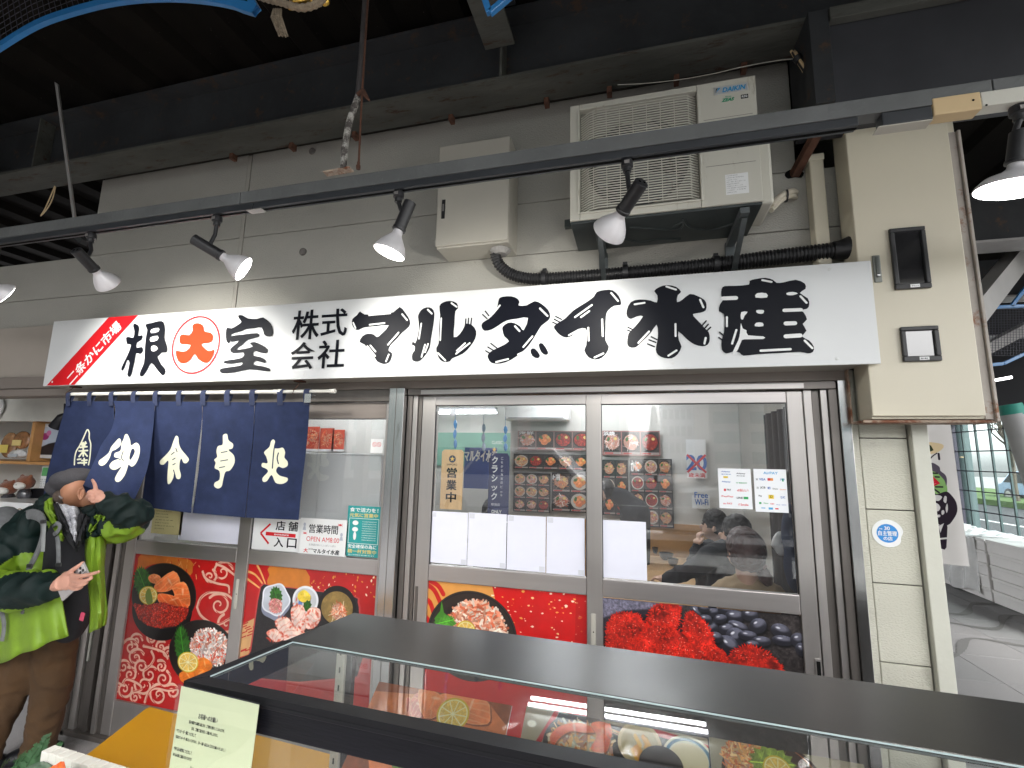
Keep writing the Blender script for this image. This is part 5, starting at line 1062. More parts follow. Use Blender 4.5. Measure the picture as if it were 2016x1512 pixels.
# teal poster
m_teal = mat('teal_print', (.02, .30, .30), .4, var=.03); m_yel = mat('ochre_print', (.72, .55, .16), .4)
t, x0, x1, z0, z1, y = sheet('teal_notice', 'teal poster with yellow and white Japanese lines at the right of the left doors', 'poster', (686, 995), (746, 1099), m_teal); W_, H_ = x1 - x0, z1 - z0
for s_, m_, fx, fz, fw, fh in (('食で活力を！', m_white, .06, .88, .84, .085), ('元気に営業中', m_yel, .06, .775, .84, .08), ('安全確保の為に', m_white, .07, .16, .84, .075), ('精一杯対策中', m_yel, .07, .06, .84, .08), ('新しい生活様式に取り組んでいます', m_white, .1, .02, .76, .02)): let(t, s_, m_, x0 + fx * W_, z0 + fz * H_, fw * W_, fh * H_, y, .02)
for (fa, fb, fc, fd) in ((.06, .94, .25, .258), (.06, .94, .745, .753), (.06, .07, .258, .745), (.93, .94, .258, .745)): boxo('outline', m_white, t, x0 + fa * W_, x0 + fb * W_, y - .0006, y - .0001, z0 + fc * H_, z0 + fd * H_, bevel=0)
for i in range(9): let(t, '手指消毒換気徹底飛沫対策'[i % 3:], m_white, x0 + .45 * W_, z0 + (.68 - i * .045) * H_, .42 * W_, .018 * H_, y)
for fz, kind in ((.66, 0), (.53, 1), (.40, 2)):
    c_ = (x0 + .25 * W_, y - .0006, z0 + fz * H_); MB().poly([(c_[0] + .018 * math.cos(a_) * (1 if kind != 2 else .5), c_[1], c_[2] + .012 * math.sin(a_) * (1 if kind != 2 else 1.8)) for a_ in np.linspace(0, 6.28, 15)[:-1]]).build('pictogram', m_white, t, fix=False)
# notes behind the man at the left pane
m_yp = mat('yellow_paper', (.62, .56, .28), .6)
t, x0, x1, z0, z1, y = sheet('yellow_note', 'yellow paper note with black lines on the leftmost door under the curtain', 'paper', (305, 985), (356, 1054), m_yp)
for i in range(9): let(t, 'お知らせ本日の営業は'[: 5 + i % 5], m_ink, x0 + .1 * (x1 - x0), z1 - .03 - i * .017, (x1 - x0) * (.3 + .5 * rs.random()), .006, y)
t, x0, x1, z0, z1, y = sheet('white_board_sheet', 'plain white sheet beside the yellow note on the leftmost door', 'paper', (358, 998), (470, 1072), m_bluepap)

# ================================================================= NOREN CURTAIN
np_ = Paint(560, 270, 3.0, (.165, .20, .315), lambda u, v: (u - 60, 1030 - v))
NC = (.90, .90, .80); NV = (.15, .18, .29)
np_.a *= (.88 + .24 * vnoise(np_.H, np_.W, 50, 3, 5))[..., None]; np_.a *= (.93 + .14 * np.random.rand(np_.H, np_.W))[..., None]
Dp = lambda pts: rD(pts)
np_.poly(Dp([(1240,535),(1265,530),(1292,590),(1300,640),(1350,612),(1383,640),(1388,700),(1372,770),(1340,830),(1305,850),(1275,830),(1262,870),(1235,940),(1190,995),(1155,1000),(1140,970),(1165,915),(1205,850),(1150,880),(1105,875),(1085,840),(1120,795),(1180,770),(1135,755),(1140,715),(1195,690),(1205,620),(1225,580)]), NC, n=3)
np_.poly(Dp([(1180,570),(1200,590),(1195,640),(1150,680),(1110,700),(1090,760),(1050,820),(1010,842),(980,825),(985,790),(1030,755),(1080,710),(1100,660),(1140,610)]), NC, n=3)
np_.poly(Dp([(1303,683),(1325,672),(1338,700),(1320,745),(1292,785),(1284,755)]), NV, n=2); np_.stroke(Dp([(1222,700),(1205,760),(1225,790)]), 1.6, NV); np_.stroke(Dp([(1150,765),(1195,780)]), 1.5, NV, n=0)
np_.poly(Dp([(1745,545),(1770,560),(1775,620),(1800,680),(1850,740),(1875,780),(1850,815),(1820,810),(1800,770),(1785,800),(1780,870),(1795,930),(1785,970),(1755,970),(1740,940),(1728,915),(1720,960),(1690,1015),(1665,1020),(1660,960),(1665,880),(1670,790),(1625,830),(1590,825),(1590,790),(1640,740),(1690,680),(1720,600)]), NC, n=3)
for a_, b_ in (((1745,670),(1757,702)),((1700,730),(1728,708)),((1712,782),(1738,765)),((1715,832),(1738,820)),((1722,885),(1740,945))): np_.stroke(Dp([a_, b_]), 1.7, NV, n=0)
np_.poly(rA([(1275,995),(1300,990),(1310,1030),(1340,1055),(1335,1085),(1310,1095),(1345,1130),(1350,1180),(1320,1230),(1290,1240),(1275,1290),(1265,1335),(1240,1350),(1215,1335),(1220,1310),(1250,1290),(1250,1235),(1218,1215),(1225,1180),(1215,1160),(1235,1140),(1230,1105),(1240,1070),(1270,1060),(1272,1020)]), NC, n=3)
for a_, b_ in (((1262,1112),(1300,1105)),((1258,1168),(1305,1160)),((1250,1212),(1285,1205))): np_.stroke(rA([a_, b_]), 1.7, NV, n=0)
np_.poly(rA([(1605,1025),(1618,1040),(1610,1080),(1640,1085),(1670,1080),(1685,1110),(1680,1145),(1700,1170),(1700,1200),(1670,1215),(1640,1205),(1625,1235),(1650,1265),(1700,1280),(1695,1305),(1660,1320),(1620,1310),(1595,1260),(1565,1300),(1540,1305),(1535,1280),(1570,1240),(1560,1220),(1530,1205),(1535,1180),(1568,1182),(1560,1140),(1545,1110),(1580,1075),(1590,1040)]), NC, n=3)
np_.stroke(rA([(1612,1085),(1606,1140),(1600,1215)]), 2.2, NV); np_.stroke(rA([(1640,1115),(1632,1150),(1640,1185)]), 2.2, NV)
np_.stroke(Dp([(738,832),(742,760),(758,695),(792,640),(830,560),(865,485),(885,512),(885,570),(900,625),(897,700),(890,770),(878,832)]), 2.6, NC)
for a_, b_ in (((800,625),(855,618)),((795,660),(862,652)),((785,695),(868,690)),((826,612),(826,745)),((826,700),(785,750)),((826,700),(865,745)),((808,610),(815,640)),((848,605),(840,640)),((770,780),(800,775)),((775,815),(800,812)),((812,790),(862,785)),((835,770),(835,832)),((812,815),(858,810))): np_.stroke(Dp([a_, b_]), 3.4, NC, n=0)
nim = np_.image('noren_print')
m_nor = print_mat('noren_cloth', nim, rough=.85, coat=0, spec=.15, bump=.25)
m_navy = mat('navy_cloth', (.027, .037, .085), .9, var=.15, vs=20, bump=.3, bs=300)
NY = -.165
nt_ = thing('noren', 'navy blue cloth curtain with five flaps and cream brush characters over the left doors', 'curtain', P(370, 780, y=NY))
def edge(pts, t):
    L = len(pts) - 1; x = t * L; i = min(int(x), L - 1); f_ = x - i; return np.array(pts[i]) * (1 - f_) + np.array(pts[i + 1]) * f_
def flap(Lp, Rp, fy, nu=16, nv=20, label=None):
    Lp = smooth(Lp, 6, False); Rp = smooth(Rp, 6, False); mb = MB()
    def fn(s_, t): q = edge(Lp, t) * (1 - s_) + edge(Rp, t) * s_; return P(q[0], q[1], y=fy(s_, t))
    def uv(s_, t): q = edge(Lp, t) * (1 - s_) + edge(Rp, t) * s_; return ((q[0] - 60) / 560, (1030 - q[1]) / 270)
    return mb.grid(fn, nu, nv, uv=uv).build('flap', m_nor, nt_, True, fix=False, label=label)
wvf = lambda ph, am: (lambda s_, t: NY + am * t * math.sin(s_ * 7 + ph) - .004 * math.sin(s_ * 3.14) - .012 * t * math.sin(t * 2.2 + ph))
flap([(132, 789), (112, 860), (92, 935), (84, 990), (82, 1010)], [(224, 790), (226, 860), (235, 935), (244, 990), (248, 1012)], lambda s_, t: NY + .03 * t + .006 * math.sin(s_ * 8))
flap([(223, 789), (227, 810), (219, 846), (200, 875), (187, 905), (170, 942), (163, 956)], [(305, 790), (303, 830), (299, 862), (296, 888), (292, 915), (284, 940), (262, 990)], lambda s_, t: NY - .010 - .43 * t ** 1.7 * (1 - .45 * s_) + .016 * math.sin(s_ * 6 + 1) * t, 20, 26, 'second flap pushed out by the man\'s hand')
# the lower lap of the pushed flap, round his hand
flap([(163, 956), (168, 966), (172, 972), (196, 978), (207, 984), (214, 991)], [(262, 990), (261, 993), (260, 996), (257, 999), (253, 1000), (248, 999)], lambda s_, t: NY - .435 + .19 * s_ + .03 * math.sin(s_ * 6 + 1) - .02 * t, 20, 10, 'turned lower edge of the pushed flap')
flap([(306, 790), (302, 830), (294, 879), (286, 940), (279, 998)], [(398, 791), (397, 835), (391, 880), (384, 940), (376, 1010)], wvf(.5, .010))
flap([(399, 791), (398, 835), (395, 880), (389, 940), (379, 1010)], [(501, 792), (499, 850), (493, 910), (488, 960), (483, 1019)], wvf(2.0, .008))
flap([(501.5, 792), (500, 850), (494, 910), (489, 960), (484, 1019)], [(610, 791), (606, 850), (600, 910), (594, 960), (588, 1024)], wvf(3.6, .008))
rodA, rodB = P(134, 776, y=NY - .004), P(660, 770, y=NY - .004)
lp_us = (139, 181, 223.5, 267, 310, 356, 403.7, 451, 500, 555, 606.5)
for u in lp_us:
    f_ = (u - 134) / (660 - 134); cu = P(u, 776 - 6 * f_, y=NY - .004); b_ = P(u + 1, 797, y=NY - .004); wv_ = .018
    mb = MB(); sec = [(-.004, cu[2] - .075), (-.014, cu[2] - .02), (-.0135, cu[2] + .004), (0, cu[2] + .0145), (.0135, cu[2] + .004), (.012, cu[2] - .02), (.003, cu[2] - .05)]
    mb.grid(lambda s_, t: (cu[0] - wv_ + 2 * wv_ * s_, NY - .004 + np.interp(t * 6, range(7), [q[0] for q in sec]), np.interp(t * 6, range(7), [q[1] for q in sec])), 2, 12).build('loop', m_navy, nt_, True, fix=False)
rd = thing('curtain_rod', 'white telescopic rod holding the navy curtain', 'rod', (rodA + rodB) / 2)
m_rod = mat('rod_white', (.74, .73, .68), .35, var=.04)
mid = rodA + (rodB - rodA) * .80
MB().lathe(rodA, rodB - rodA, [(.010, 0), (.0115, .003), (.0115, .01), (.0105, .012), (.0105, np.linalg.norm(mid - rodA))], 14).build('tube', m_rod, rd, True)
L2 = np.linalg.norm(rodB - mid); MB().lathe(mid, rodB - rodA, [(.0105, 0), (.0125, .002), (.0125, .03), (.014, .032), (.014, .05), (.0115, .055), (.009, .06), (.009, L2 - .035), (.0115, L2 - .034), (.0115, L2 - .016), (.0095, L2 - .015), (.0125, L2 - .012), (.011, L2)], 14).build('inner_tube', m_rod, rd, True)
cl_ = thing('binder_clip', 'small binder clip at the right end of the navy curtain', 'clip', P(612, 782, y=NY - .02)); a = P(600, 775, y=NY - .022); b = P(611, 793, y=NY - .022)
MB().box(a[0], b[0], NY - .023, NY - .021, b[2], a[2]).build('jaw', m_inox, cl_, bevel=.001)
for k in (-1, 1): MB().tube([P(610, 783 + k * 2, y=NY - .024), P(618, 781 + k * 4, y=NY - .024), P(622, 783 + k * 3, y=NY - .024)], .0012, 6).build('handle', m_inox, cl_, True)
for u in (150, 590):
    h = thing('rod_hook', ('left' if u < 300 else 'right') + ' rusty hook under the sign for the curtain rod', 'hook', P(u, 760, y=-.15)); c = P(u, 757, y=-.13)
    boxo('plate', m_rust, h, c[0] - .025, c[0] + .025, -.15, -.11, SZ0 - .006, SZ0 + .002, bevel=.001)
    r0 = rodA + (rodB - rodA) * ((u - 134) / 526); MB().tube([(c[0], -.135, SZ0 - .004), (c[0] + .014, -.15, r0[2] + .045), (c[0] + .01, NY - .02, r0[2] + .005), (c[0], NY - .012, r0[2] - .012), (c[0] - .01, NY + .01, r0[2] - .006)], .002, 6).build('wire', m_rust, h, True)

# ================================================================= DISPLAY CASE
ZC = 1.15
BL, FL = P(697, 1206, z=ZC), P(362, 1340, z=ZC); d1 = P(2016, 1383.5, z=ZC) - BL; d1 /= np.linalg.norm(d1); F2 = P(900, 1453, z=ZC); d2 = F2 - FL; d2 /= np.linalg.norm(d2)
XR = 1.75
BR = BL + d1 * ((XR - BL[0]) / d1[0]); FR = FL + d2 * ((XR - FL[0]) / d2[0])
dc = thing('display_case', 'black display case with a glass top strip standing in front of the shop doors', 'display case', (.2, -1.15, 0))
GL_, GB_ = P(410, 1331, z=ZC), P(576, 1262, z=ZC); g2 = P(900, 1427, z=ZC) - GL_; g2 /= np.linalg.norm(g2); b2 = P(2016, 1507, z=ZC) - GB_; b2 /= np.linalg.norm(b2)
GR_ = GL_ + g2 * ((XR - GL_[0]) / g2[0]); GBR = GB_ + b2 * ((XR - GB_[0]) / b2[0])
m_ctop = mat('case_top_paint', (.019, .018, .017), .32, var=.15, vs=3, bump=.02, bs=300)
dn = np.array((0, 0, -.012))
def slabp(name, pts, m, dz=.012, **k): return MB().prism(pts, (0, 0, -dz)).build(name, m, dc, **k)
wb = np.array((BL - FL)); 
L0_ = FL + (BL - FL) * ((GB_[1] - FL[1]) / (BL[1] - FL[1]))
slabp('top_panel', [GB_ + (L0_ - GB_) * .98, GBR, BR, BL], m_ctop, bevel=.002)
slabp('side_rim', [FL, GL_ + (0, 0, 0), GB_ + (.0, -.0015, 0), L0_ + (0, -.0015, 0)], m_blackm)
slabp('front_rim', [FL + (.004, -.0, 0), FR, GR_ + (0, -.002, 0), GL_ + (0, -.002, 0)], m_blackm)
MB().prism([GL_ + (.0015, .001, -.004), GR_ + (0, .001, -.004), GBR + (0, -.003, -.004), GB_ + (.002, -.003, -.004)], (0, 0, -.005)).build('top_glass', m_glass2, dc)
for a_, b_ in ((GB_ + (.002, -.003, -.0015), GBR + (0, -.003, -.0015)), (GL_ + (.003, .003, -.0015), GB_ + (.003, -.003, -.0015))): MB().bar(a_, b_, .0025, .0025).build('glass_edge', mat('glass_edge', (.45, .55, .56), .2), dc)
# front band, end band
nf = np.array((-d2[1], d2[0], 0)); nf = -nf if nf[1] > 0 else nf
bz = .062
m_band = mat('worn_black', (.008, .008, .011), .42, var=.3, vs=9, spec=.15, dirt=(.12, .11, .11), dirts=16, dirta=.70, bump=.15, bs=60, stretch=(.5, 1, 4))
MB().prism([FL + (0, 0, -.0125), FR + (0, 0, -.0125), FR + (0, 0, -.022), FL + (0, 0, -.022)], -nf * .02).build('front_lip', m_blackm, dc, bevel=.002)
MB().prism([FL + nf * -.006 + (0, 0, -.0225), FR + nf * -.006 + (0, 0, -.0225), FR + nf * -.006 + (0, 0, -bz - .012), FL + nf * -.006 + (0, 0, -bz - .012)], -nf * .02).build('front_band', m_band, dc, bevel=.003)
sd_ = (BL - FL); sd_ /= np.linalg.norm(sd_); ns = np.array((sd_[1], -sd_[0], 0))
MB().prism([FL + sd_ * .03 + (0, 0, -.013), BL + (0, 0, -.013), BL + (0, 0, -bz), FL + sd_ * .03 + (0, 0, -bz)], ns * .02).build('end_band', m_band, dc, bevel=.003)
MB().prism([BL + sd_ * -.002 + d1 * .022 + (0, 0, -.013), BR + (0, 0, -.013), BR + (0, 0, -bz), BL + d1 * .022 + (0, 0, -bz)], (0, -.02, 0)).build('back_band', m_band, dc, bevel=.003)
zlow = .35
for c_ in (FL + ns * .014 + sd_ * .012, BL + ns * .014 - sd_ * .014): MB().bar(c_ * (1, 1, 0) + (0, 0, zlow), c_ * (1, 1, 0) + (0, 0, ZC - bz - .013), .022, .022, up=(0, 1, 0)).build('corner_post', m_blackm, dc, bevel=.002)
fg = -nf * .012
MB().prism([FL + fg + d2 * .03 + (0, 0, -bz - .013), FR + fg + (0, 0, -bz - .013), FR * (1, 1, 0) + fg + (0, 0, zlow), FL * (1, 1, 0) + fg + d2 * .03 + (0, 0, zlow)], -nf * .004).build('front_glass', m_glass2, dc)
MB().prism([FL + ns * .01 + sd_ * .03 + (0, 0, -bz - .001), BL + ns * .01 - sd_ * .03 + (0, 0, -bz - .001), (BL + ns * .01 - sd_ * .03) * (1, 1, 0) + (0, 0, zlow), (FL + ns * .01 + sd_ * .03) * (1, 1, 0) + (0, 0, zlow)], ns * .004).build('end_glass', m_glass2, dc)
MB().prism([FL * (1, 1, 0) + (0, 0, .02), FR * (1, 1, 0) + (0, 0, .02), BR * (1, 1, 0) + (0, 0, .02), BL * (1, 1, 0) + (0, 0, .02)], (0, 0, zlow - .03)).build('base_cabinet', m_blackm, dc, bevel=.003)
# slotted shelf standard
m_std = mat('standard_ivory', (.55, .50, .44), .5)
for u0, lab in ((672, 0),):
    q = P(672, 1330, y=BL[1] - .03); sx_ = P(u0, 1335, y=BL[1] - .035)[0]
    stt = boxo('shelf_standard', m_std, dc, sx_ - .014, sx_ + .014, BL[1] - .047, BL[1] - .034, zlow, ZC - bz - .014, bevel=.001)
    for k in range(11): boxo('slot', m_dark, stt, sx_ - .0025, sx_ + .0025, BL[1] - .0478, BL[1] - .0472, ZC - .11 - k * .05, ZC - .094 - k * .05, bevel=0)
# photo cards inside the case: one tilted display plane
th_ = math.radians(42); e1 = d1; fw_ = np.array((d1[1], -d1[0], 0)); fw_ = fw_ / np.linalg.norm(fw_); fw_ = fw_ if fw_[1] < 0 else -fw_
e2 = fw_ * math.cos(th_) + np.array((0, 0, -1)) * math.sin(th_); nn_ = np.cross(e1, e2); O_c = P(1037, 1395, z=.99)
def cardpt(u, v): q = PP(u, v, O_c, nn_) - O_c; return (float(np.dot(q, e1)), float(-np.dot(q, e2)))
def card(name, label, ua, va, ub, vb, bgc, low=-.34, draw=None, lift=0):
    xl, yt = cardpt(ua, va); xr, yt2 = cardpt(ub, vb); yt = max(yt, yt2)
    p = Paint(xr - xl, yt - low, 1100, bgc, lambda u, v: (cardpt(u, v)[0] - xl, cardpt(u, v)[1] - low)); draw(p)
    m = print_mat(name + '_print', p.image(name), rough=.4, coat=.1); off = O_c + nn_ * (lift if nn_[2] > 0 else -lift)
    c_ = [off + e1 * xl - e2 * low, off + e1 * xr - e2 * low, off + e1 * xr - e2 * yt, off + e1 * xl - e2 * yt]
    t = thing('photo_card', label, 'card', c_[0], 'food photo cards inside the case'); MB().quad_uv(c_).build('print', m, t, fix=False); sgn = -1 if nn_[2] > 0 else 1
    MB().prism([q + nn_ * sgn * .0012 for q in c_], nn_ * sgn * .003).build('backing', m_white, t); return t
rI = lambda pts: [(880 + x * .28274, 1200 + y * .28274) for x, y in pts]; rJ = lambda pts: [(330 + x * .28274, 1180 + y * .28274) for x, y in pts]
def dr1(p):
    p.noise(.2, .03, 3)
    p.poly(rI([(-600,560),(275,635),(480,900),(900,1500),(-500,1500)]), (.80, .42, .22), tex=lambda X, Y, d: np.array((.86, .48, .27)) * (.85 + .25 * vnoise(X.shape[0], X.shape[1], 25, 3)[..., None]))
    for pts in ([(1660,690),(1700,700),(1740,800),(1720,840),(1670,820)],[(1700,690),(1780,645),(1830,740),(1820,840),(1740,820)],[(1690,700),(1740,690),(1780,800),(1700,830)]): p.slab([p.tr(*q) for q in rJ(pts)], (.78, .36, .30), raw=True)
    p.shiso(p.tr(*rJ([(1850,740)])[0]), .030, 1.3, (.35, .42, .12), 12, .5); p.shiso(p.tr(*rJ([(1640,1130)])[0]), .05, -.3, (.35, .48, .10), 16, .5)
    for pts in ([(-60,600),(60,590),(270,640),(300,720),(280,800),(120,790),(-40,700)],[(-200,560),(-60,585),(0,700),(-160,760)]): p.slab([p.tr(*q) for q in rI(pts)], (.90, .50, .30), raw=True)
    p.lemon(p.tr(*rI([(40,730)])[0]), .042, asp=1.1)
    p.slab([p.tr(*q) for q in rJ([(1650,1060),(2000,1150),(2200,1300),(1750,1300)])], (.90, .40, .22), raw=True)
card('photo_card', 'photo card of sliced salmon with lemon inside the case, left of the prawn bowl card', 742, 1352, 1008, 1389, (.55, .28, .14), draw=dr1)
def dr2(p):
    tr_ = [p.tr(*q) for q in rI([(780,720),(700,900),(560,1200),(2000,1500),(1900,1000),(1300,840)])]; p.poly(tr_, (.10, .08, .085), raw=True)
    p.stroke(rI([(760,720),(650,900),(520,1100)]), .012, (.72, .10, .10), n=0); p.stroke(rI([(1290,810),(1600,900),(1830,975)]), .014, (.72, .12, .12), n=0)
    p.stroke(rI([(840,740),(1000,780),(1200,860)]), .006, (.78, .62, .42), n=0); p.ell(p.tr(*rI([(590,795)])[0]), .012, .008, (.98, .95, .88), raw=True, soft=4)
    c_ = p.tr(*rI([(930,960)])[0]); p.ell(c_, .095, .075, (.16, .10, .08), raw=True); p.crabmeat(c_, .085, .06, 260, 3, cols=((.90,.80,.65),(.93,.70,.45),(.88,.52,.25),(.85,.82,.70)), ln=.2)
    for pts in ([(715,890),(770,820),(870,790),(970,800),(1050,850),(960,860),(860,850),(780,900),(740,950)],[(1000,800),(1060,780),(1130,800),(1145,850),(1120,980),(1060,1000),(1000,970),(1040,880)],[(1130,790),(1150,850),(1140,900),(1110,860)]): p.slab([p.tr(*q) for q in rI(pts)], (.88, .34, .17), raw=True, edge=(.94, .55, .35))
    for pts in ([(1140,850),(1200,880),(1240,900)],[(1130,830),(1180,850),(1225,860)]): p.stroke(rI(pts), .002, (.85, .55, .4))
    c_ = p.tr(*rI([(1340,935)])[0]); p.ell(c_, .052, .046, (.84, .74, .55), raw=True); p.ell(c_, .044, .038, (.74, .66, .46), raw=True)
    for k in range(10): q = (c_[0] + random.uniform(-.022, .022), c_[1] + random.uniform(-.018, .016)); p.stroke([q, (q[0] + .012, q[1] - .018)], .009, (.88, .56 + .1 * random.random(), .16), raw=True, n=0)
    c_ = p.tr(*rI([(1680,1040)])[0]); p.ell(c_, .058, .046, (.86, .84, .74), raw=True); p.ell(c_, .052, .041, (.28, .45, .55), raw=True, ring=.14); p.ell((c_[0], c_[1] - .004), .044, .034, (.88, .82, .66), raw=True)
    p.ell(p.tr(*rI([(1490,1090)])[0]), .05, .04, (.10, .06, .06), raw=True)
card('photo_card', 'photo card of a prawn bowl meal with yellow pickles inside the case', 1036, 1394, 1393, 1454, (.62, .56, .46), draw=dr2)
def dr3(p):
    rK = lambda pts: [(1440 + x * .28571, 1200 + y * .28571) for x, y in pts]
    c_ = p.tr(*rK([(290, 1180)])[0]); p.ell(c_, .105, .085, (.24, .13, .09), raw=True); p.ell(c_, .098, .079, (.66, .40, .25), raw=True, ring=.03); p.crabmeat(p.tr(*rK([(130, 1060)])[0]), .06, .05, 300, 5, cols=((.93,.66,.38),(.95,.78,.55),(.88,.45,.22)), ln=.2)
    p.shiso(p.tr(*rK([(280, 1060)])[0]), .05, .1, (.52, .60, .22), 14, .7); p.lemon(p.tr(*rK([(320, 1110)])[0]), .03)
card('photo_card', 'photo card of a crab bowl with lemon at the right end inside the case', 1396, 1457, 1700, 1505, (.60, .56, .47), draw=dr3)
# things in the case glass: dark boards around the cards
boxo('inner_back_board', mat('case_inner', (.10, .09, .09), .5), dc, BL[0] + .62, 1.7, BL[1] - .16, BL[1] - .155, .36, ZC - .20, bevel=0)
boxo('wood_divider', mat('case_wood', (.30, .13, .06), .5, var=.2, vs=5), dc, P(1022, 1400, z=.99)[0] - .012, P(1022, 1400, z=.99)[0] + .012, -1.16, -1.12, .5, .985, bevel=.001)
# customer notice in acrylic holder
nc = thing('customer_notice', 'pale green notice in a clear acrylic holder on the corner of the black case', 'notice', P(430, 1440, y=FL[1] - .04))
q0 = FL + nf * .012 - d2 * .012
pts4 = [PP(u, v, q0, nf) for u, v in ((333, 1512), (487, 1512), (510, 1388), (357, 1351))]
ex = pts4[2] - pts4[3]; Wn = np.linalg.norm(ex); ex /= Wn; uz = pts4[3] - pts4[0]; uz /= np.linalg.norm(uz)
T0_, Hn = pts4[3], .33
cr_ = [T0_ - uz * Hn, T0_ - uz * Hn + ex * Wn, T0_ + ex * Wn, T0_]
MB().prism(cr_, -nf * .001).build('paper', mat('pale_green_paper', (.62, .66, .46), .6, var=.03), nc)
MB().prism([q + nf * .002 for q in (cr_[0] - ex * .006, cr_[1] + ex * .004, cr_[2] + ex * .004 + uz * .005, cr_[3] - ex * .006 + uz * .005)], nf * .0025).build('holder', glassmat('acrylic', (.97, .98, .96), 1.0, .02, .02), nc)
def nline(s_, x, yy, w_, h_, bo=.0): letter('lettering', s_, m_ink, nc, T0_ + ex * x - uz * (yy + h_ * .15) + nf * .0006, ex, uz, w_, h_ * 1.25, max(bo, .012))
nline('お客様へのお願い', .060, .052, .052, .0085, .01)
for i, (s_, x, w_) in enumerate((('当店の精算では複数人前に分け、ご不便をお掛けしてしまいますが、', .036, .098), ('是非、ご理解ご協力を宜しくお願い申し上げます。', .046, .072), ('*ワンオーダー制につきまして', .006, .054), ('当店はワンオーダー制になっております。（お一人様一品以上のご注文をお願いいたします。）', .006, .136), ('', 0, 0), ('*持ち込み飲食につきまして', .006, .050), ('持ち込みは固くご遠慮いただいております', .006, .052))):
    if s_: nline(s_, x, .066 + i * .0115, w_, .0052 if s_[0] != '*' else .006, .0)
nline('Request to customers', .058, .152, .044, .0068)
for i, (s_, w_) in enumerate((('We apologise for the inconvenience and inconvenience caused to our customers due to circumstances at our', .145), ('store', .014), ('', 0), ('Thank you for your understanding and cooperation', .075))):
    if s_: nline(s_, .006, .166 + i * .0095, w_, .0045)
# yellow table
ty = .66
ya_, yb_, yc_ = P(292, 1389, z=ty), P(150, 1500, z=ty), P(640, 1480, z=ty); dy_ = (yc_ - ya_); dy_ /= np.linalg.norm(dy_)
yt_ = thing('yellow_table', 'plain mustard yellow table top behind the black case', 'table', (ya_[0] + .4, ya_[1] - .2, 0))
m_yt = mat('mustard_laminate', (.64, .30, .004), .55, var=.04, vs=2, coat=.1)
fx = [ya_ + (yb_ - ya_) * .05 + dy_ * .002, ya_ + dy_ * .012, ya_ + dy_ * .95, ya_ + dy_ * .95 + (yb_ - ya_) * 1.3, ya_ + (yb_ - ya_) * 1.3]
MB().prism(fx, (0, 0, -.025)).build('top', m_yt, yt_, bevel=.006)
for s_, q in ((.08, .1), (.85, .1), (.08, 1.1), (.85, 1.1)):
    c_ = ya_ + dy_ * s_ + (yb_ - ya_) * q; MB().bar((c_[0], c_[1], 0), (c_[0], c_[1], ty - .026), .03, .03, up=(0, 1, 0)).build('leg', m_blackm, yt_)
# white foam box with crab and fern in the corner
zb_ = .93
ta, tb = P(108, 1466, z=zb_), P(262, 1514, z=zb_); e_ = tb - ta; e_ /= np.linalg.norm(e_); ff = np.array((e_[1], -e_[0], 0)); ff = ff if ff[1] < 0 else -ff
fbx = thing('crab_box', 'white ribbed box of shaved ice and green wrap at the lower left corner', 'box', ta * (1, 1, 0) + (0, 0, .7))
m_foam = mat('white_foam', (.72, .70, .64), .6, var=.05, vs=20, bump=.2, bs=100)
for k in range(13): c_ = ta + e_ * (k * .028 + .013); MB().obb(c_ + ff * .013 + (0, 0, -.012), e_ * .0132, ff * .014, (0, 0, .012)).build('rim_block', m_foam, fbx, bevel=.002)
MB().prism([ta + ff * .028 + (0, 0, -.03), ta + ff * .028 + e_ * .4 + (0, 0, -.03), ta + e_ * .4 + ff * .4 + (0, 0, -.03), ta + ff * .4 + (0, 0, -.03)], (0, 0, -.16)).build('body', m_foam, fbx)
MB().prism([ta + (0, 0, -.025), ta + e_ * .4 + (0, 0, -.025), ta + e_ * .4 + ff * .028 + (0, 0, -.025), ta + ff * .028 + (0, 0, -.025)], (0, 0, -.16)).build('wall', m_foam, fbx)
MB().grid(lambda s_, t: ta + ff * .03 + e_ * (.4 * s_) + ff * (.3 * t) + (0, 0, -.022 + .006 * math.sin(s_ * 23) * math.cos(t * 17)), 20, 16).build('green_wrap', mat('green_wrap', (.10, .17, .11), .25, var=.5, vs=30, coat=.5, dirt=(.5, .55, .5), dirts=20, dirta=.6), fbx, True, fix=False)
crb = thing('crab', 'bright orange boiled crab lying in the corner box', 'crab', P(112, 1512, z=zb_ + .01)); cq = P(128, 1562, z=zb_ + .01)
mbc = MB().sphere(cq, (.05, .042, .026), 16, 10)
for k in range(6): mbc.sphere(cq + (-.04 + .016 * k, .02 + .004 * (k % 2), .016), (.010, .009, .008), 8, 6)
m_crab = mat('crab_orange', (.72, .13, .03), .28, var=.35, vs=30, coat=.6, bump=.4, bs=120, dirt=(.85, .6, .35), dirts=14, dirta=.60)
remesh(mbc, 'shell', .004, m_crab, crb, 2)
for k in (-1, 1):
    for j in range(3): q = cq + np.array((k * .035, -.005 + j * .012, .0)); MB().tube([q, q + (k * .035, .012, .022), q + (k * .075, .004 + j * .012, -.005)], [.008, .009, .004], 8).build('leg', m_crab, crb, True)
fn_ = thing('fern', 'dark green fern leaves sticking up at the lower left corner', 'fern', P(70, 1500, z=.95)); m_fern = mat('fern_green', (.030, .085, .030), .55, var=.4, vs=20)
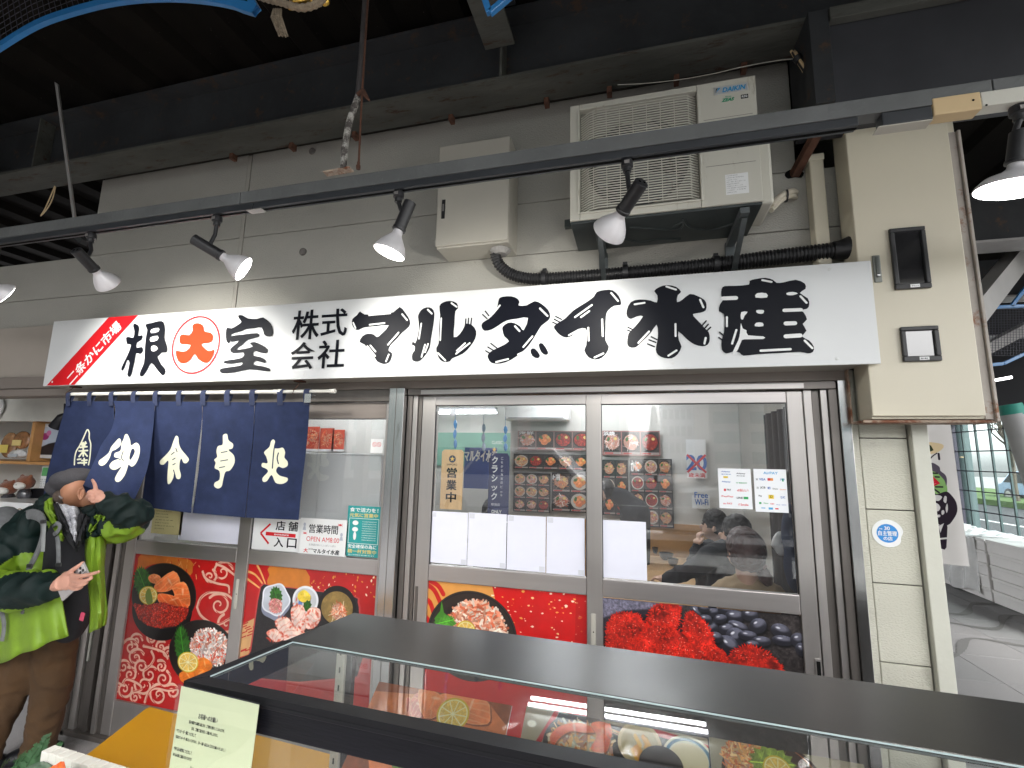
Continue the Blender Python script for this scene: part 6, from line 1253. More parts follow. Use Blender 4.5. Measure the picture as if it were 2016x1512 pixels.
for (u0, v0, u1, v1, n_) in ((52, 1545, 96, 1444, 22), (35, 1545, 72, 1462, 18), (85, 1540, 118, 1460, 16), (12, 1545, 45, 1482, 16), (60, 1550, 84, 1480, 14), (28, 1550, 30, 1492, 12), (40, 1530, 92, 1446, 15), (15, 1540, 60, 1475, 12), (70, 1530, 125, 1470, 12), (-10, 1530, 20, 1492, 8), (100, 1530, 100, 1478, 9)):
    A, B = P(u0, v0, y=-1.28), P(u1, v1, y=-1.22); d = B - A; L = np.linalg.norm(d); d /= L; sdv = np.cross(d, (.15, -1, .1)); sdv /= np.linalg.norm(sdv)
    fr_ = MB().tube([A, (A + B) / 2 + (.0, -.004, 0), B], [.0014, .0012, .0006], 5).build('frond', m_fern, fn_)
    for i in range(n_):
        t = .15 + .85 * i / n_; c_ = A + d * L * t; ln = .030 * (1 - t) + .006
        for k in (-1, 1):
            q = [c_]; tip = c_ + sdv * k * ln + d * ln * .45 + np.array((0, random.uniform(-.006, .006), 0)); q = [c_ - d * .0025, c_ + (tip - c_) * .5 - d * .0035, tip, c_ + (tip - c_) * .5 + d * .0035, c_ + d * .0025]
            MB().poly(q).build('leaflet', m_fern, fr_, fix=False)
# ================================================================= SHOP INTERIOR
m_ifl = mat('interior_floor', (.22, .19, .17), .5, var=.1, vs=6)
tag(MB().box(-3.25, 1.018, .125, 4.5, .004, .016).build('shop_floor', m_ifl), kind='structure')
iw = thing('interior_walls', 'pale inner walls and ceiling of the shop behind the sliding doors', 'wall', (-1, 2, 0)); iw['kind'] = 'structure'
boxo('rear_wall', m_wallw, iw, -3.25, 1.018, 4.5, 4.56, .016, 2.42, bevel=0); boxo('menu_wall', m_wallw, iw, -1.42, 1.018, 3.02, 3.10, .016, 2.42, bevel=0)
boxo('side_wall', m_wallw, iw, -3.32, -3.255, .125, 4.5, .016, 2.42, bevel=0); boxo('ceiling', m_wallw, iw, -3.32, 1.018, .102, 4.56, 2.425, 2.47, bevel=0)
boxo('head_panel', m_brown, iw, -3.28, .825, .102, .124, 1.99, 2.42, bevel=0); boxo('wainscot', m_woodo, iw, -1.4, 1.015, 2.985, 3.018, .016, 1.0, bevel=0)
boxo('outer_shell', m_dark, iw, -3.40, 1.018, 4.57, 4.60, 0, 3.9, bevel=0); boxo('outer_shell', m_dark, iw, -3.40, -3.33, .11, 4.56, 0, 3.9, bevel=0); boxo('roof_void', m_dark, iw, -3.32, 1.018, 1.6, 1.62, 2.48, 3.9, bevel=0)
boxo('left_partition', m_wallw, iw, -3.25, -1.60, 1.30, 1.36, .016, 2.42, bevel=0)
m_tube = emis('tube_glow', (.94, .97, 1.0), 11)
def tubes(lab, x0, x1, y0, z=2.36):
    t = thing('ceiling_light', lab, 'ceiling light', ((x0 + x1) / 2, y0, z), 'fluorescent ceiling lights in the shop'); boxo('housing', m_greyink, t, x0, x1, y0 - .03, y0 + .03, z + .03, z + .062, bevel=.003)
    for k in (-1, 1): MB().lathe((x0 + .02, y0 + k * .045, z), (1, 0, 0), [(.012, 0), (.012, x1 - x0 - .04)], 10).build('tube', m_tube, t, True)
tubes('twin fluorescent tube light over the tables behind the middle door stile', -.80, .42, 1.30); tubes('twin fluorescent tube light at the back left, seen through the upper left pane', -2.95, -1.75, 3.55, 2.22)
tubes('twin fluorescent tube light deep inside over the menu wall', -1.0, .2, 2.45); tubes('added twin tube light brightening the fridge behind the teal notice', -2.8, -1.7, .75)  # second of these tube lights is added to brighten the fridge
# menu boards
def menu_tile(p, x, z, w_, h_, sd):
    rs2 = random.Random(sd); c = (x + w_ / 2, z + h_ * .55); p.poly([(x, z), (x + w_, z), (x + w_, z + h_), (x, z + h_)], rs2.choice([(.22, .20, .20), (.30, .28, .27), (.16, .15, .15)]), raw=True)
    p.ell(c, w_ * .50, h_ * .43, rs2.choice([(.08, .06, .06), (.75, .72, .68), (.10, .08, .07)]), raw=True)
    k = rs2.randrange(4)
    if k == 0: p.crabmeat(c, w_ * .45, h_ * .37, 60, sd, ln=.4)
    elif k == 1: p.roe([(c[0] + w_ * .43 * math.cos(a), c[1] + h_ * .36 * math.sin(a)) for a in np.linspace(0, 6.28, 12)[:-1]], 120, w_ * .03, raw=True, seed=sd)
    elif k == 2:
        for j in range(4): a = j * 1.5; p.slab([(c[0] + w_ * (.15 * math.cos(a) + .22 * math.cos(t)), c[1] + h_ * (.14 * math.sin(a) + .18 * math.sin(t))) for t in np.linspace(0, 6.28, 6)[:-1]], (.88, .42 + .1 * rs2.random(), .22), raw=True)
    else: p.crabmeat(c, w_ * .45, h_ * .37, 50, sd, cols=((.90, .80, .60), (.93, .62, .35), (.88, .50, .25), (.80, .75, .60)), ln=.5)
    p.shiso((c[0] - w_ * .22, c[1] + h_ * .12), w_ * .14, rs2.uniform(0, 3), nn=10); p.lemon((c[0] + w_ * .18, c[1] + h_ * .14), w_ * .09)
    p.poly([(x, z), (x + w_, z), (x + w_, z + h_ * .1), (x, z + h_ * .1)], (.62, .58, .56), raw=True); p.poly([(x + w_ * .06, z + h_ * .025), (x + w_ * .55, z + h_ * .025), (x + w_ * .55, z + h_ * .07), (x + w_ * .06, z + h_ * .07)], (.75, .1, .1), raw=True)
def menu_board(lab, u0, v0, u1, v1, nc_, nr, sd, y=2.98, head=None, bgc=(.06, .06, .07)):
    a, b = P(u0, v0, y=y), P(u1, v1, y=y); W_, H_ = b[0] - a[0], a[2] - b[2]; p = Paint(W_, H_, 420, bgc); g_ = .012
    tw, th2 = (W_ - g_) / nc_ - g_, (H_ - g_) / nr - g_
    for i in range(nc_):
        for j in range(nr): menu_tile(p, g_ + i * (tw + g_), g_ + j * (th2 + g_), tw, th2, sd * 37 + i * 7 + j)
    t = thing('menu_board', lab, 'menu board', (a[0] + W_ / 2, y, b[2]), 'menu photo boards on the inner wall'); print_quad('print', p, a[0], b[0], b[2], a[2], y - .0105, t); MB().box(a[0], b[0], y - .010, y, b[2], a[2]).build('board', m_dark, t)
    if head: letter('heading', head, m_white, t, (a[0] + W_ * .02, y - .013, a[2] - H_ * .2), (1, 0, 0), (0, 0, 1), W_ * .2, H_ * .17, .03)
menu_board('narrow menu board of nine bowl photos behind the glass, left of the headed board', 1012, 930, 1083, 1010, 3, 3, 1)
menu_board('menu board of sashimi photos with a heading in the left window', 1087, 930, 1160, 1010, 2, 2, 2, head='ハーフ丼物')
menu_board('wide menu board of raw fish above the narrow bowl board', 1012, 893, 1160, 927, 5, 1, 3)
menu_board('upper row of big food photos near the top of the left window', 1020, 848, 1165, 888, 4, 1, 4, bgc=(.55, .42, .40), head='海鮮')
menu_board('menu board of crab dishes in the right window', 1240, 902, 1327, 1040, 3, 4, 5, head='かに')
menu_board('menu board of salmon dishes just right of the middle stile', 1186, 905, 1238, 1016, 2, 3, 6)
menu_board('upper menu photos with pink banner in the right window', 1186, 848, 1300, 898, 3, 1, 7, bgc=(.60, .40, .38), head='浜焼')
t = thing('wifi_sign', 'white sign reading Free Wi-Fi on the inner wall', 'sign', P(1375, 990, y=2.98)); a, b = P(1362, 975, y=2.97), P(1398, 1002, y=2.97); MB().box(a[0], b[0], 2.968, 2.976, b[2], a[2]).build('sheet', m_white, t)
for s_, dz in (('Free', .05), ('Wi-Fi', -.02)): letter('lettering', s_, B_, t, ((a[0] + b[0]) / 2 - .06, 2.966, (a[2] + b[2]) / 2 + dz - .01), (1, 0, 0), (0, 0, 1), .13, .06, .02)
t = thing('age_sign', 'white poster with a crossed out 20 on the inner wall', 'poster', P(1370, 920, y=2.98)); a, b = P(1350, 865, y=2.97), P(1392, 942, y=2.97); MB().box(a[0], b[0], 2.968, 2.976, b[2], a[2]).build('sheet', m_white, t)
mx_, mz_ = (a[0] + b[0]) / 2, (a[2] + b[2]) / 2; letter('lettering', '20', B_, t, (mx_ - .10, 2.966, mz_ - .12), (1, 0, 0), (0, 0, 1), .2, .16, .03); letter('lettering', '歳未満', R_, t, (mx_ - .08, 2.966, mz_ - .19), (1, 0, 0), (0, 0, 1), .16, .045, .02)
for k in (-1, 1): MB().bar((mx_ - .09, 2.965 + k * .0004, mz_ - .05 - k * .09), (mx_ + .09, 2.965 + k * .0004, mz_ - .05 + k * .09), .0006, .022, up=(0, 0, 1)).build('cross_stroke', R_, t)
# tables and dishes
def rtable(lab, x0, x1, y0, y1, z=.72):
    t = thing('dining_table', lab, 'table', ((x0 + x1) / 2, (y0 + y1) / 2, 0)); boxo('top', m_wood, t, x0, x1, y0, y1, z - .03, z, bevel=.004)
    for xx in (x0 + .05, x1 - .05):
        for yy in (y0 + .05, y1 - .05): boxo('leg', m_woodo, t, xx - .02, xx + .02, yy - .02, yy + .02, .016, z - .031, bevel=0)
rtable('pale wooden dining table in front of the diners in the right window', -.25, .45, 1.15, 2.75); rtable('second wooden dining table behind the blank papers', -1.35, -.65, 1.0, 2.4)
m_blk = mat('black_lacquer', (.015, .015, .016), .2, coat=.6)
for k, (u, v, r_, lab) in enumerate(((1312, 1100, .07, 'black tray bowl nearest on the diners\' table'), (1336, 1078, .075, 'black round bowl at the middle of the diners\' table'), (1325, 1112, .05, 'small dish on the diners\' table'), (1290, 1088, .03, 'small dark sauce cup at the left of the diners\' table'))):
    c = P(u, v, z=.73); t = thing('bowl', lab, 'bowl', c); MB().lathe(c + (0, 0, -.008), (0, 0, 1), [(r_ * .5, 0), (r_ * .8, .02), (r_, .06), (r_ * .93, .06), (r_ * .7, .02), (.001, .014)], 18).build('vessel', m_blk, t, True); 
    MB().lathe(c + (0, 0, .025), (0, 0, 1), [(r_ * .7, 0), (r_ * .4, .012), (.001, .015)], 12).build('food', mat('rice_food', (.55, .35, .2), .6, var=.4, vs=60), t, True)
t = thing('reflected_lines', 'dark folded sheet standing for reflected dark lines at the right side of the inner room', 'curtain', (.95, .6, 1)); MB().grid(lambda s_, q: (.93 + .02 * math.sin(s_ * 60), .22 + 1.4 * s_, .4 + 1.6 * q), 90, 2).build('cloth', mat('reflection_dark', (.06, .055, .055), .9), t, True, fix=False)  # folded sheet stands for dark lines reflected in the glass
t = thing('navy_coat', 'navy coat hanging at the right edge of the right window', 'coat', P(1562, 1060, y=.35))
c = P(1560, 1055, y=.35); remesh(MB().sphere(c, (.05, .05, .14), 12, 10).sphere(c + (.01, 0, -.14), (.06, .05, .13), 12, 10).sphere(c + (0, 0, .1), (.035, .03, .06)), 'coat', .012, mat('coat_navy', (.035, .05, .10), .8), t, 3)
c2 = P(1530, 1062, y=.42); remesh(MB().sphere(c2, (.022, .02, .05), rot=Matrix.Rotation(.5, 3, 'Y')).sphere(c2 + (.015, 0, -.05), (.03, .02, .03)), 'white_cloth', .008, m_white, t, 3)
# wooden open-for-business board on the glass, beads, beer banner
t = thing('wooden_board', 'pale wooden board with black characters hanging inside the left window', 'sign board', P(890, 999, y=.045)); a, b = P(871, 885, y=.04), P(909, 1004, y=.04)
x0, x1, z0, z1 = a[0], b[0], b[2], a[2]; r_ = .012; pr = [(x0, z0), (x1, z0), (x1, z1 - r_), (x1 - r_, z1), (x0 + r_, z1), (x0, z1 - r_)]
MB().prism([(x, .036, z) for x, z in pr], (0, .008, 0)).build('board', mat('board_pine', (.66, .43, .22), .45, var=.18, vs=4, stretch=(4, 4, .5)), t, bevel=.001)
zc_ = (z1 - .065); xc_ = (x0 + x1) / 2; MB().lathe((xc_, .0358, z1 - .048), (0, -1, 0), [(.019, 0), (.019, .0006)], 24).build('roundel', m_navyink, t)
def star(cx_, cz_, r_, y, m, t):
    MB().poly([(cx_ + (r_ if k % 2 == 0 else r_ * .42) * math.sin(k * math.pi / 5), y, cz_ + (r_ if k % 2 == 0 else r_ * .42) * math.cos(k * math.pi / 5)) for k in range(10)]).build('star', m, t, fix=False)
star(xc_, z1 - .048, .014, .0348, mat('star_gold', (.85, .55, .12), .4), t); letter('lettering', 'SAPPORO', m_ink, t, (xc_ - .030, .0352, z1 - .082), (1, 0, 0), (0, 0, 1), .058, .010, .01)
for i, ch in enumerate('営業中'): letter('lettering', ch, m_ink, t, (xc_ - .027, .0352, z1 - .132 - .062 * i - .012), (1, 0, 0), (0, 0, 1), .054, .050, .035)
def beads(lab, u, v0, v1, y, m, n=4, r=.012):
    a, b = P(u, v0, y=y), P(u, v1, y=y); t = thing('bead_string', lab, 'ornament', a)
    for k in range(n):
        c = a + (b - a) * ((k + .5) / n); MB().lathe(c + (0, 0, .5 * (a[2] - b[2]) / n), (0.05 * (-1) ** k, 0, -1), [(.002, 0), (r * .8, .2 * (a[2] - b[2]) / n), (r, .5 * (a[2] - b[2]) / n), (r * .7, .8 * (a[2] - b[2]) / n), (.002, .98 * (a[2] - b[2]) / n)], 10).build('bead', m, t, True)
    MB().tube([a + (0, 0, .05), a], .0012, 5).build('string', m, t)
m_bb = mat('blue_beads', (.03, .20, .50), .3, var=.3, vs=20)
beads('blue twisted ribbon holding the wooden board', 896, 826, 884, .05, m_bb, 3, .010); beads('grey-blue ribbon string left of the beer banner', 952, 834, 890, .3, mat('grey_beads', (.22, .28, .38), .4), 3); beads('bright blue ribbon string beside the beer banner', 995, 838, 889, .22, m_bb, 3)
t = thing('suction_hook', 'clear suction hook at the top of the left window', 'hook', P(892, 812, y=.03)); MB().lathe(P(892, 812, y=.018), (0, 1, 0), [(.018, 0), (.012, .006), (.004, .012)], 18).build('cup', mat('clear_plastic', (.6, .6, .65), .2), t, True)
t = thing('beer_banner', 'navy beer banner with white vertical characters in the left window', 'banner', P(982, 990, y=.25)); a, b = P(963, 892, y=.25), P(1001, 1008, y=.25); x0, x1, z0, z1 = a[0], b[0], b[2] - .05, a[2]
MB().prism([(x0, .25, z0), (x1, .25, z0), (x1, .25, z1 - .02), (x1 - .012, .25, z1), (x0 + .035, .25, z1), (x0, .25, z1 - .03)], (0, .002, 0)).build('cloth', mat('banner_navy', (.02, .028, .10), .7), t)
for i, ch in enumerate('クラシック'): letter('lettering', ch, m_white, t, (x0 + .018, .2488, z1 - .058 - i * .049), (1, 0, 0), (0, 0, 1), .034, .040 if ch != 'ッ' else .028, .02)
for i, ch in enumerate('これが北海道のビール'): letter('lettering', ch, m_white, t, (x0 + .070, .2488, z1 - .035 - i * .022), (1, 0, 0), (0, 0, 1), .013, .014 if ch != 'ー' else .003, 0)
letter('lettering', '取扱店', m_white, t, (x0 + .02, .2488, z1 - .285), (1, 0, 0), (0, 0, 1), .05, .014); letter('lettering', 'ONLY', m_white, t, (x0 + .022, .2488, z1 - .325), (1, 0, 0), (0, 0, 1), .058, .018, .02)
star(x0 + .03, z1 + .02, .014, .249, mat('star_gold', (.85, .55, .12), .4), t); letter('lettering', 'CLASSIC', m_white, t, (x0 + .015, .2488, z1 + .05), (1, 0, 0), (0, 0, 1), .062, .018, .01)
t = thing('blue_banner', 'blue banner with white lettering deep in the left window', 'banner', P(945, 895, y=2.9)); a, b = P(915, 886, y=2.9), P(978, 910, y=2.9); boxo('cloth', mat('banner_blue', (.05, .10, .35), .7), t, a[0], b[0], 2.9, 2.905, b[2] - .3, a[2] + .03, bevel=0); letter('lettering', 'マルタイ水産', m_white, t, (a[0], 2.899, b[2]), (1, 0, 0), (0, 0, 1), b[0] - a[0], a[2] - b[2], .03)
t = thing('interior_aircon', 'white wall air conditioner at the top of the left window', 'air conditioner', (-.8, 2.9, 1.95)); a, b = P(995, 800, y=2.8), P(1120, 828, y=2.8); MB().box(a[0], b[0], 2.75, 2.98, b[2], a[2]).build('body', m_white, t, bevel=.02); boxo('louvre', m_greyink, t, a[0] + .05, b[0] - .05, 2.742, 2.749, b[2] + .02, b[2] + .03, bevel=0)
t = thing('green_blind', 'pale green window blind deep in the left window', 'blind', (-2, 4.4, 1.6)); boxo('slat_panel', mat('blind_green', (.20, .42, .33), .6), t, -3.2, -1.6, 4.45, 4.49, 1.5, 2.0, bevel=0)
# left room: fridge, posters, sticker
t = thing('fridge', 'tall grey steel fridge behind the entrance signs', 'fridge', (-2.0, .9, 0)); a, b = P(603, 891, y=.62), P(752, 1000, y=.62); MB().box(-2.6, b[0], .62, 1.2, .016, a[2]).build('body', mat('fridge_steel', (.62, .62, .63), .45, metal=.1, var=.15, vs=2), t, bevel=.008)
for i, (u0, u1, s_) in enumerate(((600, 627, 3), (632, 656, 4), (656, 677, 5))):
    a, b = P(u0, 840 + i * 3, y=1.28), P(u1, 889, y=1.28); W_, H_ = b[0] - a[0], a[2] - b[2]; p = Paint(W_, H_, 400, (.75, .30, .22)); p.crabmeat((W_ / 2, H_ * .55), W_ * .4, H_ * .34, 160, s_, cols=((.85, .25, .12), (.92, .5, .3), (.7, .12, .08), (.9, .75, .6)), ln=.6); p.poly([(0, 0), (W_, 0), (W_, H_ * .1), (0, H_ * .1)], (.9, .9, .9), raw=True)
    t = thing('crab_photo', ['left', 'middle', 'right'][i] + ' one of three crab photos on the wall above the fridge', 'poster', (a[0], 1.28, b[2]), 'crab photos above the fridge'); print_quad('print', p, a[0], b[0], b[2], a[2], 1.275, t)
t = thing('no_smoking_sticker', 'no smoking sticker with two red rings above the teal notice', 'sticker', P(742, 880, y=.013)); a, b = P(731, 864, y=.0145), P(753, 892, y=.0145); boxo('sheet', m_white, t, a[0], b[0], .0138, .0143, b[2], a[2], bevel=0)
for k in (-1, 1):
    c_ = np.array(((a[0] + b[0]) / 2 + k * .014, .0133, (a[2] + b[2]) / 2 + .008)); mb = MB()
    for i in range(20):
        t0, t1 = i * 2 * math.pi / 20, (i + 1) * 2 * math.pi / 20; mb.poly([c_ + np.array((q * math.cos(a_), 0, q * math.sin(a_))) for q, a_ in ((.0095, t0), (.012, t0), (.012, t1), (.0095, t1))])
    mb.build('ring', R_, t, fix=False); MB().bar(c_ + (-.008, -.0003, .008), c_ + (.008, -.0003, -.008), .0004, .002).build('slash', R_, t)
# ================================================================= NEIGHBOUR STALL AT THE LEFT
YN = .5
nb = thing('neighbour_stall', 'open front of the neighbouring stall at the left edge with its wooden shelf', 'stall', (-5, YN, 0))
def nq(u, v, y=YN): return P(u, v, y=y)
boxo('back_wall', m_wallw, nb, -7, -3.40, 1.0, 1.05, 0, 3.0, bevel=0)
boxo('fascia', mat('fascia_white', (.66, .65, .60), .5), nb, -7, -4.40, YN, YN + .05, nq(60, 829)[2], 2.12, bevel=.002)
boxo('wall_end', m_beige, nb, -3.42, -3.30, .105, 1.0, 0, 3.0, bevel=0)
boxo('counter_top', m_white, nb, -7, -4.50, YN - .12, .98, nq(40, 998)[2] - .02, nq(40, 990)[2] + .02, bevel=.003)
boxo('shelf_board', m_woodo, nb, -7, -4.45, YN + .02, .98, nq(60, 912)[2] - .012, nq(60, 912)[2] + .012, bevel=.002)
boxo('shelf_side', m_woodo, nb, nq(75, 870, YN + .1)[0] - .02, nq(75, 870, YN + .1)[0] + .02, YN + .05, .98, nq(60, 912)[2] + .013, nq(60, 828)[2] - .002, bevel=.002)
for i in range(7): boxo('panel', mat('ridged_cream', (.48, .46, .40), .5, var=.06, stretch=(.3, 1, 5)), nb, -7, -4.30, YN - .05, YN - .03, .02 + i * .145, .16 + i * .145, bevel=.004)
t = thing('wall_clock', 'round white clock cut by the left edge of the picture', 'clock', nq(-5, 803, YN - .05)); c_ = nq(-6, 802, YN - .02); MB().lathe(c_, (0, -1, 0), [(.09, 0), (.095, .012), (.09, .022), (.082, .020), (.001, .020)], 32).build('case', m_white, t, True); letter('numeral', '4', m_ink, t, c_ + (.045, -.0225, .02), (1, 0, 0), (0, 0, 1), None, .022, .01)
t = thing('framed_photo', 'white framed picture on the wooden shelf behind the curtain', 'picture', nq(85, 900, YN + .1)); a, b = nq(64, 834, YN + .12), nq(118, 903, YN + .12)
p = Paint(b[0] - a[0], a[2] - b[2], 500, (.80, .80, .80)); w_, h_ = p.w, p.h; p.poly([(w_ * .12, h_ * .1), (w_ * .95, h_ * .1), (w_ * .95, h_ * .9), (w_ * .12, h_ * .9)], (.68, .72, .78), raw=True); p.poly([(w_ * .12, h_ * .1), (w_ * .95, h_ * .1), (w_ * .95, h_ * .5), (w_ * .6, h_ * .42), (w_ * .3, h_ * .28)], (.08, .08, .12), raw=True); p.ell((w_ * .45, h_ * .62), w_ * .12, h_ * .10, (.55, .12, .40), raw=True); p.ell((w_ * .55, h_ * .72), w_ * .07, h_ * .08, (.75, .4, .6), raw=True)
MB().box(a[0], b[0], YN + .12, YN + .14, b[2], a[2]).build('frame', m_white, t, bevel=.002); print_quad('print', p, a[0], b[0], b[2], a[2], YN + .119, t)
t = thing('black_spotlight', 'black spotlight half behind the left edge of the curtain', 'spotlight', nq(125, 800, -.02)); a, b = nq(127, 815, -.06), nq(113, 840, -.06); MB().lathe(a, b - a, [(.012, 0), (.030, .02), (.035, .05), (.045, .10)], 16).build('hood', m_blackm, t, True); MB().tube([nq(128, 795, -.05), a], .006, 8).build('stem', m_blackm, t)
for k, (u0, v0, u1, v1, c1_, c2_, lab) in enumerate(((2, 850, 24, 902, (.30, .16, .08), (.75, .60, .15), 'brown and yellow snack bag on the wooden shelf'), (25, 848, 52, 885, (.34, .16, .07), (.78, .62, .25), 'dark snack bag with a gold label on the wooden shelf'), (14, 884, 46, 904, (.72, .74, .76), (.5, .55, .6), 'clear pack of grey tins on the wooden shelf'))):
    a, b = nq(u0, v0, YN + .18), nq(u1, v1, YN + .18); t = thing('snack_bag', lab, 'package', (a[0], YN + .18, b[2])); W_ = b[0] - a[0]; H_ = a[2] - b[2]
    remesh(MB().sphere(((a[0] + b[0]) / 2, YN + .2, b[2] + H_ * .5), (W_ * .5, .03, H_ * .5), 12, 10), 'bag', .008, mat('bag_%d' % k, c1_, .25, var=.5, vs=14, coat=.7), t, 1); boxo('label', mat('baglabel_%d' % k, c2_, .4), t, a[0] + W_ * .25, a[0] + W_ * .75, YN + .160, YN + .165, b[2] + H_ * .2, b[2] + H_ * .5, bevel=0)
m_pf = mat('plush_brown', (.22, .07, .03), .95, var=.3, vs=30, bump=.6, bs=200, sheen=.5); m_pw = mat('plush_white', (.72, .70, .66), .95, bump=.5, bs=200, sheen=.4)
for k, (u, v) in enumerate(((17, 960), (50, 950))):
    c = nq(u, v, YN + .12); t = thing('plush_toy', ('left' if k == 0 else 'right') + ' brown and white plush toy in a clear bag on the counter', 'soft toy', c - (0, 0, .12), 'plush toys on the neighbouring counter')
    remesh(MB().sphere(c, (.075, .06, .06), 16, 12).sphere(c + (-.05, 0, .05), (.02, .015, .02)).sphere(c + (.05, 0, .05), (.02, .015, .02)), 'head', .007, m_pf, t, 2)
    remesh(MB().sphere(c + (.01, -.04, -.022), (.055, .035, .033), 16, 12), 'muzzle', .006, m_pw, t, 2); remesh(MB().sphere(c + (0, .01, -.10), (.06, .05, .06)), 'body', .008, mat('bag_dark', (.07, .07, .08), .2, var=.8, vs=30, coat=.8), t, 1)
    for kk in (-1, 1): MB().sphere(c + (.01 + kk * .014, -.074, -.015), .003, 8, 6).build('nostril', m_dark, t, True)
t = thing('desk_calendar', 'small desk calendar with a green picture on the counter', 'calendar', nq(92, 960, YN + .1)); a, b = nq(84, 918, YN + .1), nq(104, 962, YN + .1); boxo('page', m_white, t, a[0], b[0], YN + .1, YN + .11, b[2], a[2], bevel=0); boxo('picture', mat('cal_green', (.10, .35, .12), .5), t, a[0] + .008, b[0] - .008, YN + .097, YN + .0995, (a[2] + b[2]) / 2 + .01, a[2] - .01, bevel=0)
for i in range(4): letter('dates', '12 13 14 15', m_ink, t, (a[0] + .01, YN + .096, b[2] + .012 + i * .018), (1, 0, 0), (0, 0, 1), b[0] - a[0] - .02, .010)
t = thing('dark_boxes', 'dark boxes behind the calendar on the counter', 'box', nq(80, 975, YN + .2)); boxo('box', m_blackm, t, nq(70, 970, YN + .2)[0], nq(118, 970, YN + .2)[0], YN + .16, YN + .3, nq(90, 990, YN + .2)[2], nq(90, 962, YN + .2)[2], bevel=.003)
t = thing('rope', 'thin brown rope looped under the neighbouring counter', 'rope', nq(30, 1020, YN - .13)); MB().tube(smooth([nq(u, v, YN - .14) for u, v in ((-10, 1030), (12, 1016), (30, 1006), (40, 1002), (55, 1010), (70, 998))], 5, False), .004, 6).build('strand', mat('rope_brown', (.25, .16, .08), .9), t, True)
for u, v in ((12, 1016), (54, 1009)): MB().lathe(nq(u, v, YN - .13), (0, -1, 0), [(.012, 0), (.012, .02)], 10).build('peg', m_dark, t)
t = thing('white_sheet', 'white cloth sheet hanging low at the left behind the man\'s legs', 'sheet', (-4.2, .2, 0)); MB().grid(lambda s_, q: (-4.75 + .9 * s_, .30 + .03 * math.sin(s_ * 16), .02 + .62 * q), 30, 4).build('cloth', mat('sheet_white', (.55, .54, .60), .8), t, True, fix=False)

# ================================================================= PASSAGE AT THE RIGHT
XG = 5.0
gw = thing('glazed_wall', 'steel-framed window wall with a wire grid at the far right of the passage', 'window wall', (XG, 6, 0)); m_mull = mat('mullion_dark', (.02, .015, .03), .5)
ys = [P(u, 1000, x=XG)[1] for u in (1869, 1913, 1940, 1968, 1998)]; step = ys[0] - ys[1]
yy_ = []; y = ys[3]
for k in range(-12, 10): yy_.append(6.206 + k * .302)
zl = [.38, .68, .975, 1.27, 1.573, 1.875, 2.18]
for y in yy_:
    if abs(y - 7.12) < .2: continue
    boxo('grid_bar', mat('grid_bar_green', (.06, .09, .09), .5), gw, XG - .012, XG + .012, y - .012, y + .012, .30, 2.32, bevel=0)
for z in zl: boxo('grid_rail', m_mull, gw, XG - .020, XG - .013, 2.2, 9.2, z - .008, z + .008, bevel=0)
for y in (7.14, 3.9): boxo('mullion', m_mull, gw, XG - .06, XG + .06, y - .06, y + .06, 0, 2.9, bevel=.003)
boxo('head', mat('head_dark', (.03, .03, .035), .6), gw, XG - .08, XG + .08, 1.2, 10, 2.33, 4.0, bevel=0); boxo('upstand', mat('head_dark', (.03, .03, .035), .6), gw, XG - .05, XG + .05, 1.2, 10, 0, .29, bevel=0)
MB().box(XG + .02, XG + .026, 1.2, 10, .30, 2.32).build('pane', glassmat('arcade_glass', (.90, .96, .96), 1.2, 0, .05), gw)
ew = thing('end_wall', 'dark rear wall closing the passage', 'wall', (3, 10.5, 0)); boxo('face', mat('end_wall_dark', (.045, .045, .05), .8), ew, 1.03, 5.2, 10.0, 10.1, 0, 4.0, bevel=0)
pl_ = thing('green_pipe_column', 'pale green column behind the window grid outside', 'column', (5.6, 7.5, 0)); MB().lathe((5.6, 7.95, 0), (0, 0, 1), [(.11, 0), (.11, 2.9)], 18).build('shaft', mat('green_column', (.07, .10, .10), .5), pl_, True)
MB().sphere((5.49, 7.80, 1.80), (.03, .03, .012)).build('lamp', m_ivory, pl_, True)
# street trees outside, parked cars beyond
m_bark = mat('bark', (.10, .08, .06), .9, bump=.6, bs=30)
def tree(lab, x, y, h, seed, leaf=(.10, .09, .045), nl=700):
    rs2 = random.Random(seed); t = thing('tree', lab, 'tree', (x, y, 0), 'street trees beyond the road'); b_ = MB(); tips = []
    def br(p, d, L, r, dep):
        q = p + d * L; m_ = (p + q) / 2 + np.array([rs2.uniform(-1, 1) for _ in range(3)]) * L * .07; b_.tube([p, m_, q], [r, r * .8, r * .62], 7 if dep < 2 else 4, cap=False)
        if dep >= 4: tips.append(q); return
        for k in range(3 if dep else 4):
            n_ = d + np.array([rs2.uniform(-.8, .8), rs2.uniform(-.8, .8), rs2.uniform(-.1, .6)]); n_ /= np.linalg.norm(n_); br(q, n_, L * rs2.uniform(.58, .78), r * .58, dep + 1)
    br(np.array((x, y, 0.)), np.array((.03, .02, 1.)), h * .30, h * .022, 0); b_.build('trunk', m_bark, t, True, fix=False)
    lv = MB()
    for k in range(nl):
        c = np.array(rs2.choice(tips)) + np.array([rs2.gauss(0, .22) for _ in range(3)]) * h / 7; a_ = np.array([rs2.uniform(-1, 1) for _ in range(3)]) * .05 * h / 6; c_ = np.array([rs2.uniform(-1, 1) for _ in range(3)]) * .05 * h / 6; lv.add([c - a_, c + c_, c + a_, c - c_], [(0, 1, 2, 3)])
    lv.build('crown', mat('leaf_%d' % seed, leaf, .8, var=.5, vs=1.5), t, fix=False, kind='stuff'); return t
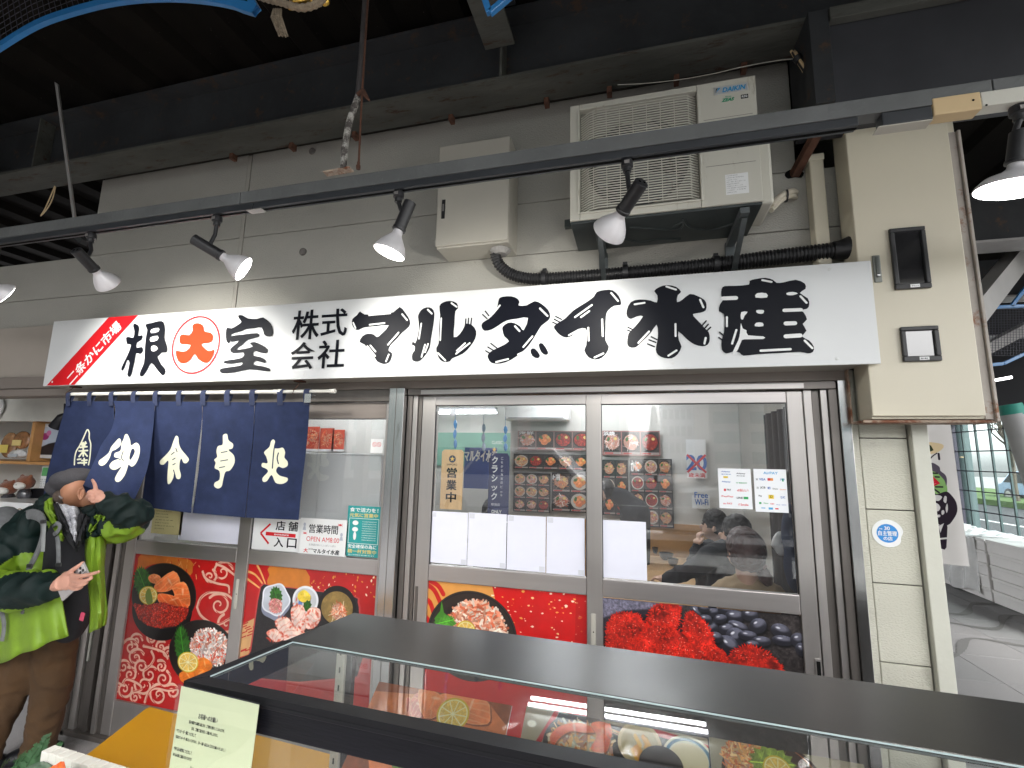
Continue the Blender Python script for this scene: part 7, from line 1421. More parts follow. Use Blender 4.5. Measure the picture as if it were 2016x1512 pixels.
tree('bare brown tree seen through the window grid, nearest the dark mullion', 11.6, 13.8, 5.4, 3); tree('bare tree right of the first behind the window grid', 16.4, 16.5, 6.2, 8); tree('leafier tree far right behind the window grid', 17.5, 13.2, 5.5, 5, (.14, .13, .06), 1500); tree('small tree far left behind the window grid', 15.2, 22.5, 5.5, 12)
def car(lab, x, y, rz, col, L=4.3, W=1.7, H=1.45, cat='car', nm='parked_car'):
    t = thing(nm, lab, cat, (x, y, 0)); m = mat('car_paint_' + lab[:6], col, .3, var=.02, coat=.6); c_, s_ = math.cos(rz), math.sin(rz)
    def T(p): return (x + p[0] * c_ - p[1] * s_, y + p[0] * s_ + p[1] * c_, p[2])
    prof = [(-L / 2, .35), (-L / 2, .75 * H / 1.45), (-L * .30, .88 * H / 1.45), (-L * .17, H), (L * .25, H), (L * .40, .90 * H / 1.45), (L / 2, .78 * H / 1.45), (L / 2, .35)]
    mb = MB(); mb.prism([T((px, -W / 2, pz)) for px, pz in prof], np.array(T((0, W, 0))) - np.array(T((0, 0, 0)))); mb.build('body', m, t, bevel=.06)
    for k in (-1, 1):
        w_ = [(-L * .27, .90 * H / 1.45), (-L * .165, H * .95), (L * .235, H * .95), (L * .36, .92 * H / 1.45)]; MB().prism([T((px, k * (W / 2 + .004), pz)) for px, pz in w_], np.array(T((0, k * .01, 0))) - np.array(T((0, 0, 0)))).build('side_window', m_black, t)
        for wx in (-L * .31, L * .30): wh = MB().lathe(T((wx, k * (W / 2 - .10), .32)), np.array(T((0, k, 0))) - np.array(T((0, 0, 0))), [(.31, 0), (.32, .03), (.32, .11), (.28, .13)], 20).build('wheel', m_black, t, True); MB().lathe(T((wx, k * (W / 2 + .032), .32)), np.array(T((0, k, 0))) - np.array(T((0, 0, 0))), [(.2, 0), (.19, .008)], 16).build('rim', m_alul, wh)
    MB().prism([T((-L * .295, -W * .42, .93 * H / 1.45)), T((-L * .18, -W * .40, H * .96)), T((-L * .18, W * .40, H * .96)), T((-L * .295, W * .42, .93 * H / 1.45))], np.array(T((-.06, 0, .02))) - np.array(T((0, 0, 0)))).build('windscreen', m_black, t)
    return t
car('blue car parked beyond the road behind the window grid', 17.6, 19.0, 1.57, (.03, .12, .35)); car('pale blue car parked left of the blue car beyond the road', 17.8, 24.5, 1.57, (.30, .42, .60)); car('silver car parked at the right beyond the road', 17.2, 13.9, 1.57, (.45, .46, .48))
# white foam boxes wrapped in film
m_box = mat('foam_box', (.88, .85, .83), .6, var=.04, vs=3, bump=.1, bs=60)
bx0 = 4.15; ord2 = ['near', 'middle', 'far']; rs = random.Random(4)
for c in range(3):
    y0 = 3.05 + c * 1.02
    for l in range(5):
        t = thing('foam_box', ['bottom', 'second', 'third', 'fourth', 'top'][l] + ' white foam box of the ' + ord2[c] + ' stack by the window wall', 'box', (bx0 + .35, y0 + .5, l * .148), 'stacked foam boxes'); dx = rs.uniform(-.012, .012)
        MB().box(bx0 + dx, bx0 + .66, y0 + .004, y0 + .99, .02 + l * .148, .02 + l * .148 + .108).build('body', m_box, t, bevel=.006); MB().box(bx0 + dx - .006, bx0 + .666, y0 + .001, y0 + .997, .02 + l * .148 + .109, .02 + l * .148 + .146).build('lid', m_box, t, bevel=.006)
m_film = mat('plastic_film', (.85, .84, .83), .25, var=.1, vs=6, bump=.8, bs=18, coat=.5)
t = thing('plastic_film', 'crumpled white plastic film draped over the foam boxes', 'plastic sheet', (bx0, 5.6, .7))
MB().grid(lambda s_, q: (bx0 - .03 + .02 * math.sin(s_ * 19 + q * 4) + (.0 if q < .75 else (q - .75) * 2.4), 5.25 + .9 * s_, (.06 + .93 * q + .03 * math.sin(s_ * 9)) if q < .75 else .765 + .04 * math.sin(s_ * 21) * math.cos(q * 30)), 50, 24).build('film', m_film, t, True, fix=False)
for k, (yy, zz_, s_) in enumerate(((4.2, .84, .14), (5.95, .80, .12))):
    remesh(MB().sphere((bx0 + .25, yy, zz_ - .03), (s_, s_ * 1.6, s_ * .55)).sphere((bx0 + .15, yy + .2, zz_ - .05), (s_ * .8, s_, s_ * .45)).sphere((bx0 + .2, yy - .2, zz_ - .05), (s_ * .6, s_ * 1.2, s_ * .3)), 'crumple', .02, m_film, t, 2, disp=.03, dscale=.08)
# stall cloth with the dark printed face and red diamond
p = Paint(.52, .90, 700, (.80, .79, .78)); bu = lambda pts: [((u - 1796 * 0) , v) for u, v in pts]
XB0, XB1, YB = 1.345, 1.865, 1.2
def bt(u, v): q = P(1796 + u * .19838, 800 + v * .19838, y=YB); return (q[0] - XB0, q[2] - 1.07)
p.tr = bt; DK = (.16, .13, .17)
p.poly([(120,360),(260,365),(310,390),(290,430),(220,470),(120,465)], (.80,.72,.58), n=2); p.poly([(120,350),(190,390),(215,435),(160,460),(120,450)], (.16,.20,.12))
p.stroke([(245,465),(200,500),(170,545)], .006, DK); p.stroke([(262,470),(268,525)], .010, DK)
p.poly([(60,600),(160,590),(230,640),(300,690),(340,790),(330,870),(200,870),(60,860)], (.50,.66,.40), n=3)
p.poly([(100,480),(140,500),(165,560),(210,560),(270,600),(280,640),(325,680),(340,730),(335,790),(320,740),(290,700),(250,660),(200,640),(150,600),(110,560)], (.32,.29,.34), n=3)
for a_, b_ in (((205,662),(250,665)),((235,700),(268,702)),((240,800),(300,800)),((215,815),(270,855)),((180,815),(240,880))): p.stroke([a_, b_], .009, DK, n=0)
p.poly([(60,760),(160,640),(280,765),(170,820)], (.74,.12,.20)); p.poly([(80,760),(165,672),(245,765),(170,795)], (.80,.79,.78)); p.stroke([(110,740),(200,700)], .012, (.74,.12,.20), n=0); p.stroke([(110,770),(225,735)], .012, (.74,.12,.20), n=0); p.stroke([(140,790),(235,755)], .012, (.74,.12,.20), n=0)
p.poly([(120,900),(190,880),(260,870),(335,845),(380,880),(425,950),(435,1040),(400,1120),(350,1180),(250,1170),(150,1160),(100,1100)], DK, n=3)
for pts in ([(200,890),(260,880),(300,900),(270,940),(230,930)],[(215,990),(250,960),(285,1000),(270,1040),(220,1045)],[(320,890),(340,900),(335,960),(310,940)],[(225,1080),(245,1085),(242,1105),(225,1100)],[(260,1078),(285,1078),(283,1100),(262,1102)],[(295,1040),(315,1030),(322,1060),(300,1080)],[(330,1010),(345,960),(352,1020),(340,1060)]): p.poly(pts, (.78,.77,.77), n=2)
p.poly([(230,1200),(280,1180),(340,1140),(350,1200),(345,1400),(330,1425),(180,1380),(150,1200)], DK); p.poly([(270,1190),(320,1160),(300,1220),(290,1260)], (.78,.77,.77)); p.stroke([(200,1330),(345,1310)], .010, (.8,.79,.78), n=0)
bn = thing('stall_banner', 'white stall cloth printed with a dark grinning face and red diamond behind the wall corner', 'banner', (1.7, YB, 1.07))
MB().grid(lambda s_, q: (XB0 + (XB1 - XB0) * s_ - (.05 * (1 - q) * 0), YB + .015 * math.sin(s_ * 11) * (1.2 - q), 1.07 + .86 * q), 24, 12, uv=lambda s_, q: (s_, q * .86 / .90)).build('cloth', print_mat('banner_cloth', p.image('banner'), rough=.85, coat=0, spec=.1, bump=.2), bn, True, fix=False)
t = thing('banner_pole', 'rolled white cloth tied above the stall banner', 'cloth', (1.7, YB, 1.95)); MB().tube([(1.4, YB, 1.95), (1.65, YB - .02, 1.925), (1.86, YB, 1.94)], [.03, .025, .02], 10).build('roll', m_white, t, True)
# blue frames with mesh under the passage roof
m_blue2 = mat('frame_blue', (.025, .17, .42), .35, var=.15, coat=.3, dirt=(.09, .07, .05), dirts=14, dirta=.68)
m_mesh = mat('mesh_wire', (.035, .035, .05), .6)
def meshnet(t, O, a, b, n1, n2, r=.0022):
    O, a, b = [np.array(q, float) for q in (O, a, b)]; mb = MB()
    for i in range(n1 + 1): mb.bar(O + a * i / n1, O + a * i / n1 + b, r, r)
    for j in range(n2 + 1): mb.bar(O + b * j / n2 + (.0, .001, 0), O + b * j / n2 + a + (0, .001, 0), r, r)
    mb.build('mesh', m_mesh, t, kind='stuff')
t = thing('mesh_truss', 'blue steel frame with black mesh under the passage roof at the right', 'frame', P(1960, 620, y=1.6))
YF = 1.6; q = lambda u, v: P(u, v, y=YF)
for a_, b_ in (((1930, 606), (2080, 600)), ((1990, 604), (2040, 540)), ((1900, 615), (1935, 606)), ((1935, 720), (1975, 716)), ((1975, 716), (2030, 690))): MB().bar(q(*a_), q(*b_), .022, .022).build('bar', m_blue2, t, bevel=.003)
meshnet(t, q(1925, 700), q(2080, 700) - q(1925, 700), q(1925, 610) - q(1925, 700), 26, 18)
t = thing('cloth_duct', 'pale sloping cloth with a green top band at the right edge', 'banner', P(1990, 840, y=1.5)); m_gd = mat('green_band', (.03, .28, .22), .6)
a, b = P(1985, 800, y=1.6), P(2040, 900, y=1.3); MB().lathe(P(1988, 796, y=1.6), P(2050, 960, y=1.6) - P(1988, 796, y=1.6), [(.060, 0), (.064, .075)], 18).build('band', m_gd, t, True); MB().lathe(P(1994, 815, y=1.6), P(2050, 960, y=1.6) - P(1988, 796, y=1.6), [(.064, 0), (.075, .5), (.08, .6)], 18).build('tube', mat('grey_cloth', (.42, .42, .43), .7, var=.12, vs=6), t, True)
t = thing('passage_lamp', 'small fluorescent lamp under the roof far down the passage', 'lamp', P(1975, 745, y=5)); a, b = P(1962, 748, y=5.0), P(1990, 743, y=5.0); MB().bar(a, b, .05, .03).build('tube', emis('far_tube', (1, 1, 1), 3), t)
t = thing('high_window', 'small bright window with cross bars high at the end of the passage', 'window', (4.0, 9.9, 2.6)); a, b = P(1965, 765, y=9.95), P(1984, 793, y=9.95); MB().box(a[0], b[0], 9.95, 9.98, b[2], a[2]).build('pane', emis('sky_window', (.95, .98, 1), 1.6), t)
for k in (0, 1): MB().bar((a[0], 9.94, b[2] if k else (a[2] + b[2]) / 2), (b[0], 9.94, (a[2] + b[2]) / 2 if k else b[2]), .02, .02).build('bar', m_dark, t)

# ================================================================= ORNAMENTS UNDER THE ROOF (top edge)
t = thing('blue_arch', 'curved blue flat-bar arch with mesh at the top left', 'frame', P(200, 60, y=-1.25)); YA = -1.25
arc = smooth([P(u, v, y=YA) for u, v in ((-60, 132), (0, 92), (70, 50), (140, 24), (230, 2), (330, -6), (430, 2), (504, 21))], 5, False)
for i in range(len(arc) - 1): pass
mb = MB(); n_ = len(arc)
for i in range(n_): 
    d = arc[min(i + 1, n_ - 1)] - arc[max(i - 1, 0)]; d /= np.linalg.norm(d); s_ = np.array((-d[2], 0, d[0])) * (.013 if i < n_ - 3 else .016)
    for yy in (YA - .008, YA + .008): mb.v.append(tuple(arc[i] * (1, 0, 1) + s_ + (0, yy, 0))); mb.v.append(tuple(arc[i] * (1, 0, 1) - s_ + (0, yy, 0)))
for i in range(n_ - 1):
    a = 4 * i; b = a + 4
    for f_ in ((a, a + 1, b + 1, b), (a + 2, b + 2, b + 3, a + 3), (a, b, b + 2, a + 2), (a + 1, a + 3, b + 3, b + 1)): mb.f.append(f_); mb.mi.append(0)
mb.build('arc', m_blue2, t)
MB().bar(P(506, 20, y=YA + .01), P(478, -30, y=YA + .01), .02, .022).build('end_bar', m_blue2, t, bevel=.002)
O = P(-60, 80, y=YA + .02); cols_ = MB()
for i in range(36):
    u = -40 + i * 11; top = P(u - 22, -60, y=YA + .02); v = np.interp(u, [-60, 0, 70, 140, 230, 330], [132, 92, 50, 24, 2, -6]); cols_.bar(P(u, v, y=YA + .02), top, .0016, .0016)
for j in range(7):
    pts = [P(u, np.interp(u, [-60, 0, 70, 140, 230, 330], [132, 92, 50, 24, 2, -6]) - 10 - j * 12, y=YA + .022) for u in range(-60, 340, 40)]; cols_.tube(pts, .0010, 4)
cols_.build('mesh', m_mesh, t, kind='stuff')
t = thing('pointed_truss', 'small blue pointed frame corner at the top edge right of the hanger pipe', 'frame', P(970, 10, y=-1.2)); q = lambda u, v: P(u, v, y=-1.2)
for a_, b_ in (((964, 26), (948, -20)), ((964, 26), (1012, -14))): MB().bar(q(*a_), q(*b_), .016, .018).build('bar', m_blue2, t, bevel=.002)
t = thing('gold_ornament', 'shiny gold ornament at the top edge', 'ornament', P(600, 10, y=-1.15)); YO = -1.15; m_gold = mat('gold', (.75, .48, .10), .22, metal=1, var=.3, vs=30, bump=.5, bs=40); q = lambda u, v: P(u, v, y=YO)
mb = MB(); mb.sphere(q(606, 6) + (0, -.02, 0), (.058, .022, .024), 20, 12).sphere(q(575, 12), (.022, .014, .012)).sphere(q(640, 2), (.018, .014, .018))
remesh(mb, 'shell', .004, m_gold, t, 2); 
rs = random.Random(8)
for k in range(9): c = q(585 + k * 6, 24 - abs(k - 4) * 1.6); MB().sphere(c + (0, -.012, 0), (.006, .005, .006), 8, 6).build('bead', m_gold, t, True)
MB().bar(q(603, 14), q(628, 6), .02, .006).build('inlay', mat('dark_red', (.12, .01, .01), .4), t)
t = thing('rope_tassel', 'pale twisted rope with a tassel hanging left of the gold ornament', 'tassel', q(550, 30)); m_rope = mat('rope_dusty', (.30, .24, .17), .95, var=.4, vs=60, bump=.8, bs=200)
MB().tube(smooth([q(515, 2) + (0, -.02, 0), q(540, 10) + (0, -.02, 0), q(565, 16) + (0, -.02, 0), q(600, 26) + (0, -.02, 0), q(632, 18) + (0, -.02, 0), q(648, 2) + (0, -.02, 0)], 6, False), [.010 + .003 * (k % 2) for k in range(31)], 8).build('rope', m_rope, t, True)
for k in range(9): a = q(540 + (k % 5) * 3.2, 18); MB().tube([a, a + (.004 * (k - 4) * .4, .003 * (k % 3), -.03), q(546 + k * 2.2, 62 + (k * 7) % 10) + (0, .003 * (k % 3), 0)], [.0045, .0048, .0030], 5).build('strand', m_rope, t, True)

# ================================================================= ACROSS THE STREET (reflected in the glass)
def building(lab, x0, x1, y1, h, col, nx, nz, wc, y0=None, nm='office_building'):
    t = thing(nm, lab, 'building', ((x0 + x1) / 2, y1, 0)); MB().box(x0, x1, y1 - 8, y1, .02, h).build('wall', mat('facade_' + lab[:8], col, .7, var=.05), t); ww, wh = (x1 - x0) / nx, h / nz; me = MB().box(-ww * .36, ww * .36, 0, .06, -wh * .30, wh * .30).mesh('window', mat('window_' + lab[:8], wc, .12, spec=1))
    for i in range(nx):
        for j in range(nz): mobj('window', me, t).location = tuple(np.array((x0 + ww * (i + .5), y1, wh * (j + .5))) - wloc(t))
building('pale office block across the street with green windows', -26, -.6, -27, 11, (.55, .53, .50), 8, 4, (.06, .20, .17)); building('tall grey tower block far across the street', 3.2, 7.6, -62, 30, (.42, .45, .50), 6, 14, (.10, .14, .18)); building('glass fronted hall across the street', 4.4, 26, -30, 7.5, (.50, .52, .53), 10, 6, (.12, .26, .28)); building('low cream shop block across the street', -60, -27, -27, 8, (.56, .52, .46), 12, 3, (.12, .14, .16))
t = thing('conifer', 'dark spruce across the street', 'tree', (1.3, -36, 0)); MB().lathe((1.3, -36, 0), (0, 0, 1), [(.16, 0), (.1, 2), (.02, 5.6)], 8).build('trunk', m_bark, t)
lv = MB(); rs = random.Random(2)
for k in range(2600):
    z = .8 + 5 * (rs.random() ** 1.4); r_ = 1.5 * (1 - z / 6.0) * rs.uniform(.3, 1.0); a_ = rs.uniform(0, 6.28); c = np.array((1.3 + r_ * math.cos(a_), -36 + r_ * math.sin(a_), z - r_ * .25)); d = np.array((math.cos(a_), math.sin(a_), -.35)) * .22; s_ = np.array((-math.sin(a_), math.cos(a_), 0)) * .10; lv.add([c - d, c + s_, c + d, c - s_], [(0, 1, 2, 3)])
lv.build('crown', mat('spruce', (.025, .05, .028), .8, var=.5, vs=2), t, fix=False, kind='stuff')
car('white van driving past behind the camera, mirrored in the left window', -3.2, -10.5, .02, (.78, .78, .80), 4.6, 1.75, 1.9, 'van', 'white_van'); car('grey car behind the van in the street', 3.4, -13.2, .0, (.35, .36, .38))

for k, (x_, y_) in enumerate(((1.85, -5.0), (2.9, -5.0), (-4.6, -5.0))):
    t = thing('canopy_post', ['dark canopy post behind the camera, mirrored right of the payment sheets', 'second dark canopy post at the right behind the camera', 'dark canopy post at the left behind the camera'][k], 'post', (x_, y_, 0), 'canopy posts at the kerb'); boxo('shaft', mat('post_brown', (.10, .08, .07), .6), t, x_ - .09, x_ + .09, y_ - .09, y_ + .09, 0, 3.9, bevel=.004)

t = thing('white_boards', 'white sheets standing inside the pane between the curtain and the steel post', 'sheet', (-1.7, .1, 1.36)); a, b, m_ = P(604, 893, y=.09), P(746, 1000, y=.09), P(632, 893, y=.09)[0]
for k, (x0, x1) in enumerate(((a[0] - .25, m_ - .003), (m_, b[0]))): MB().box(x0, x1, .088 + k * .004, .0905 + k * .004, 1.12, a[2] - k * .006).build('sheet', mat('sheet_pearl', (.66, .66, .67), .35, var=.06, vs=2), t)
# ================================================================= PEOPLE
m_skin = mat('skin', (.46, .21, .12), .5, var=.08, vs=12, bump=.05, bs=200); m_skin2 = mat('skin_pale', (.58, .36, .26), .5, var=.06, vs=12)
m_lime = mat('lime_shell', (.17, .29, .014), .55, var=.16, vs=7, bump=.35, bs=22); m_dgreen = mat('dark_green_shell', (.004, .013, .012), .6, var=.3, spec=.25, vs=8, bump=.35, bs=22)
m_vest = mat('black_fleece', (.010, .010, .013), .8, var=.3); m_trou = mat('brown_trousers', (.055, .026, .007), .85, var=.25, vs=6, bump=.4, bs=30)
m_cap = mat('cap_grey', (.048, .046, .052), .8, var=.15, vs=30, bump=.3, bs=250); m_strap = mat('strap_grey', (.15, .155, .16), .8, var=.2, vs=30, bump=.2, bs=200); m_hairb = mat('hair_black', (.012, .010, .010), .6, var=.4, vs=60)
m_shirt = mat('check_shirt', (.50, .50, .54), .8, var=.45, vs=70, stretch=(1, 1, 2.2))
Q = lambda u, v, y: P(u, v, y=y)
def inpoly(x, y, q):
    c = False
    for k in range(len(q)):
        x1, y1 = q[k - 1]; x2, y2 = q[k]
        if (y < y1) != (y < y2) and x < (x2 - x1) * (y - y1) / (y2 - y1 + 1e-9) + x1: c = not c
    return c
def chain(mb, pts, rs_, n=14, flat=1.0, ref=(0, -1, 0)):
    """limb: tapering tube with rounded ends"""
    pts = [np.array(p) for p in pts]; q = smooth(pts, 5, False); r = np.interp(np.linspace(0, len(pts) - 1, len(q)), range(len(pts)), rs_)
    mb.tube(q, list(r), n, True, flat=flat, ref=ref); mb.sphere(q[0], (r[0], r[0] * flat, r[0]), n, 8); mb.sphere(q[-1], (r[-1], r[-1] * flat, r[-1]), n, 8); return mb
man = thing('person', 'man in a lime and dark green jacket and grey flat cap lifting the navy curtain, phone in hand', 'person', Q(80, 1540, -.4) * (1, 1, 0))
man['label'] = 'man in lime and dark green jacket and grey cap lifting the curtain, phone in hand'
# body core: neck, torso, legs in one continuous figure
YM = -.42
core = MB(); chain(core, [Q(140, 1000, YM), Q(140, 1050, YM), Q(138, 1130, YM), Q(138, 1195, YM), Q(134, 1225, YM + .02)], [.055, .12, .13, .11, .10], flat=.75)
remesh(core, 'vest', .012, m_vest, man, 5)
leg = MB(); 
chain(leg, [Q(62, 1262, YM), Q(22, 1360, YM + .0), Q(-14, 1440, YM + .0), Q(-52, 1555, YM + .0)], [.105, .085, .072, .068], flat=.9)
chain(leg, [Q(108, 1255, YM + .02), Q(104, 1340, YM + .06), Q(86, 1430, YM + .10), Q(58, 1530, YM + .16)], [.10, .086, .075, .07], flat=.9)
remesh(leg, 'trousers', .012, m_trou, man, 5, disp=.006, dscale=.07)
for u, v, dy in ((-60, 1590, .0), (52, 1560, .16)):
    c = Q(u, v, YM + dy); c[2] = .05; remesh(MB().sphere(c, (.055, .13, .05), 14, 10, rot=Matrix.Rotation(-.6, 3, 'Z')), 'shoe', .012, m_blackm, man, 2)
# jacket, left side with sleeve (viewer's left)
jk = MB()
chain(jk, [Q(68, 1040, YM - .01), Q(62, 1110, YM - .02), Q(66, 1180, YM - .02), Q(58, 1225, YM - .0)], [.115, .145, .14, .125], flat=.8)
chain(jk, [Q(40, 1120, YM), Q(20, 1215, YM)], [.13, .12], flat=.8)
chain(jk, [Q(95, 1022, YM - .03), Q(55, 1045, YM - .05), Q(20, 1085, YM - .10), Q(-12, 1135, YM - .18), Q(-14, 1165, YM - .24)], [.07, .088, .088, .083, .080])
chain(jk, [Q(-14, 1165, YM - .24), Q(30, 1164, YM - .28), Q(75, 1156, YM - .28), Q(104, 1152, YM - .27)], [.080, .080, .070, .052])
chain(jk, [Q(108, 1152, YM - .27), Q(117, 1151, YM - .27)], [.048, .044])
vest_p = [(108, 985), (122, 1040), (124, 1056), (118, 1072), (118, 1110), (121, 1165), (128, 1200), (136, 1262), (240, 1262), (240, 985)]
def jmat(c):
    u, v = pix(c)
    fore = v > 1126 + max(0, (30 - u)) * .35 and v < 1200 - max(0, u - 40) * .20 and c[1] < YM - .15
    if fore: return 1
    if inpoly(u, v, [(-90, 960), (140, 960), (112, 1035), (108, 1010), (88, 1024), (104, 1060), (70, 1090), (44, 1088), (20, 1100), (-2, 1114), (-90, 1150)]): return 1
    return 0
remesh(jk, 'jacket', .010, [m_lime, m_dgreen], man, 6, jmat, disp=.012, dscale=.085)
# cut hem: lime skirt of the jacket, slightly flared
def skirt(s_, t):
    u = -30 + (150 + 16 * t) * s_; v = 1150 + (1306 - (u + 0) * .41 - 1150 + 2 * math.sin(u * .11)) * t + 14 * max(0, (u - 60) / 75) * (1 - t); yy = YM - .10 - .085 * math.sin(min(1, s_ * .8) * math.pi) - .03 * s_ - .012 * math.sin(s_ * 24) * t; return Q(u, v, yy)
sk = MB().grid(skirt, 40, 10).build('jacket_skirt', m_lime, man, True, fix=False); sk.modifiers.new('solid', 'SOLIDIFY').thickness = .006
# right front of the jacket hanging open
def flapj(Lp, Rp, y0, am, name, m, nu=12, nv=24, ph=0):
    Lp = smooth(Lp, 5, False); Rp = smooth(Rp, 5, False)
    def fn(s_, t): q = edge(Lp, t) * (1 - s_) + edge(Rp, t) * s_; return Q(q[0], q[1], y0 - am * math.sin(s_ * math.pi) + .010 * math.sin(s_ * 13 + t * 5 + ph) - .01 * math.sin(t * 9))
    o = MB().grid(fn, nu, nv).build(name, m, man, True, fix=False); o.modifiers.new('solid', 'SOLIDIFY').thickness = .006; return o
flapj([(172, 1046), (170, 1080), (172, 1110), (176, 1150), (180, 1200), (178, 1246)], [(205, 1050), (206, 1080), (203, 1120), (208, 1165), (210, 1200), (206, 1230)], YM - .10, .05, 'jacket_front', m_lime)
flapj([(170, 1046), (171, 1052), (173, 1058)], [(186, 1009), (200, 1030), (207, 1052)], YM - .125, .03, 'jacket_yoke', m_dgreen, ph=1)
flapj([(88, 990), (90, 1004), (98, 1020), (108, 1040), (118, 1058), (122, 1066)], [(100, 980), (104, 1000), (112, 1018), (118, 1034), (122, 1050), (124, 1060)], YM - .15, .015, 'collar_edge', m_lime)
col_ = MB(); chain(col_, [Q(80, 1002, YM - .02), Q(92, 988, YM - .05), Q(108, 976, YM - .04), Q(116, 972, YM + .02)], [.034, .036, .03, .022]); chain(col_, [Q(76, 1012, YM - .06), Q(98, 1004, YM - .10), Q(106, 1022, YM - .11)], [.03, .03, .02]); remesh(col_, 'collar', .007, m_dgreen, man, 4, disp=.006, dscale=.05)
# left arm raised (viewer's right)
la = MB(); chain(la, [Q(172, 1030, YM - .03), Q(205, 1030, YM - .05), Q(240, 1030, YM - .08), Q(262, 1018, YM - .10)], [.085, .088, .085, .075]); chain(la, [Q(262, 1018, YM - .10), Q(245, 1003, YM - .15), Q(228, 994, YM - .19), Q(216, 988, YM - .21)], [.078, .066, .055, .042])
def lmat(c):
    u, v = pix(c)
    if inpoly(u, v, [(196, 1060), (204, 1034), (216, 1024), (226, 1040), (250, 1042), (272, 1036), (290, 1045), (250, 1090), (190, 1090)]): return 0
    return 1
remesh(la, 'sleeve', .009, [m_lime, m_dgreen], man, 6, lmat, disp=.012, dscale=.07)
flapj([(172, 1044), (180, 1022), (192, 1012)], [(178, 1050), (196, 1036), (206, 1016)], YM - .16, .01, 'lime_trim', m_lime, 6, 10)
# shirt V and vest lapels
flapj([(110, 990), (124, 1016), (138, 1042), (148, 1066)], [(150, 1000), (156, 1012), (155, 1034), (149, 1067)], YM - .135, .02, 'shirt', m_shirt)
flapj([(106, 992), (114, 1014), (122, 1036), (134, 1060), (148, 1080)], [(112, 992), (124, 1016), (138, 1042), (147, 1064), (149, 1080)], YM - .150, .012, 'lapel', m_vest); flapj([(158, 1008), (155, 1030), (150, 1066)], [(176, 1022), (174, 1040), (152, 1086)], YM - .145, .012, 'lapel', m_vest)
# head, neck, ear
hd = MB(); hc = Q(155, 962, YM + .0)
hd.sphere(hc, (.066, .088, .100), 20, 14, rot=Matrix.Rotation(.5, 3, 'Z')); hd.sphere(hc + (.055, .03, -.055), (.045, .05, .05)); chain(hd, [hc + (-.02, .0, -.05), Q(136, 1000, YM), Q(138, 1022, YM)], [.060, .058, .066], flat=.95)
hd.sphere(hc + (.075, .075, -.015), (.016, .02, .022)); hd.sphere(hc + (.05, .085, -.035), (.03, .02, .03))
remesh(hd, 'head', .006, m_skin, man, 5)
ear = MB(); ec = Q(161, 972, YM - .085); ear.tube([ec + (.004, 0, .030), ec + (-.010, -.006, .024), ec + (-.013, -.008, .0), ec + (-.006, -.004, -.022), ec + (.004, 0, -.030)], [.004, .006, .006, .005, .005], 8); ear.sphere(ec + (.002, .004, 0), (.013, .007, .027), 10, 8); remesh(ear, 'ear', .0025, m_skin, man, 2)
hair = MB().sphere(Q(142, 975, YM - .005), (.062, .082, .052), 18, 12); remesh(hair, 'hair', .007, mat('hair_short', (.10, .07, .055), .8, var=.4, vs=80, bump=.6, bs=300), man, 3)
cp_ = MB(); cp_.sphere(Q(150, 945, YM), (.094, .112, .062), 24, 14, rot=Matrix.Rotation(-.10, 3, 'Y')); cp_.sphere(Q(134, 958, YM), (.064, .100, .060), 18, 12); cp_.sphere(Q(178, 945, YM + .08), (.07, .06, .025), 16, 10)
def cmat(c): u, v = pix(c); return 1 if v > 976 - (u - 110) * .22 else 0
remesh(cp_, 'cap', .007, [m_cap, m_cap], man, 4, cmat, disp=.002, dscale=.05)
bandp = [Q(104, 958, YM - .03), Q(108, 968, YM - .06), Q(116, 976, YM - .075), Q(122, 981, YM - .08)]; MB().tube(smooth(bandp, 4, False), .004, 6).build('cap_band', mat('band_pale', (.32, .30, .31), .7), man, True)
# hands
def finger(mb, pts, r): mb.tube(smooth([np.array(p) for p in pts], 4, False), list(np.interp(np.linspace(0, 1, (len(pts) - 1) * 4 + 1), [0, .5, 1], [r, r * .92, r * .72])), 10); mb.sphere(pts[-1], r * .74, 10, 8); mb.sphere(pts[0], r * 1.0, 10, 8)
yh = YM - .29
h = MB(); h.sphere(Q(132, 1143, yh), (.042, .020, .040), 16, 12); h.sphere(Q(122, 1147, yh), (.034, .022, .032), 14, 10); h.tube([Q(110, 1151, yh + .01), Q(124, 1148, yh)], [.028, .030], 12)
finger(h, [Q(140, 1132, yh - .014), Q(158, 1134, yh - .024), Q(176, 1131, yh - .024), Q(194, 1126, yh - .018)], .0092)
finger(h, [Q(141, 1141, yh - .014), Q(158, 1145, yh - .026), Q(170, 1143, yh - .026), Q(180, 1138, yh - .020)], .0094)
finger(h, [Q(140, 1150, yh - .012), Q(154, 1153, yh - .026), Q(164, 1151, yh - .025), Q(171, 1147, yh - .018)], .0088)
finger(h, [Q(136, 1157, yh - .008), Q(147, 1160, yh - .022), Q(155, 1159, yh - .022), Q(161, 1156, yh - .016)], .0078)
finger(h, [Q(128, 1134, yh - .004), Q(142, 1123, yh - .012), Q(154, 1115, yh - .006), Q(163, 1108, yh + .004)], .0100)
remesh(h, 'hand', .0032, mat('skin_hand', (.58, .30, .22), .5, var=.07, vs=20, bump=.08, bs=160), man, 3)
ph = thing('phone', 'pale phone with camera lenses held in the man\'s hand', 'phone', Q(148, 1142, yh))
pa, pb = Q(118, 1170, yh + .002), Q(172, 1120, yh + .002); ax_ = pb - pa; L_ = np.linalg.norm(ax_); ax_ /= L_; nrm = np.array((.1, -1, .1)); nrm -= ax_ * np.dot(nrm, ax_); nrm /= np.linalg.norm(nrm); wd_ = np.cross(ax_, nrm)
pbd = MB().obb((pa + pb) / 2, ax_ * L_ / 2, wd_ * .036, nrm * .004).build('body', mat('phone_silver', (.42, .40, .40), .25, metal=.4), ph, bevel=.0035)
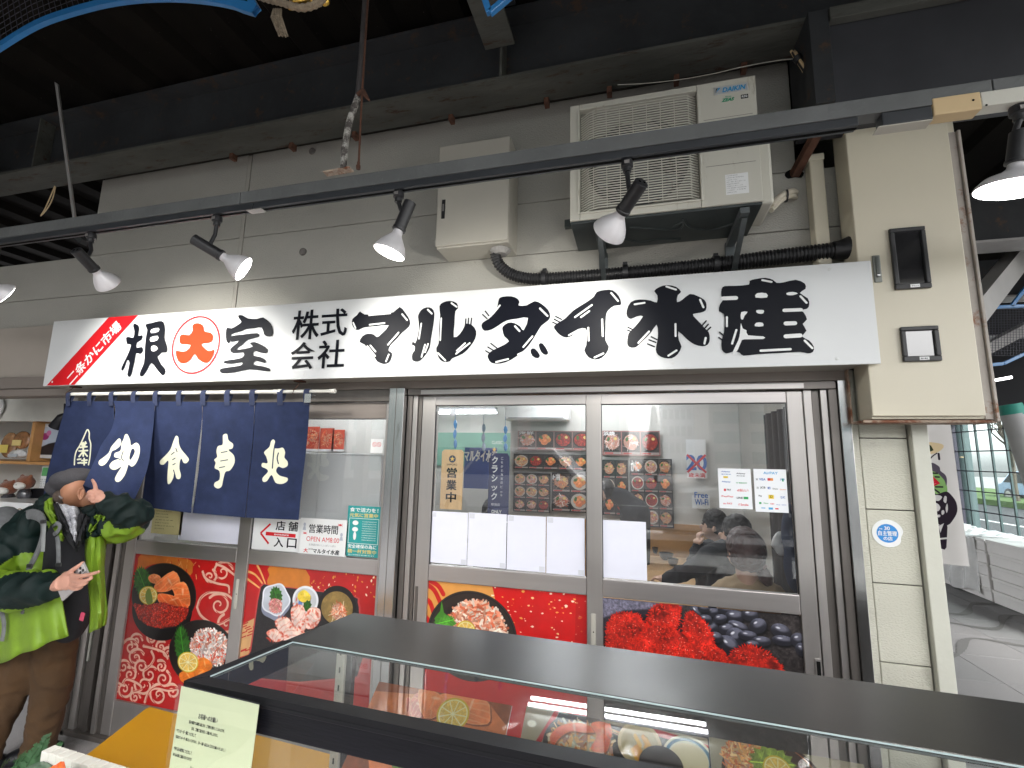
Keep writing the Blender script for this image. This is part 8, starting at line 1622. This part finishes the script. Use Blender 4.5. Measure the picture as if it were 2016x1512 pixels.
cm = MB().obb(pb - ax_ * .022 + wd_ * -.013 + nrm * .005, ax_ * .018, wd_ * .018, nrm * .0015).build('camera_plate', mat('phone_plate', (.50, .48, .48), .2), ph, bevel=.0015)
for a_, b_ in ((.008, .008), (-.008, .008), (0, -.008)): MB().lathe(pb - ax_ * (.022 + a_) + wd_ * (-.013 + b_) + nrm * .0066, nrm, [(.0062, 0), (.0062, .0014), (.004, .0016)], 14).build('lens', m_black, cm, True)
h = MB(); yl = YM - .235; h.sphere(Q(192, 977, yl), (.034, .020, .030), 14, 10); h.tube([Q(212, 987, yl + .01), Q(198, 980, yl)], [.026, .030], 12)
finger(h, [Q(190, 968, yl - .006), Q(188, 960, yl - .014), Q(186, 952, yl - .014), Q(182, 945, yl - .008)], .0085)
finger(h, [Q(188, 970, yl - .012), Q(180, 967, yl - .026), Q(175, 969, yl - .026), Q(174, 973, yl - .014)], .0085)
finger(h, [Q(188, 976, yl - .012), Q(180, 974, yl - .028), Q(173, 976, yl - .026), Q(172, 979, yl - .012)], .0083)
finger(h, [Q(190, 982, yl - .010), Q(182, 981, yl - .026), Q(176, 983, yl - .022), Q(176, 985, yl - .010)], .0075)
finger(h, [Q(196, 984, yl - .006), Q(188, 987, yl - .020), Q(181, 987, yl - .022)], .0088)
remesh(h, 'hand', .003, MC['skin_hand'], man, 3)
# backpack strap and buckles
def band(pts, wd, th, m, name, y_=None):
    pts = smooth([np.array(p) for p in pts], 6, False); mb = MB(); mb.tube(pts, wd, 10, flat=th / wd, ref=(0, -1, .2)); return mb.build(name, m, man, True)
bp = [Q(28, 1040, YM + .02), Q(42, 1020, YM - .05), Q(62, 1012, YM - .11), Q(82, 1020, YM - .155), Q(86, 1042, YM - .185), Q(80, 1070, YM - .20), Q(70, 1095, YM - .20), Q(56, 1122, YM - .20), Q(52, 1140, YM - .20)]
band(bp, .026, .008, m_strap, 'backpack_strap'); band([Q(88, 1028, YM - .185), Q(86, 1052, YM - .215), Q(84, 1086, YM - .215)], .013, .003, mat('webbing_light', (.27, .28, .28), .7), 'webbing')
band([Q(105, 1036, YM - .17), Q(112, 1030, YM - .19), Q(118, 1036, YM - .19), Q(114, 1046, YM - .19), Q(106, 1052, YM - .18)], .010, .004, m_strap, 'strap_loop'); band([Q(113, 1056, YM - .175), Q(115, 1080, YM - .185), Q(115, 1112, YM - .19)], .013, .003, m_strap, 'webbing')
for u, v in ((85, 1027), (58, 1114), (115, 1112)): c = Q(u, v, YM - .222); MB().obb(c, (.018, 0, .002), (0, .003, 0), (-.001, 0, .009)).build('buckle', m_black, man, bevel=.003)
bpk = MB().sphere(Q(-2, 1080, YM + .28), (.13, .13, .26), 18, 12); bk_ = thing('backpack', 'grey backpack on the man\'s back at the left edge', 'backpack', Q(-2, 1140, YM + .2)); remesh(bpk, 'pack', .012, m_strap, bk_, 2); band([Q(2, 1198, YM - .19), Q(8, 1230, YM - .20), Q(4, 1262, YM - .2)], .012, .004, m_strap, 'webbing')
MB().obb(Q(162, 1214, YM - .145), (.012, 0, -.002), (0, .003, 0), (.003, 0, .018)).build('pink_tag', mat('pink_tag', (.55, .06, .13), .5), man, bevel=.004)
MB().obb(Q(46, 1198, YM - .205), (.009, 0, 0), (0, .003, 0), (.002, 0, .024)).build('grey_tab', m_strap, man, bevel=.002)

# ---- diners
def diner(lab, hcen, face, hair_c, top_m, shoulders, seat_z=.45, hr=.095, hairf=None, arms=(), mask=False, skinm=None, hands=()):
    """seated figure: head with face towards angle face (radians in plan), torso down to the seat, thighs"""
    skinm = skinm or m_skin2; hcen = np.array(hcen); t = thing('person', lab, 'person', hcen * (1, 1, 0)); fd = np.array((math.cos(face), math.sin(face), 0)); sd2 = np.array((-fd[1], fd[0], 0))
    h = MB(); h.sphere(hcen, (.072, .072, .098), 18, 12); h.sphere(hcen + fd * .035 + (0, 0, -.045), (.045, .045, .05)); h.sphere(hcen + fd * .082 + (0, 0, -.015), (.014, .014, .018)); h.sphere(hcen + fd * .068 + (0, 0, -.062), (.016, .016, .010))
    for k in (-1, 1): h.sphere(hcen + sd2 * .074 * k + (0, 0, -.01), (.012, .016, .026))
    chain(h, [hcen + (0, 0, -.07) - fd * .015, hcen + (0, 0, -.16) - fd * .03], [.05, .055]); remesh(h, 'head', .007, skinm, t, 3)
    for k in (-1, 1):
        e = hcen + fd * .071 + sd2 * .028 * k + (0, 0, .008); MB().sphere(e, (.008, .008, .005), 8, 6).build('eye', m_dark, t, True); MB().tube([e + sd2 * -.013 + (0, 0, .016), e + (0, 0, .019), e + sd2 * .013 + (0, 0, .016)], .0025, 5).build('eyebrow', hair_c, t)
    MB().tube([hcen + fd * .083 + sd2 * -.018 + (0, 0, -.052), hcen + fd * .087 + (0, 0, -.050), hcen + fd * .083 + sd2 * .018 + (0, 0, -.052)], .0035, 6).build('mouth', mat('lips', (.42, .14, .12), .5), t, True)
    hm = MB(); hm.sphere(hcen + (0, 0, .022) - fd * .016, (.086, .086, .098), 20, 14)
    if hairf: hairf(hm, hcen, fd, sd2)
    hair = remesh(hm, 'hair', .006, hair_c, t, 2, disp=.004, dscale=.03)
    b = MB(); sl, sr = [np.array(q) for q in shoulders]; sc_ = (sl + sr) / 2; chain(b, [sc_ + (0, 0, .02), sc_ + (0, 0, -.12), sc_ * (1, 1, 0) + (0, 0, seat_z + .15), sc_ * (1, 1, 0) + (0, 0, seat_z + .02)], [.10, .155, .145, .16], flat=.78); chain(b, [sl, sc_ + (0, 0, .03), sr], [.07, .085, .07])
    for pts in arms: chain(b, pts, list(np.linspace(.062, .038, len(pts))))
    remesh(b, 'top', .011, top_m, t, 4, disp=.008, dscale=.08)
    lg = MB(); fx = np.array((-.9, .2, 0)); 
    for k in (-1, 1): s0 = sc_ * (1, 1, 0) + (0, 0, seat_z + .04) + np.array((0, 1, 0)) * .09 * k; chain(lg, [s0, s0 + fx * .42 / .92, s0 + fx * .44 / .92 + (0, 0, -.36)], [.085, .065, .045])
    remesh(lg, 'trousers', .013, m_navy, t, 3)
    for c, d_ in hands:
        c = np.array(c); d_ = np.array(d_, float); d_ /= np.linalg.norm(d_); w_ = np.cross(d_, (0, 0, 1.)); w_ /= np.linalg.norm(w_); u_ = np.cross(w_, d_); hh = MB(); hh.sphere(c, (.034, .030, .022))
        for k in range(4): f0 = c + w_ * (.022 - .0145 * k); finger(hh, [f0 + d_ * .02, f0 + d_ * .045 + u_ * .006, f0 + d_ * .062 - u_ * .010, f0 + d_ * (.066 - .004 * abs(k - 1)) - u_ * .022], .0085)
        finger(hh, [c + w_ * .024 - d_ * .01, c + w_ * .042 + d_ * .012 - u_ * .006, c + w_ * .038 + d_ * .036 - u_ * .012], .0095); remesh(hh, 'hand', .0045, skinm, t, 2)
    st_ = thing('stool', 'stool under the ' + lab.split(' ')[0] + ' ' + ' '.join(lab.split(' ')[1:5]), 'stool', sc_ * (1, 1, 0)); boxo('seat', m_woodo, st_, sc_[0] - .18, sc_[0] + .18, sc_[1] - .18, sc_[1] + .18, seat_z - .10, seat_z - .06, bevel=.006)
    for kx in (-1, 1):
        for ky in (-1, 1): boxo('leg', m_woodo, st_, sc_[0] + kx * .15 - .015, sc_[0] + kx * .15 + .015, sc_[1] + ky * .15 - .015, sc_[1] + ky * .15 + .015, .016, seat_z - .101, bevel=0)
    return t
m_brn = mat('hair_redbrown', (.065, .022, .020), .42, var=.35, vs=50, stretch=(3, 3, .6), bump=.3, bs=120); m_beig = mat('beige_coat', (.42, .31, .19), .8, var=.08, vs=10); m_blks = mat('black_sweater', (.012, .013, .018), .9, var=.3)
def pony(hm, c, f, s): hm.sphere(c + (0, 0, .0) - f * .03, (.092, .095, .108), 20, 14); hm.sphere(c + (.075, -.03, -.075), (.030, .03, .03)); chain(hm, [c + (.080, -.035, -.085), c + (.095, -.045, -.13), c + (.085, -.045, -.17)], [.026, .034, .016])
wc = Q(1461, 1082, .48)
diner('woman with reddish-brown ponytail and beige coat seated just inside the glass', wc, math.radians(125), m_brn, m_beig, (Q(1425, 1172, .52), Q(1520, 1178, .44)), hairf=pony)
o = thing('hair_band', 'pale pink hair band on the ponytail of the woman in beige', 'hair band', Q(1486, 1112, .45)); c = wc + (.076, -.032, -.078); MB().tube([c + (-.004, 0, .006), c + (.004, 0, -.006)], .030, 12).build('band', mat('pink_band', (.5, .3, .3), .6), o, True)
diner('man in a black shirt leaning over the table behind the woman in beige', Q(1446, 1050, 1.0), math.radians(165), m_hairb, m_blks, (Q(1398, 1098, .92), Q(1480, 1100, 1.10)), arms=([Q(1400, 1098, .90), Q(1365, 1120, .95), Q(1330, 1132, 1.0), Q(1312, 1138, 1.02)],), hands=((Q(1304, 1139, 1.02), (-1, .2, -.1)),))
diner('man in black eating with his hand raised to his mouth behind the table', Q(1404, 1034, 1.55), math.radians(178), m_hairb, m_blks, (Q(1378, 1092, 1.45), Q(1440, 1092, 1.70)), arms=([Q(1382, 1094, 1.42), Q(1366, 1120, 1.38), Q(1370, 1092, 1.36), Q(1374, 1076, 1.36)],), hands=((Q(1374, 1066, 1.36), (.3, .1, 1)),))
diner('diner with black hair whose head shows above the blank papers beside the beer banner', Q(976, 1012, .95), math.radians(60), m_hairb, m_blks, (Q(940, 1060, .95), Q(1015, 1060, .95)))
sp_ = thing('person', 'standing shop worker in black bending over behind the middle stile', 'person', Q(1225, 1000, 2.3) * (1, 1, 0)); b = MB()
chain(b, [Q(1200, 968, 2.3), Q(1222, 978, 2.3), Q(1245, 998, 2.3), Q(1256, 1012, 2.3)], [.05, .085, .10, .09]); chain(b, [Q(1250, 1010, 2.3), Q(1252, 1080, 2.35), Q(1250, 1110, 2.4) * (1, 1, 0) + (0, 0, .1)], [.14, .13, .10]); remesh(b, 'clothes', .012, m_blks, sp_, 4); hh = Q(1192, 962, 2.28); remesh(MB().sphere(hh, (.085, .09, .10)), 'hair', .008, m_hairb, sp_, 2); remesh(MB().sphere(hh + (-.03, -.02, -.03), (.06, .07, .08)).sphere(hh + (-.09, -.03, -.04), (.014, .014, .018)), 'face', .007, m_skin2, sp_, 2)
